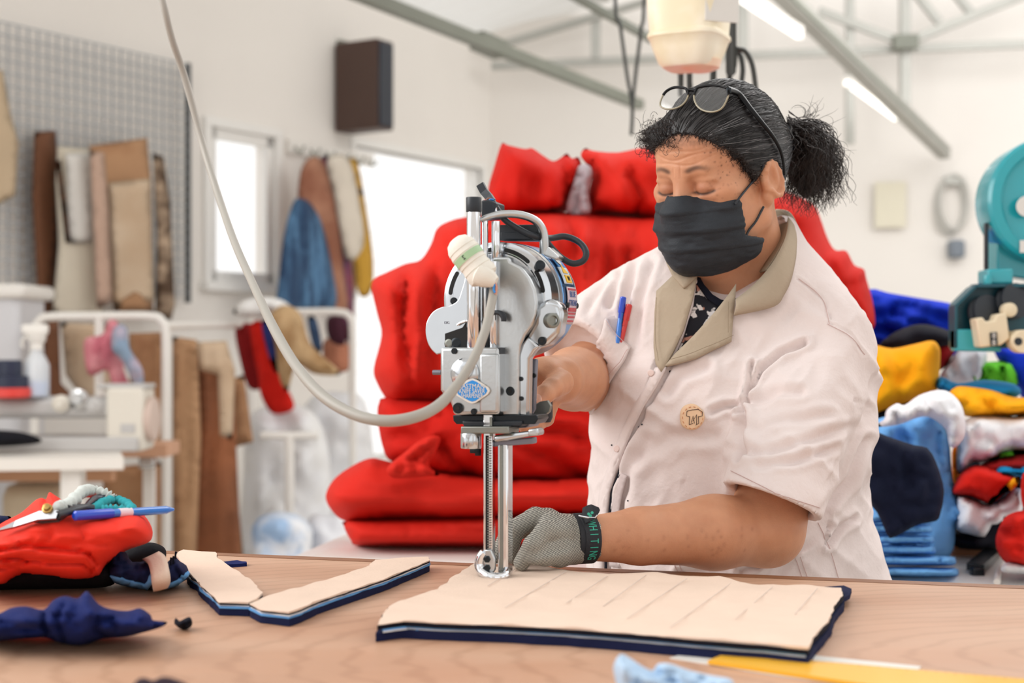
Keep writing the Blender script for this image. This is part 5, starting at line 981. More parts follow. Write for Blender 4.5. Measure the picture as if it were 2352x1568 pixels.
pprism('slide_block', [(2268, 618), (2328, 616), (2328, 652), (2268, 652)], TD-.04, TD+.02, m_teal, .004); vk = W(2268, 655, TD-.04); lathe('block_nut', vk, (0, 0, 1), [(0, .008), (.012, .01), (.02, .008)], m_teal, tm, 12)
pprism('gear_housing', [(2195, 700), (2240, 656), (2430, 654), (2430, 800), (2195, 800)], TD-.02, TD+.03, m_teal2, .004); pprism('housing_lip', [(2193, 756), (2250, 756), (2258, 792), (2300, 796), (2300, 808), (2193, 806)], TD-.05, TD-.02, m_teal, .003); pprism('housing_wall', [(2193, 700), (2240, 654), (2244, 660), (2200, 704), (2200, 800), (2193, 800)], TD-.05, TD-.02, m_teal2, .001); pprism('housing_roof', [(2240, 652), (2430, 650), (2430, 658), (2242, 660)], TD-.05, TD-.02, m_teal2, .001)
for x, y, rr in ((2255, 720, 38), (2320, 695, 40)): lathe('pulley', W(x, y, TD-.03), (.3, -1, .2), [(0, rr*s_), (.006, rr*s_), (.012, rr*.7*s_), (.018, rr*s_), (.024, rr*s_), (.026, rr*.5*s_)], m_dk, tm, 28)
lathe('shaft', W(2312, 712, TD-.06), (0, -1, 0), [(0, 16*s_), (.02, 16*s_), (.022, 12*s_)], m_cc, tm, 16)
ct = pprism('counter_housing', [(2242, 732), (2258, 728), (2264, 738), (2284, 736), (2290, 722), (2312, 718), (2320, 778), (2300, 792), (2252, 798)], TD-.09, TD-.05, m_cc, .003); pprism('counter_window', [(2274, 764), (2290, 762), (2292, 792), (2276, 794)], TD-.093, TD-.088, m_bolt, .0005, ct)
for y in (771, 787): text('counter_digit', '8', 17*s_, W(2283, y, TD-.094), Matrix(((1, 0, 0), (0, 0, -1), (0, 1, 0))), m_ppr, ct)
lathe('cream_lug', W(2338, 784, TD-.07), (0, -1, 0), [(0, 26*s_), (.03, 26*s_), (.032, 24*s_)], m_cc, tm, 24); lathe('lug_hole', W(2338, 784, TD-.1), (0, -1, 0), [(0, 9*s_), (.003, 9*s_)], m_dk, tm, 16); pprism('lug_plate', [(2318, 760), (2380, 762), (2380, 800), (2318, 796)], TD-.06, TD-.04, m_cc, .003)
cq = W(2262, 0, TD+.12); z0 = WZ; box('foot', (cq.x, cq.y, WZ+.006), (.08, .08, .012), m_bolt, tm, bv=.003); box('post', (cq.x, cq.y, (WZ+1.0)/2), (.011, .028, 1.0-WZ), m_bolt, tm)
# ---------------------------------------------------------------- the woman
HC = np.array([.2857, 1.946, CZ+.2247]); HS = .96
def _R(a, b, r):
    ca, sa, cb, sb, cr, sr = math.cos(a), math.sin(a), math.cos(b), math.sin(b), math.cos(r), math.sin(r)
    return np.array([[ca, -sa, 0], [-sa, -ca, 0], [0, 0, 1]])@np.array([[1, 0, 0], [0, cb, sb], [0, -sb, cb]])@np.array([[cr, 0, sr], [0, 1, 0], [-sr, 0, cr]])
HM = _R(.784, .2205, .0488); HT = HM.T
def H(x, y, z): return HC+HS*(HM@np.array([x, y, z]))          # head frame: x her left, y forward, z up
def HV(x, y, z): return Vector(H(x, y, z))
def toH(P): return ((np.asarray(P)-HC)@HM)/HS
def A(p): return np.array(W(*p))
m_skin = mat('brown skin', (206, 150, 116), .48, attr='tint', spec=.35, sss=.12, bump=.08, bscale=420, var=.05, vscale=60)
woman = root('person', (.36, 2.02, 0), 'woman in a pale pink work coat, face mask and mesh glove, cutting cloth', 'person')
G = Field(axis_grid([(-.012, .075, .0022), (.075, .18, .004), (.18, .335, .0014), (.335, .38, .0018), (.38, .41, .003), (.41, .56, .005)]), axis_grid([(1.62, 1.82, .0025), (1.82, 1.985, .0014), (1.985, 2.09, .0025), (2.09, 2.28, .006)]), axis_grid([(.92, 1.09, .0035), (1.09, 1.24, .0023), (1.24, 1.31, .004), (1.31, 1.36, .0022), (1.36, 1.50, .0014), (1.50, 1.61, .0025)]))
def E_(c, r, k=.01, op='u', rx=None):
    M = HT
    if rx is not None:
        c_, s_2 = math.cos(rx), math.sin(rx); M = np.array([[1, 0, 0], [0, c_, s_2], [0, -s_2, c_]])@HT
    G.ell(H(*c), np.array(r)*HS, k, op, M)
def K_(a, b, ra, rb, k=.01, op='u'): G.cone(H(*a), H(*b), ra*HS, rb*HS, k, op)
E_((0, -.012, .034), (.077, .098, .092)); E_((0, .028, -.045), (.064, .062, .070), .03)
E_((0, .062, .052), (.056, .034, .045), .03)
for s in (-1, 1):
    K_((0, .074, -.096), (s*.058, .0, -.058), .020, .018, .03); E_((s*.037, .052, -.040), (.029, .028, .030), .022); E_((s*.046, .060, -.010), (.022, .022, .014), .02)
E_((0, .030, -.104), (.044, .038, .024), .03)
K_((-.034, .080, .020), (.034, .080, .020), .012, .012, .015)
for s in (-1, 1): E_((s*.032, .097, -.003), (.0185, .014, .0105), .012, 's'); K_((s*.014, .092, .004), (s*.020, .088, -.002), .004, .004, .01, 's')
K_((0, .084, .018), (0, .100, -.034), .0095, .0135, .016); 
for s in (-1, 1): E_((s*.013, .092, -.040), (.010, .012, .009), .008)
for s in (-1, 1):
    E_((s*.0325, .0765, -.0035), (.0165, .0145, .0115), .004)                    # closed upper lids
    E_((s*.0325, .0800, .0075), (.0185, .0095, .0050), .006)                      # fold over the lid
    K_((s*.018, .0905, -.0085), (s*.0325, .0935, -.0115), .0011, .0013, .002, 's'); K_((s*.0325, .0935, -.0115), (s*.048, .0835, -.0075), .0013, .0010, .002, 's')
    K_((s*.020, .0890, -.0175), (s*.046, .0815, -.0150), .0028, .0028, .006)        # bag under the eye
    E_((s*.077, -.008, -.006), (.010, .019, .027), .004, rx=-.2); E_((s*.077, .000, -.031), (.008, .010, .012), .006)
    E_((s*.0895, -.004, -.002), (.0085, .011, .018), .003, 's', -.2)
    for i in range(9): a0, a1 = .55+i*.56, .55+(i+1)*.56; K_((s*(.0835-.003*math.sin(a0)), -.010+.0165*math.cos(a0)+.006*math.sin(a0)*.5, -.006+.0245*math.sin(a0)), (s*(.0835-.003*math.sin(a1)), -.010+.0165*math.cos(a1)+.006*math.sin(a1)*.5, -.006+.0245*math.sin(a1)), .0034, .0034, .003)
    K_((s*.080, .009, -.008), (s*.081, .007, -.018), .0045, .004, .004); K_((s*.083, -.014, -.010), (s*.083, -.010, .012), .0030, .0026, .004)
# neck, hidden trunk, arms
nb_ = A((1722, 690, 2.02)); G.cone(H(0, -.022, -.05), nb_, .056, .064, .02); G.cone(H(0, .03, -.118), A((1690, 690, 1.985)), .030, .040, .025)
for q in ((.004, .0015), ): pass
G.cone(A((1700, 760, 2.03)), A((1700, 1000, 2.03)), .085, .10, .03); G.cone(A((1560, 720, 2.06)), A((1860, 740, 2.0)), .05, .05, .03)
SL, EL, WL_ = A((1890, 790, 2.0)), A((1762, 1216, 1.788)), A((1335, 1237, 1.685))
CU = A((1776, 1140, 1.815)); G.cone(SL, CU, .045, .044, .02); G.cone(CU, EL, .044, .043, .02); G.cone(EL, EL+(WL_-EL)*.3, .0435, .0425, .02); G.cone(EL+(WL_-EL)*.3, EL+(WL_-EL)*.7, .0425, .0335, .02); G.cone(EL+(WL_-EL)*.7, WL_, .0335, .0255, .01)
SR, ER, WR = A((1475, 735, 2.08)), A((1345, 868, 2.0)), A((1283, 873, 1.80))
G.cone(SR, ER, .05, .044, .02); G.cone(ER, ER+(WR-ER)*.45, .043, .041, .015); G.cone(ER+(WR-ER)*.45, WR, .041, .0285, .012)
# her right hand round the grip
pw = A((1252, 876, 1.765)); G.cone(WR, pw, .027, .022, .012); G.ell(A((1256, 872, 1.765)), (.024, .030, .026), .012); G.cone(A((1268, 850, 1.79)), A((1240, 850, 1.77)), .016, .014, .012)
def fing(pts, rs, k=.004): 
    for (p, q), (r0, r1) in zip(zip(pts, pts[1:]), zip(rs, rs[1:])): G.cone(A(p), A(q), r0, r1, k)
fing([(1288, 878, 1.748), (1268, 892, 1.712), (1250, 906, 1.694), (1238, 922, 1.686)], [.0165, .0130, .0118, .0092], .003)
fing([(1250, 845, 1.775), (1222, 852, 1.755), (1205, 862, 1.73)], [.012, .010, .009]); fing([(1250, 880, 1.785), (1218, 888, 1.775), (1202, 896, 1.745)], [.012, .010, .009])
fing([(1262, 905, 1.785), (1246, 954, 1.765), (1214, 966, 1.730), (1186, 972, 1.705)], [.011, .0098, .0092, .0080]); fing([(1270, 918, 1.79), (1256, 962, 1.772), (1230, 978, 1.74), (1206, 984, 1.72)], [.010, .0088, .0082, .0072])
BV, BF = G.mesh(); BV = smooth_mesh(BV, BF, 2, .5)
hp_ = toH(BV); nb2 = normals(BV, BF); nb2 *= np.sign((nb2*(BV-np.array([.29, 1.95, 1.3]))).sum(1).mean())
wm = (hp_[:, 1] > .04)*np.exp(-(hp_[:, 0]/.05)**4); wd_ = 0
for z, d in ((.047, .0007), (.0385, .0009), (.030, .0008)): wd_ = wd_-d*np.exp(-((hp_[:, 2]-z-.0022*np.sin(hp_[:, 0]*90+z*300)-.15*hp_[:, 0]**2*20)/.0017)**2)
for s in (-.006, .006): wd_ = wd_-.0009*np.exp(-((hp_[:, 0]-s)/.0016)**2)*np.exp(-((hp_[:, 2]-.022)/.008)**2)
for k in range(3): wd_ = wd_-.0009*(np.abs(hp_[:, 0]) > .046)*np.exp(-((hp_[:, 2]+.008-(k-1)*.0065-(np.abs(hp_[:, 0])-.047)*(k-1)*.5)/.0014)**2)*np.exp(-((np.abs(hp_[:, 0])-.056)/.008)**2)
BV = BV+nb2*(wd_*wm)[:, None]
body = link('body', BV, BF, m_skin, woman)
# colour of the skin, brows, moles
hp_ = toH(BV); col = np.tile(lin3((207, 150, 116)), (len(BV), 1))
def tint(mask, c, w): global col; m = (mask*w)[:, None]; col = col*(1-m)+lin3(c)*m
nz_ = fbm(BV*55, 3); tint(np.clip(nz_*.5+.2, 0, 1), (186, 124, 92), .5)
inhead = (hp_[:, 1] > .03) & (np.abs(hp_[:, 0]) < .09) & (hp_[:, 2] > -.14)
def gau(c, r): return inhead*np.exp(-(((hp_-np.array(c))/np.array(r))**2).sum(1))
for s in (-1, 1):
    for t in np.linspace(0, 1, 12): tint(gau((s*(.016+.028*t), .088-.012*t*t, .0205+.006*math.sin(PI*t*.8)-.002*t), (.005, .03, .0030)), (58, 38, 32), .6*(1-.6*t))
    tint(gau((s*.032, .085, -.004), (.020, .02, .010)), (168, 104, 78), .55)
    for t in np.linspace(0, 1, 14): tint(gau((s*(.0185+.029*t), .090-.008*t*t+.004*t, -.0095-.0030*math.sin(PI*t)+.001*t), (.0032, .03, .0016)), (40, 26, 24), .75)
    tint(gau((s*.035, .08, -.02), (.016, .02, .006)), (176, 112, 84), .4)
mt_ = bvh(body)
for x, y, r in ((1684, 380, 3.2), (1656, 362, 2.2), (1657, 380, 2.4), (1656, 352, 2), (1670, 402, 2), (1619, 351, 1.6), (1632, 350, 2), (1690, 366, 1.6), (1655, 408, 1.6), (1642, 372, 1.4), (1676, 395, 1.4), (1700, 402, 1.8), (1690, 420, 1.4), (1668, 372, 1.4), (1660, 395, 1.2)):
    p = hit(mt_, x, y, 1.9); d_ = np.linalg.norm(BV-np.array(p), axis=1); tint(np.exp(-(d_/(r*.00062))**2), (86, 52, 42), .8)
zl = np.interp(hp_[:, 1], [.004, .018, .034, .05, .075, .092, .12], [.0, -.008, .012, .034, .054, .063, .070]); 
hm = (hp_[:, 1] > .0) & (hp_[:, 2] > -.03) & (np.abs(hp_[:, 0]) < .0745); tint(hm*np.exp(-(np.clip(zl-hp_[:, 2], 0, 1)/.011)**2)*np.clip(.75+.4*fbm(BV*300, 2), 0, 1), (92, 62, 48), .6)
for i in range(60):
    x, y = RNG.uniform(1620, 1710), RNG.uniform(340, 470); p = hit(mt_, x, y, 1.9); d_ = np.linalg.norm(BV-np.array(p), axis=1); tint(np.exp(-(d_/.0013)**2), (150, 98, 72), .4)
for i in range(26):
    t = RNG.uniform(0, 1); p = hit(mt_, 1400+330*t, 1235+RNG.uniform(-30, 40), 1.7); d_ = np.linalg.norm(BV-np.array(p), axis=1); tint(np.exp(-(d_/.0022)**2), (156, 100, 74), .4)
hand = np.clip((.070-BV[:, 0])/.03, 0, 1)*(BV[:, 2] > 1.08); tint(hand*np.clip(fbm(BV*90, 2), 0, 1), (160, 104, 78), .4); 
tp_ = np.array(W(1236, 916, 1.685)); tint(np.exp(-(np.linalg.norm(BV-tp_, axis=1)/.009)**2), (226, 160, 136), .8)
color_attr(body, col)
patch('thumb_nail', [(1231, 908), (1237, 905), (1243, 911), (1244, 920), (1238, 926), (1232, 922)], mt_, mat('nail', (226, 172, 150), .3), body, 3, .0007, .0012, 3, 1.69)
# ---------------------------------------------------------------- work coat
m_coat = cloth('pale pink cotton', (230, 217, 214), var=.025, vscale=14, bump=.22, bscale=150, rough=.9)
SLC = [(1420, 1340, 2070, 2.04, .22), (1335, 1356, 2038, 2.04, .215), (1280, 1356, 2018, 2.04, .215), (1220, 1353, 2000, 2.04, .215), (1160, 1353, 1990, 2.04, .21), (1100, 1352, 1980, 2.04, .21), (1000, 1352, 1975, 2.04, .205), (930, 1356, 1975, 2.04, .20), (860, 1370, 1985, 2.04, .19), (800, 1384, 1985, 2.05, .18), (740, 1392, 1972, 2.05, .165), (700, 1396, 1955, 2.05, .155), (660, 1414, 1934, 2.05, .145), (620, 1440, 1905, 2.05, .13), (585, 1480, 1872, 2.05, .115), (560, 1522, 1850, 2.05, .10), (535, 1560, 1836, 2.05, .09), (515, 1600, 1826, 2.05, .078), (500, 1640, 1815, 2.05, .065)]
zs_ = np.array([W(0, y, d).z for y, l, r, d, h in SLC]); cxs = np.array([((l+r)/2-CXP)/FPX*d for y, l, r, d, h in SLC]); rxs = np.array([(r-l)/2/FPX*d for y, l, r, d, h in SLC]); cys = np.array([d for y, l, r, d, h in SLC]); rys = np.array([h for *_, h in SLC])
S = Field(axis_grid([(.04, .60, .0034)]), axis_grid([(1.66, 1.98, .0036), (1.98, 2.30, .006)]), axis_grid([(.62, .92, .006), (.92, 1.42, .0034)]))
X, Y, Z = np.meshgrid(*S.g, indexing='ij', sparse=True); z1 = S.g[2]
def ip(a): return np.interp(z1, zs_, a).astype(np.float32)[None, None, :]
k0 = ((np.abs(X-ip(cxs))/ip(rxs))**2.25+(np.abs(Y-ip(cys))/ip(rys))**2.25)**(1/2.25)
D = (k0-1)*np.minimum(ip(rxs), ip(rys))*.9
D = np.maximum(D, zs_.min()*0+.66-Z); D = np.maximum(D, Z-zs_.max())
S.D = D.astype(np.float32)
def halfcone(segs, cuff, axis, k):
    d = np.full(S.D.shape, 1., np.float32)
    for a, b, ra, rb in segs:
        v = b-a; t = np.clip(((X-a[0])*v[0]+(Y-a[1])*v[1]+(Z-a[2])*v[2])/(v@v), 0, 1)
        d = np.minimum(d, np.sqrt((X-a[0]-t*v[0])**2+(Y-a[1]-t*v[1])**2+(Z-a[2]-t*v[2])**2)-(ra+(rb-ra)*t))
    pl = (X-cuff[0])*axis[0]+(Y-cuff[1])*axis[1]+(Z-cuff[2])*axis[2]; d = np.maximum(d, pl)
    h = np.maximum(k-np.abs(S.D-d), 0)/k; S.D = (np.minimum(S.D, d)-h*h*k*.25).astype(np.float32)
    # hollow end of the sleeve
    a, b, ra, rb = segs[0]; v = (b-a)/np.linalg.norm(b-a); r = np.sqrt((X-b[0])**2+(Y-b[1])**2+(Z-b[2])**2-((X-b[0])*v[0]+(Y-b[1])*v[1]+(Z-b[2])*v[2])**2)
    hol = np.maximum(r-(rb-.010), -.02-pl); S.D = np.maximum(S.D, -np.maximum(hol, pl-.03)*1.0).astype(np.float32)
s0, s1 = A((1886, 800, 1.965)), A((1773, 1152, 1.765)); axl = (s1-s0)/np.linalg.norm(s1-s0); s1b = s1+axl*.05
halfcone([(s0, s1b, .078, .062), (A((1922, 875, 1.99)), A((1905, 1040, 1.93)), .058, .052)], s1, np.array([-.379, -.16, -.911]), .03)
q0, q1 = A((1465, 735, 2.06)), A((1333, 822, 1.99)); axr = (q1-q0)/np.linalg.norm(q1-q0); axr2 = np.array([-.62, -.62, -.48]); axr2 /= np.linalg.norm(axr2)
halfcone([(q0, q1+axr*.05, .080, .064)], A((1330, 818, 1.985)), axr2, .03)
SV, SF = S.mesh(); SV = smooth_mesh(SV, SF, 3, .5); SN = normals(SV, SF)
vd = (SV-np.array(EYE)); vd /= np.linalg.norm(vd, axis=1)[:, None]; sgn = np.sign((SN*vd).sum(1).mean()) if 0 else 1
front = -(SN*vd).sum(1)
if np.mean(((SN)*(SV-SV.mean(0))).sum(1)) < 0: SN = -SN; front = -front
px_ = CXP+FPX*SV[:, 0]/SV[:, 1]; py_ = CYP-FPX*(SV[:, 2]-CZ)/SV[:, 1]
coat0 = link('work_coat', SV, SF, None, woman); ct0 = bvh(coat0); bpy.data.objects.remove(coat0)
fr = np.clip(front*2.2, 0, 1)
disp = (.0036*fbm(SV*np.array([14, 14, 9]), 3)+.0026*(1-3*np.abs(vnoise((SV@np.array([[.8, .1, .6], [0, 1, 0], [-.6, 0, .8]]))*np.array([9, 9, 26]))))+.0012*(1-3*np.abs(vnoise((SV@np.array([[.6, 0, -.8], [0, 1, 0], [.8, 0, .6]]))*np.array([22, 22, 60])))))*np.clip((1.36-SV[:, 2])/.1, 0, 1)
def crease(pl, w, d): 
    global disp
    q = segdist(pl, px_, py_, False); disp = disp-fr*1.35*d*np.exp(-(q/(w*.85))**2)+fr*d*.75*np.exp(-((q-w*1.9)/(w*1.0))**2)
for pl, w, d in [([(1722, 900), (1745, 850), (1790, 808), (1850, 782)], 7, .007), ([(1728, 835), (1718, 900), (1716, 935), (1700, 955)], 6, .006), ([(1636, 946), (1664, 934), (1700, 932), (1716, 950)], 8, .006), ([(1716, 960), (1705, 1000), (1694, 1050)], 9, .009),
    ([(1690, 1035), (1760, 1040), (1850, 1010), (1960, 980)], 10, .004), ([(1740, 1070), (1820, 1060), (1920, 1030)], 9, .004), ([(1730, 990), (1800, 960), (1900, 955)], 10, .003), ([(1720, 930), (1780, 900), (1840, 900)], 10, .004),
    ([(1440, 560), (1420, 640), (1400, 700)], 9, .005), ([(1470, 560), (1450, 640), (1436, 720)], 9, .005), ([(1500, 600), (1470, 700), (1460, 790)], 9, .004), ([(1400, 640), (1360, 690), (1340, 740)], 9, .004),
    ([(1530, 900), (1560, 860), (1620, 840)], 12, .004), ([(1480, 1010), (1440, 1090), (1420, 1180)], 14, .005), ([(1470, 1050), (1540, 1000), (1640, 1000)], 16, .004), ([(1700, 1310), (1760, 1288), (1850, 1250), (1900, 1210)], 8, .006), ([(1560, 1312), (1640, 1308), (1700, 1296)], 7, .004), ([(1900, 1250), (1930, 1210), (1960, 1190)], 8, .006), ([(1870, 1200), (1950, 1100), (1990, 1010)], 9, .006),
    ([(1960, 920), (1985, 926), (1998, 934)], 4, .0015), ([(1830, 640), (1890, 690), (1910, 740)], 3, .0012), ([(1900, 745), (1950, 770), (1985, 815)], 3, .0010)]: crease(pl, w, d)
for cc_, ax_h in ((s1, np.array([-.379, -.16, -.911])), (A((1330, 818, 1.985)), axr2)):
    pl_ = np.abs((SV-cc_)@ax_h); near = np.linalg.norm(SV-cc_, axis=1) < .13; disp = np.where(near, disp*np.clip((pl_-.006)/.03, 0, 1), disp)
SV = SV+SN*disp[:, None]
# neck opening, front gap
VN = [(1590, 600), (1604, 640), (1590, 700), (1566, 770), (1534, 838), (1545, 836), (1580, 800), (1640, 742), (1690, 690), (1760, 640), (1800, 560), (1812, 520), (1790, 490), (1700, 480), (1600, 540)]
ins = inside(VN, px_, py_) & (front > -.2) & (SV[:, 1] < 2.06); dv = segdist(VN, px_, py_); SV[ins, 1] += np.clip(dv[ins]/14, 0, 1)*.030+np.clip((SV[ins, 2]-1.28)/.12, 0, 1)*.05
GAP = [(1532, 845), (1508, 890), (1480, 935), (1455, 985), (1436, 1035), (1420, 1080), (1404, 1130), (1398, 1180), (1390, 1240), (1388, 1310)]
dg_ = segdist(GAP, px_, py_, False); SV = SV-SN*(fr*.009*np.exp(-(dg_/4.5)**2))[:, None]
coat = link('work_coat', SV, SF, m_coat, woman); ct = bvh(coat)
def P2(*p): return list(p)
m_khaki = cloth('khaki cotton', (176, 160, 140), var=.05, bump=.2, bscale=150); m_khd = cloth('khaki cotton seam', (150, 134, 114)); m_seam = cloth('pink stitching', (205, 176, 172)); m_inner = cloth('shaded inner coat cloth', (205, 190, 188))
patch('lapel', [(1690, 655), (1688, 690), (1684, 724), (1680, 786), (1640, 806), (1600, 826), (1560, 838), (1530, 845), (1552, 818), (1600, 768), (1640, 722), (1668, 686)], ct0, m_khaki, coat, 9, .006, .004)
patch('lapel', [(1602, 640), (1592, 690), (1572, 760), (1548, 812), (1530, 846), (1522, 858), (1510, 840), (1506, 800), (1508, 720), (1512, 672), (1546, 640), (1574, 612)], ct0, m_khaki, coat, 9, .006, .004)
patch('collar', [(1526, 548), (1540, 560), (1572, 606), (1604, 640), (1574, 668), (1548, 640), (1536, 612)], ct0, m_khaki, coat, 8, .009, .004)
# near collar leaf, standing round the neck
def cl(px, py, d): return W(px, py, d)
inn = [(1768, 490, 2.10), (1790, 484, 2.06), (1808, 500, 2.0), (1806, 535, 1.95), (1790, 575, 1.915), (1762, 620, 1.895), (1725, 660, 1.885), (1690, 688, 1.88)]
out = [(1784, 482, 2.13), (1812, 488, 2.10), (1830, 522, 2.03), (1828, 580, 1.955), (1816, 640, 1.915), (1800, 676, 1.895), (1776, 704, 1.882), (1686, 724, 1.872)]
strip('collar', inn, out, m_khaki, coat)
strip('collar_stand', [(1762, 500, 2.10), (1776, 492, 2.08), (1790, 510, 2.03), (1788, 545, 1.985), (1770, 585, 1.95), (1745, 625, 1.92)], [(1768, 490, 2.105), (1790, 484, 2.065), (1808, 500, 2.005), (1806, 535, 1.955), (1790, 575, 1.92), (1762, 620, 1.90)], m_khd, coat, .002)
def seam(pl, m=None, w=1.6, off=.0012, tr=None, parent=None, name='seam'):
    P = [hit(tr or ct, x, y, 1.9, off) for x, y in (pl if name == 'ink_line' else catmull([np.array(p, float) for p in pl], 6))]; return tube(name, P, w*.00028, m or m_seam, parent or coat, 5)
for pl in ([(1834, 640), (1886, 684), (1905, 745)], [(1900, 745), (1950, 772), (1985, 815)], [(1806, 1230), (1830, 1290), (1842, 1326)], [(1818, 1228), (1842, 1290), (1854, 1326)], [(1878, 1200), (1905, 1260), (1925, 1330)], [(1546, 1288), (1556, 1312)], [(1556, 1286), (1566, 1310)], [(1680, 1082), (1760, 1122), (1800, 1140), (1882, 1166)]): seam(pl)
for pl in ([(1684, 776), (1640, 797), (1590, 820), (1545, 834)], [(1672, 700), (1672, 770)], [(1516, 690), (1514, 780), (1520, 836)]): seam(pl, m_khd, 1.4, .0108, ct0)
# placket, dark gap, buttons
L = [(x-24+i*.5, y+2) for i, (x, y) in enumerate(GAP)]; patch('placket', GAP+L[::-1], ct0, m_coat, coat, 8, .0045, .0045)
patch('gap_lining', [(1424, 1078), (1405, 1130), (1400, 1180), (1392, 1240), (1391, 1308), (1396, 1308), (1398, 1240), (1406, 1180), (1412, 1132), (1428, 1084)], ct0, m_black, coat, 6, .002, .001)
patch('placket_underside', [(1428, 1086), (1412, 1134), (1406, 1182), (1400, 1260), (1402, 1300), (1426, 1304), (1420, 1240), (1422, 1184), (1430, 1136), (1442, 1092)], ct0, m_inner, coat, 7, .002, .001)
m_btn = mat('pale pink button', (236, 214, 208), .3); m_thr = mat('purple thread', (120, 70, 110), .8)
for x, y in ((1500, 860), (1424, 1030)): p = hit(ct0, x, y, 1.85, .0055); o = lathe('button', p, (-.45, -.9, .05), [(0, .0045), (.0014, .0045), (.002, .0038), (.0021, .0025)], m_btn, coat, 16)
# pocket and tan badge
patch('pocket', [(1386, 740), (1392, 734), (1404, 760), (1424, 780), (1452, 797), (1440, 824), (1412, 868), (1384, 916), (1364, 952), (1356, 930), (1362, 880), (1374, 800)], ct0, m_coat, coat, 8, .006, .003)
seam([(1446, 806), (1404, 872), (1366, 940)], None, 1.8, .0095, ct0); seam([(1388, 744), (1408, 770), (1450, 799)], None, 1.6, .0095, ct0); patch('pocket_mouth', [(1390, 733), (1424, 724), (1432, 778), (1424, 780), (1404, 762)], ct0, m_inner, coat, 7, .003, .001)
m_tan = mat('tan leather patch', (236, 200, 164), .7); bp_ = patch('leather_badge', [(1591+27*math.cos(a)*(1+.06*math.cos(3*a)), 959+29*math.sin(a)) for a in np.linspace(0, 2*PI, 24)[:-1]], ct0, m_tan, coat, 6, .009, .006); bt_ = bvh(bp_)
m_ink = mat('sepia ink', (96, 76, 66), .8)
for pl in ([(1578, 944), (1590, 941), (1604, 940), (1614, 946)], [(1578, 944), (1577, 955), (1584, 957)], [(1614, 946), (1613, 955), (1604, 957)], [(1584, 956), (1583, 975)], [(1604, 956), (1605, 972), (1598, 976)], [(1583, 975), (1592, 972)], [(1588, 970), (1592, 955), (1595, 972)], [(1592, 966), (1600, 952), (1600, 974)]): seam(pl, m_ink, 1.6, .0004, bt_, bp_, 'ink_line')
ring = [(1591+23.5*math.cos(a), 959+25*math.sin(a)) for a in np.linspace(0, 2*PI, 30)]
for i in range(0, 28, 2): seam(ring[i:i+2], mat('badge stitch', (214, 150, 110), .8) if i == 0 else MATS['badge stitch'], 1.6, .0004, bt_, bp_, 'stitch')
for x, y in ((1475, 975), (1467, 980), (1443, 1150), (1406, 1022), (1640, 740)): p = hit(ct, x, y, 1.85, .0008); lathe('stain', p, p-EYE, [(-.0008, .001), (0, .0012)], m_bolt, coat, 8)
# undershirt in the opening
m_flo = mat('dark floral cloth', (24, 24, 34), .85, col2=(232, 226, 224), cscale=64, vlo=.53, vhi=.56, detail=2)
_n = m_flo.node_tree; _b = _n.nodes['Principled BSDF']; _s = _b.inputs['Base Color'].links[0].from_socket; _no = _n.nodes.new('ShaderNodeTexNoise'); _no.inputs['Scale'].default_value = 40; _tc = _n.nodes.new('ShaderNodeTexCoord'); _mp = _n.nodes.new('ShaderNodeMapping'); _mp.inputs['Location'].default_value = (3, 1, 2); _n.links.new(_tc.outputs['Object'], _mp.inputs[0]); _n.links.new(_mp.outputs[0], _no.inputs[0])
_r = _n.nodes.new('ShaderNodeMapRange'); _r.inputs[1].default_value = .60; _r.inputs[2].default_value = .63; _x = _n.nodes.new('ShaderNodeMix'); _x.data_type = 'RGBA'; _n.links.new(_no.outputs[0], _r.inputs[0]); _n.links.new(_r.outputs[0], _x.inputs[0]); _n.links.new(_s, _x.inputs[6]); _x.inputs[7].default_value = lin((198, 140, 122)); _n.links.new(_x.outputs[2], _b.inputs['Base Color'])
us = patch('undershirt', [(1586, 626), (1600, 622), (1612, 650), (1632, 676), (1654, 690), (1676, 694), (1720, 676), (1760, 636), (1774, 640), (1740, 680), (1690, 716), (1640, 760), (1580, 815), (1530, 846), (1540, 820), (1566, 770), (1586, 700)], ct0, m_flo, woman, 8, -.010, .002); 
patch('neckband', [(1586, 626), (1600, 618), (1616, 648), (1636, 672), (1656, 684), (1676, 688), (1716, 670), (1752, 634), (1782, 590), (1792, 600), (1764, 648), (1712, 694), (1672, 704), (1646, 698), (1622, 680), (1604, 655)], ct0, m_black, us, 6, -.005, .003)
# legs under the table
L = Field(axis_grid([(.08, .62, .008)]), axis_grid([(1.78, 2.32, .008)]), axis_grid([(.03, .74, .008)]))
for x, y in ((.25, 2.03), (.42, 2.06)): L.cone((x, y, .70), (x, y, .40), .105, .075, .03); L.cone((x, y, .40), (x, y+.01, .05), .072, .055, .02)
LV, LF = L.mesh(); link('trousers', LV, LF, cloth('dark grey trousers', (58, 58, 66)), woman)
for x, y in ((.25, 2.03), (.42, 2.06)):
    T = Field(axis_grid([(x-.09, x+.09, .005)]), axis_grid([(y-.24, y+.12, .005)]), axis_grid([(-.01, .11, .005)])); T.cone((x, y+.02, .045), (x-.02, y-.13, .032), .045, .036, .02); T.D = np.maximum(T.D, (.0-T.g[2])[None, None, :]); tv, tf = T.mesh(); link('shoe', tv, tf, m_blk, woman)
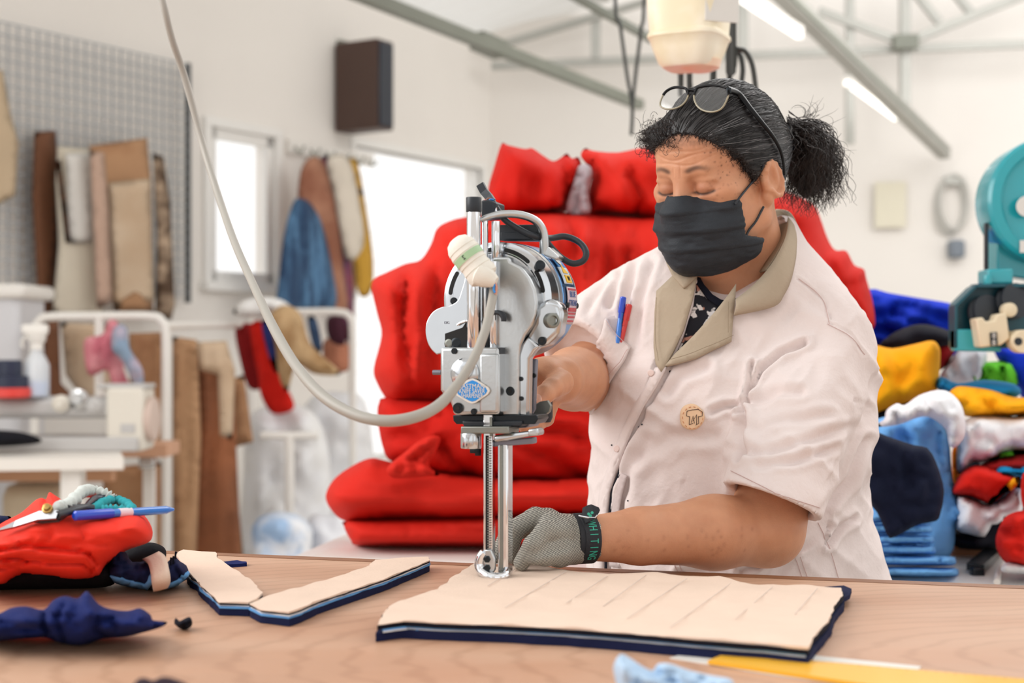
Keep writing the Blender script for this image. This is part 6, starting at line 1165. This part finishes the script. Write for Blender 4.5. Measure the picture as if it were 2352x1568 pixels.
# ---------------------------------------------------------------- hair
m_hair = mat('black hair', (30, 26, 27), .38, var=.25, vscale=40, stretch=(1, 1, 1), spec=.5); m_hair2 = mat('dark brown curls', (40, 30, 27), .5, spec=.4); m_grey = mat('grey hair', (136, 134, 136), .4)
PB = (0, -.118, .035)                                             # where the hair is tied
Hf = Field(axis_grid([(.16, .44, .0022)]), axis_grid([(1.80, 2.14, .0024)]), axis_grid([(1.33, 1.63, .0022)]))
def e2(c, r, k=.01, op='u'): Hf.ell(H(*c), np.array(r)*HS, k, op, HT)
e2((0, -.014, .036), (.084, .106, .1005)); e2((0, -.100, .030), (.045, .035, .045), .03); e2((0, .062, .054), (.0595, .0368, .0475), .012); e2((-.054, .062, .070), (.020, .018, .014), .02)
X, Y, Z = np.meshgrid(*Hf.g, indexing='ij'); P = np.stack([X.ravel(), Y.ravel(), Z.ravel()], 1); hl = toH(P); 
zb = np.interp(hl[:, 1], [-.12, -.06, -.035, -.012, .004, .018, .034, .05, .075, .092, .12], [-.05, -.055, -.04, .022, .012, -.008, .012, .034, .054, .063, .070])
zb = zb+.006*np.sin(hl[:, 0]*55+1)*(hl[:, 1] > .05)+.004*vnoise(hl*180)
Hf.D = np.maximum(Hf.D, ((zb-hl[:, 2])*.75).reshape(X.shape).astype(np.float32)); HVt, HFt = Hf.mesh(); HVt = smooth_mesh(HVt, HFt, 2); hn_ = normals(HVt, HFt)
lh = toH(HVt); hair = link('hair', HVt, HFt, m_hair, woman); ht = bvh(hair)
def strands(name, paths, r, m, parent, seg=3):
    parts = []; Vs = []; Fs = []; k = 0
    for P in paths:
        n = len(P); rs = [r*(1-.75*(i/(n-1))**2) for i in range(n)]; V, F = tube_geo(P, rs, seg); Vs += V; Fs += [tuple(i+k for i in q) for q in F[:-2]]; k += len(V)
    return link(name, Vs, Fs, m, parent)
ctr = np.array([0, -.014, .036]); rad = np.array([.0848, .1068, .1013])
def scalp_path(p, n=11, lift=.0, wav=.0015):
    d0 = (np.array(p)-ctr)/rad; d0 /= np.linalg.norm(d0); d1 = (np.array(PB)-ctr)/rad; d1 /= np.linalg.norm(d1); out = []; ph = RNG.uniform(0, 6)
    for i in range(n):
        t = i/(n-1); d = d0*(1-t)+d1*t; d /= np.linalg.norm(d)+1e-9; l = ctr+d*rad*(1+lift*math.sin(PI*t)+.004)
        l = l+np.array([0, 0, wav*math.sin(t*9+ph)]); o_ = HV(*ctr); e_ = HV(*l); dr_ = (e_-o_).normalized(); r_ = ht.ray_cast(o_, dr_)
        out.append(r_[0]+dr_*(.0002+lift*.08*math.sin(PI*t)+.0006*math.sin(t*7+ph)) if r_[0] is not None else e_)
    return out
cand = lh[(lh[:, 1] > -.05)]; cand = cand[~((np.abs(cand[:, 0]) > .062) & (cand[:, 2] < .022) & (cand[:, 1] < .012))]; pk = cand[RNG.integers(0, len(cand), 2000)]
strands('hair_strands', [scalp_path(p, lift=RNG.uniform(-.004, .012)) for p in pk[:1750]], .0005, m_hair, hair)
strands('grey_strands', [scalp_path(p, lift=RNG.uniform(.002, .018), wav=.003) for p in pk[1700:2000] if p[0] > -.03], .00034, m_grey, hair)
# soft hairs combed back over the hairline
sf = []
ed0 = lh[(lh[:, 1] > .012) & (np.abs(lh[:, 2]-np.interp(lh[:, 1], [.018, .034, .05, .075, .092, .12], [-.008, .012, .034, .054, .063, .070])) < .012)]
oc = HV(*ctr)
def outer(p):                                        # on the outside of the head, not on the hidden underside of the hair
    e_ = HV(*p); b_ = mt_.ray_cast(oc, (e_-oc).normalized()); return b_[0] is not None and (e_-oc).length > (b_[0]-oc).length-.0025
ed0 = np.array([p for p in ed0 if outer(p)])
for p in ed0[RNG.integers(0, len(ed0), 1100)]:
    db = np.array(PB)+np.array([0, 0, .05])-p; db /= np.linalg.norm(db); db = db+RNG.normal(0, .16, 3); L_ = RNG.uniform(.004, .013); o = []
    for t in np.linspace(0, 1, 6):
        e_ = HV(*(p-db*L_*(.75-t))); dr_ = (e_-oc).normalized(); best = None
        for tr_ in (mt_, ht):
            r_ = tr_.ray_cast(oc, dr_)
            if r_[0] is not None and (best is None or (r_[0]-oc).length > (best-oc).length): best = r_[0]
        if best is not None: o.append(best+dr_*(.0001+.0006*t))
    if len(o) > 3: sf.append(o[::-1])
strands('hairline_strands', sf, .00026, m_hair2, hair)
# short fringe hairs along the hairline
fz = []
edge0 = lh[(lh[:, 1] > .02) & (np.abs(lh[:, 2]-np.interp(lh[:, 1], [.018, .034, .05, .075, .092, .12], [-.008, .012, .034, .054, .063, .070])) < .010)]
edge = np.array([p for p in edge0 if outer(p)])
for p in edge[RNG.integers(0, len(edge), 500)]:
    q = p.copy(); o = []; dr = RNG.normal(0, 1, 3)*.5+np.array([RNG.uniform(-.3, .3), .35, -.5]); dr /= np.linalg.norm(dr); w = RNG.normal(0, 1, 3)
    for i in range(6): o.append(HV(*q)); q = q+dr*.0026; dr = dr+np.cross(dr, w)*.35+np.array([0, -.25, .12]); dr /= np.linalg.norm(dr)
    fz.append(o)
for i in range(700):
    t = RNG.uniform(0, 1); q = np.array([-.080+.080*t+RNG.normal(0, .007), .062+.034*t+RNG.normal(0, .006), .066+.004*t+RNG.normal(0, .010)]); o = []; dr = RNG.normal(0, 1, 3); dr /= np.linalg.norm(dr); w = RNG.normal(0, 1, 3)
    for k in range(8): o.append(HV(*q)); q = q+dr*.0032; dr = dr+np.cross(dr, w)*.5; dr /= np.linalg.norm(dr)
    fz.append(o)
strands('hairline_frizz', fz, .00036, m_hair2, hair)
# ponytail
pt = Field(axis_grid([(.34, .50, .003)]), axis_grid([(1.94, 2.16, .003)]), axis_grid([(1.37, 1.60, .003)]))
base = np.array(W(1802, 318, 2.04))
for a, b, ra, rb in (((1798, 322, 2.04), (1836, 316, 2.05), .020, .021), ((1836, 316, 2.05), (1862, 372, 2.05), .021, .025), ((1856, 366, 2.05), (1850, 430, 2.05), .025, .014), ((1866, 372, 2.04), (1884, 420, 2.04), .024, .012)): pt.cone(A(a), A(b), ra, rb, .02)
pv, pf = pt.mesh(); pn_ = normals(pv, pf); pv = pv+pn_*(.0035*fbm(pv*90, 3))[:, None]; pony = link('ponytail', pv, pf, m_hair2, woman)
cur = []
for i in range(620):
    a0 = RNG.normal(0, 1); b0 = RNG.normal(0, 1); st = base+np.array([.004, .01*b0, .012*a0+.004]); spread = RNG.uniform(0, 1)
    top = np.array(W(1838+30*spread+RNG.normal(0, 10), 272+26*(1-spread)+RNG.uniform(0, 50), 2.05+.03*b0)); end = np.array(W(1790+150*spread+RNG.normal(0, 12), 500-60*abs(spread-.45)+RNG.uniform(-70, 5), 2.05+.03*b0)); midp = (top+end)/2+np.array([.012*spread, 0, .01])
    P = catmull([st, top, midp, end], 10); ph = RNG.uniform(0, 6); fq = RNG.uniform(1.0, 1.7); am = RNG.uniform(.002, .006); o = []
    for k, p in enumerate(P): t = k/(len(P)-1); g = am*min(1, t*2); o.append(Vector((p[0]+g*math.sin(k*fq*.6+ph), p[1]+g*math.cos(k*fq*.6+ph), p[2]+.5*g*math.sin(k*fq*.37+ph))))
    cur.append(o)
strands('curls', cur, .0007, m_hair2, pony, 3)
fl2 = []
for i in range(70):
    a0 = RNG.uniform(-1, 1.2); q = np.array(W(1850+60*math.cos(a0*1.5), 360-100*math.sin(a0*1.5)*.9, 2.04+RNG.normal(0, .02))); dr = np.array([math.cos(a0), 0, math.sin(a0)-.2]); o = []; w = RNG.normal(0, 1, 3)
    for k in range(10): o.append(Vector(q)); q = q+dr*.0042; dr = dr+np.cross(dr, w)*.28; dr /= np.linalg.norm(dr)
    fl2.append(o)
strands('flyaway_hairs', fl2, .00035, m_hair2, pony)
lathe('hair_band', W(1800, 322, 2.04), W(1840, 310, 2.05)-W(1790, 326, 2.04), [(-.006, .022), (-.004, .026), (.004, .026), (.006, .022)], m_dk, pony, 20)
# ---------------------------------------------------------------- face mask
m_mask = mat('black pleated mask fabric', (38, 43, 50), .6, var=.1, vscale=200, bump=.25, bscale=900, spec=.35)
K = Field(axis_grid([(.17, .34, .0014)]), axis_grid([(1.81, 1.99, .0014)]), axis_grid([(1.28, 1.46, .0014)]))
def ke(c, r, k=.03, op='u'): K.ell(H(*c), np.array(r)*HS, k, op, HT)
def kc(a, b, ra, rb, k=.03): K.cone(H(*a), H(*b), ra*HS, rb*HS, k)
ke((0, .030, -.055), (.063, .062, .066)); kc((0, .086, .004), (0, .101, -.036), .010, .015, .015); kc((0, .101, -.036), (0, .086, -.090), .014, .023, .025); kc((0, .086, -.090), (0, .060, -.106), .023, .023, .025); ke((0, .044, -.088), (.054, .048, .028))
for s in (-1, 1): ke((s*.037, .052, -.042), (.0295, .0285, .032), .018); kc((s*.026, .076, -.06), (s*.050, .024, -.088), .020, .021, .025)
X, Y, Z = np.meshgrid(*K.g, indexing='ij'); P = np.stack([X.ravel(), Y.ravel(), Z.ravel()], 1); hl = toH(P); sh_ = X.shape
ztop = -.0235+np.clip((hl[:, 1]-.068)/.036, 0, 1)*.013; zbot = -.127+np.clip((.05-hl[:, 1])/.05, 0, 1)*.040
side = .056-.032*np.clip((-.074-hl[:, 2])/.010, 0, 1)
reg = np.maximum.reduce([hl[:, 2]-ztop, zbot-hl[:, 2], side-hl[:, 1]]).reshape(sh_)
K.D = np.maximum(np.abs(K.D-.0042)-.0012, reg).astype(np.float32); kv, kf = K.mesh(); kn = normals(kv, kf); kh = toH(kv)
s_in = np.sign((kn*(kv-H(0, .03, -.06))).sum(1)); kn = kn*s_in[:, None]
saw = 0
for z0, am in ((-.036, .0022), (-.062, .0026), (-.088, .0024)):
    t = (kh[:, 2]-z0+.05*(np.abs(kh[:, 0])*.35)*np.sign(-.06-z0)); saw = saw+am*np.clip(1-np.abs(t-.004)/.010, 0, 1)*np.where(t > 0, 1, np.clip(1+t/.0015, 0, 1))
kv = kv+kn*(saw+.0012*fbm(kh*np.array([40, 40, 120]), 2))[:, None]; kv = smooth_mesh(kv, kf, 1, .4)
mk = link('face_mask', kv, kf, m_mask, woman)
fit = lambda x, y, o=.003: hit(mt_, x, y, 1.9, o)
tube('ear_loop', [fit(1682, 466, .007), fit(1700, 446), fit(1722, 420), fit(1742, 398), fit(1756, 384, .005)], .0016, m_dk, mk, 8, 5); tube('ear_loop', [fit(1704, 542, .008), fit(1716, 528), fit(1732, 508), fit(1744, 488), fit(1750, 476, .004)], .0016, m_dk, mk, 8, 5)
# ---------------------------------------------------------------- glasses pushed up on the hair
m_fr = mat('black glossy frame', (12, 12, 15), .32, spec=.2); m_rim = mat('smoky clear rim', (150, 140, 116), .15, coat=.5); m_len = mat('spectacle lens', (235, 238, 242), .03)
_n = m_len.node_tree; _t = _n.nodes.new('ShaderNodeBsdfTransparent'); _t.inputs[0].default_value = (.93, .94, .95, 1); _mx = _n.nodes.new('ShaderNodeMixShader'); _mx.inputs[0].default_value = .9; _gl = _n.nodes.new('ShaderNodeBsdfGlossy'); _gl.inputs['Roughness'].default_value = .02
_n.links.new(_gl.outputs[0], _mx.inputs[1]); _n.links.new(_t.outputs[0], _mx.inputs[2]); _n.links.new(_mx.outputs[0], _n.nodes['Material Output'].inputs[0])
gc = hit(ht, 1637, 232, 1.9, .0); gy = gc.y-.013
def gp_(x, y): return W(x, y, gy-(x-1637)*.00040-(y-225)*.00022)
gl = root('glasses', gp_(1600, 225), 'black framed glasses pushed up on the woman\'s hair', 'glasses')
RN = [(1600, 204), (1612, 199), (1640, 196), (1668, 202), (1674, 212), (1668, 232), (1656, 250), (1636, 257), (1614, 253), (1600, 241), (1594, 222)]
RFm = [(1578, 206), (1564, 201), (1545, 202), (1528, 212), (1518, 230), (1517, 243), (1530, 250), (1550, 249), (1568, 240), (1580, 222)]
for pts in (RN, RFm):
    cc_ = catmull([np.array(p, float) for p in pts], 5, True); P = [gp_(*p) for p in cc_]; P.append(P[0]); ys_ = np.array([p[1] for p in cc_]+[cc_[0][1]]); up_ = ys_ < 228
    tube('rim', P, .0013, m_rim, gl, 8)
    top = [gp_(*p)+Vector((0, -.0008, 0)) for p in sorted([c for c in cc_ if c[1] < 222], key=lambda c: c[0])]; tube('brow_bar', top, .0019, m_fr, gl, 8)
    Q = [gp_(*p) for p in cc_]; o = fixn(link('lens', Q, [tuple(range(len(Q)))], m_len, gl, smooth=False)); solid(o, .0012, 0)
tube('bridge', [gp_(1576, 210), gp_(1586, 206), gp_(1600, 208)], .0026, m_fr, gl, 8, 4)
tmp = [gp_(1672, 206)]+[hit(ht, x, y, 1.95, .005) for x, y in ((1694, 222), (1718, 252), (1744, 284), (1768, 314), (1784, 342), (1791, 368), (1794, 398))]
tube('temple_arm', tmp, [.0032, .003, .0027, .0024, .0022, .002, .0018, .0017], m_fr, gl, 8, 5, 1.5); box('hinge', gp_(1674, 208), (.006, .004, .008), m_bolt, gl, bv=.001)
# ---------------------------------------------------------------- mesh glove with its strap
m_gl = mat('steel mesh knit', (168, 165, 152), .55, .25)
_n = m_gl.node_tree; N_ = _n.nodes; _b = N_['Principled BSDF']; _tc = N_.new('ShaderNodeTexCoord'); _mp = N_.new('ShaderNodeMapping'); _mp.inputs['Rotation'].default_value = (0, .35, .1); _n.links.new(_tc.outputs['Object'], _mp.inputs[0])
def _wv(direction, sc):
    w = N_.new('ShaderNodeTexWave'); w.bands_direction = direction; w.inputs['Scale'].default_value = sc; w.inputs['Distortion'].default_value = 1.2; w.inputs['Detail'].default_value = 1; _n.links.new(_mp.outputs[0], w.inputs[0]); return w
_a1, _a2 = _wv('X', 215), _wv('Z', 180); _mu = N_.new('ShaderNodeMath'); _mu.operation = 'MULTIPLY'; _n.links.new(_a1.outputs['Fac'], _mu.inputs[0]); _n.links.new(_a2.outputs['Fac'], _mu.inputs[1])
_r = N_.new('ShaderNodeMapRange'); _r.inputs[1].default_value = .0; _r.inputs[2].default_value = .26; _n.links.new(_mu.outputs[0], _r.inputs[0]); _x = N_.new('ShaderNodeMix'); _x.data_type = 'RGBA'; _x.inputs[6].default_value = lin((66, 66, 66)); _x.inputs[7].default_value = lin((206, 202, 190)); _n.links.new(_r.outputs[0], _x.inputs[0]); _n.links.new(_x.outputs[2], _b.inputs['Base Color'])
_bp = N_.new('ShaderNodeBump'); _bp.inputs['Strength'].default_value = .8; _bp.inputs['Distance'].default_value = .0015; _n.links.new(_r.outputs[0], _bp.inputs['Height']); _n.links.new(_bp.outputs[0], _b.inputs['Normal'])
Q = Field(axis_grid([(-.035, .105, .0016)]), axis_grid([(1.60, 1.76, .0016)]), axis_grid([(.955, 1.045, .0016)]))
def qc(pts, rs, k=.005):
    for (p, q), (r0, r1) in zip(zip(pts, pts[1:]), zip(rs, rs[1:])): Q.cone(A(p), A(q), r0, r1, k)
qc([(1350, 1237, 1.686), (1318, 1236, 1.686)], [.0268, .0272], .01); qc([(1314, 1228, 1.676), (1266, 1208, 1.666)], [.0200, .0168], .012); qc([(1314, 1230, 1.695), (1250, 1198, 1.70)], [.0200, .0160], .012); qc([(1314, 1250, 1.685), (1272, 1234, 1.685)], [.0200, .0165], .012)
qc([(1292, 1224, 1.660), (1252, 1222, 1.640), (1224, 1252, 1.628), (1198, 1292, 1.634)], [.0160, .0124, .0114, .0094], .003)
qc([(1264, 1198, 1.680), (1230, 1188, 1.674), (1184, 1214, 1.667), (1164, 1288, 1.670)], [.0150, .0122, .0113, .0092], .003)
qc([(1258, 1194, 1.705), (1224, 1190, 1.702), (1170, 1218, 1.696), (1140, 1284, 1.694)], [.0150, .0116, .0108, .0090], .003)
qc([(1262, 1204, 1.716), (1222, 1206, 1.724), (1176, 1230, 1.722), (1150, 1280, 1.718)], [.0125, .0102, .0096, .0082], .003)
qc([(1316, 1262, 1.672), (1284, 1268, 1.650), (1254, 1274, 1.632), (1230, 1279, 1.624)], [.0175, .0165, .0118, .0094], .006)
for a, b in (((1300, 1256, 1.634), (1258, 1262, 1.618)), ((1258, 1262, 1.618), (1222, 1280, 1.608))): Q.cone(A(a), A(b), .0035, .0045, .006, 's')
Q.D = np.maximum(Q.D, (.9665-Q.g[2])[None, None, :].astype(np.float32)); gv, gf = Q.mesh(); gv = smooth_mesh(gv, gf, 1); glv = link('mesh_glove', gv, gf, m_gl, woman)
ax_ = Vector(EL-WL_).normalized(); c0 = W(1338, 1236, 1.686); m_str = mat('black webbing', (34, 36, 42), .75, bump=.15, bscale=500); m_tealp = mat('teal woven lettering', (60, 176, 150), .7)
st_ = lathe('wrist_strap', c0-ax_*.010, ax_, [(0, .0284), (.0005, .0300), (.0205, .0300), (.021, .0284)], m_str, glv, 40)
lathe('strap_underlayer', c0-ax_*.016, ax_, [(0, .0280), (.0005, .0290), (.008, .0290), (.0085, .0280)], m_str, glv, 40)
cst = c0+ax_*.0005
for i, ch in enumerate('WHITING'):
    an = .78-.235*i-.05; n = Vector((0, -math.cos(an), math.sin(an))); n = (n-ax_*n.dot(ax_)).normalized(); t = n.cross(ax_)
    # letters read down the strap: their width runs round the wrist, their top points towards the elbow
    dn_ = -t if t.z > 0 else t; M = Matrix((dn_, dn_.cross(n)*-1, n)).transposed()
    text('strap_lettering', ch, .015, cst+n*.0302, M, m_tealp, st_, .0002, .62 if ch != 'W' else .55)
a = W(1338, 1192, 1.66); ribbon('strap_tail', [W(1338, 1186, 1.676), W(1350, 1180, 1.664), W(1364, 1174, 1.66), W(1377, 1168, 1.66)], [.021, .020, .018, .003], .002, m_str, glv, (-.15, -.9, .4))
tube('buckle', [W(1329, 1184, 1.655), W(1350, 1188, 1.652), W(1366, 1189, 1.652), W(1374, 1180, 1.66)], .0011, m_ch, glv, 6)
for x, y in ((1352, 1180), (1360, 1177), (1356, 1184)): lathe('strap_mark', W(x, y, 1.652), (0, -1, .3), [(0, .0018), (.0004, .0016)], m_tealp, st_, 8)
# pens in the pocket
for lab, (x0, y0), (x1, y1), m, lift, nm in (('blue pen clipped in the coat pocket', (1440, 694), (1416, 790), m_pblue, .014, 'blue'), ('red pen behind the blue one in the coat pocket', (1452, 704), (1424, 792), mat('red pen plastic', (206, 44, 40), .3, coat=.3), .009, 'red')):
    a, b = hit(ct0, x0, y0, 1.9, lift), hit(ct0, x1, y1, 1.9, lift*.3); d_ = (b-a); l = d_.length; d_.normalize(); pr = root('pen', b, lab, 'pen', 'pens in the coat pocket')
    lathe('cap', a, d_, [(0, .003), (.001, .0044), (.022, .0046), (.023, .004)], m, pr, 14); lathe('barrel', a+d_*.022, d_, [(0, .0036), (l-.026, .0036), (l-.022, .003)], m_pb2 if nm == 'blue' else m, pr, 14); ribbon('clip', [a+Vector((-.002, -.005, -.002)), a+d_*.03+Vector((-.002, -.0052, 0))], [.003, .003], .001, m, pr, (0, -1, 0))
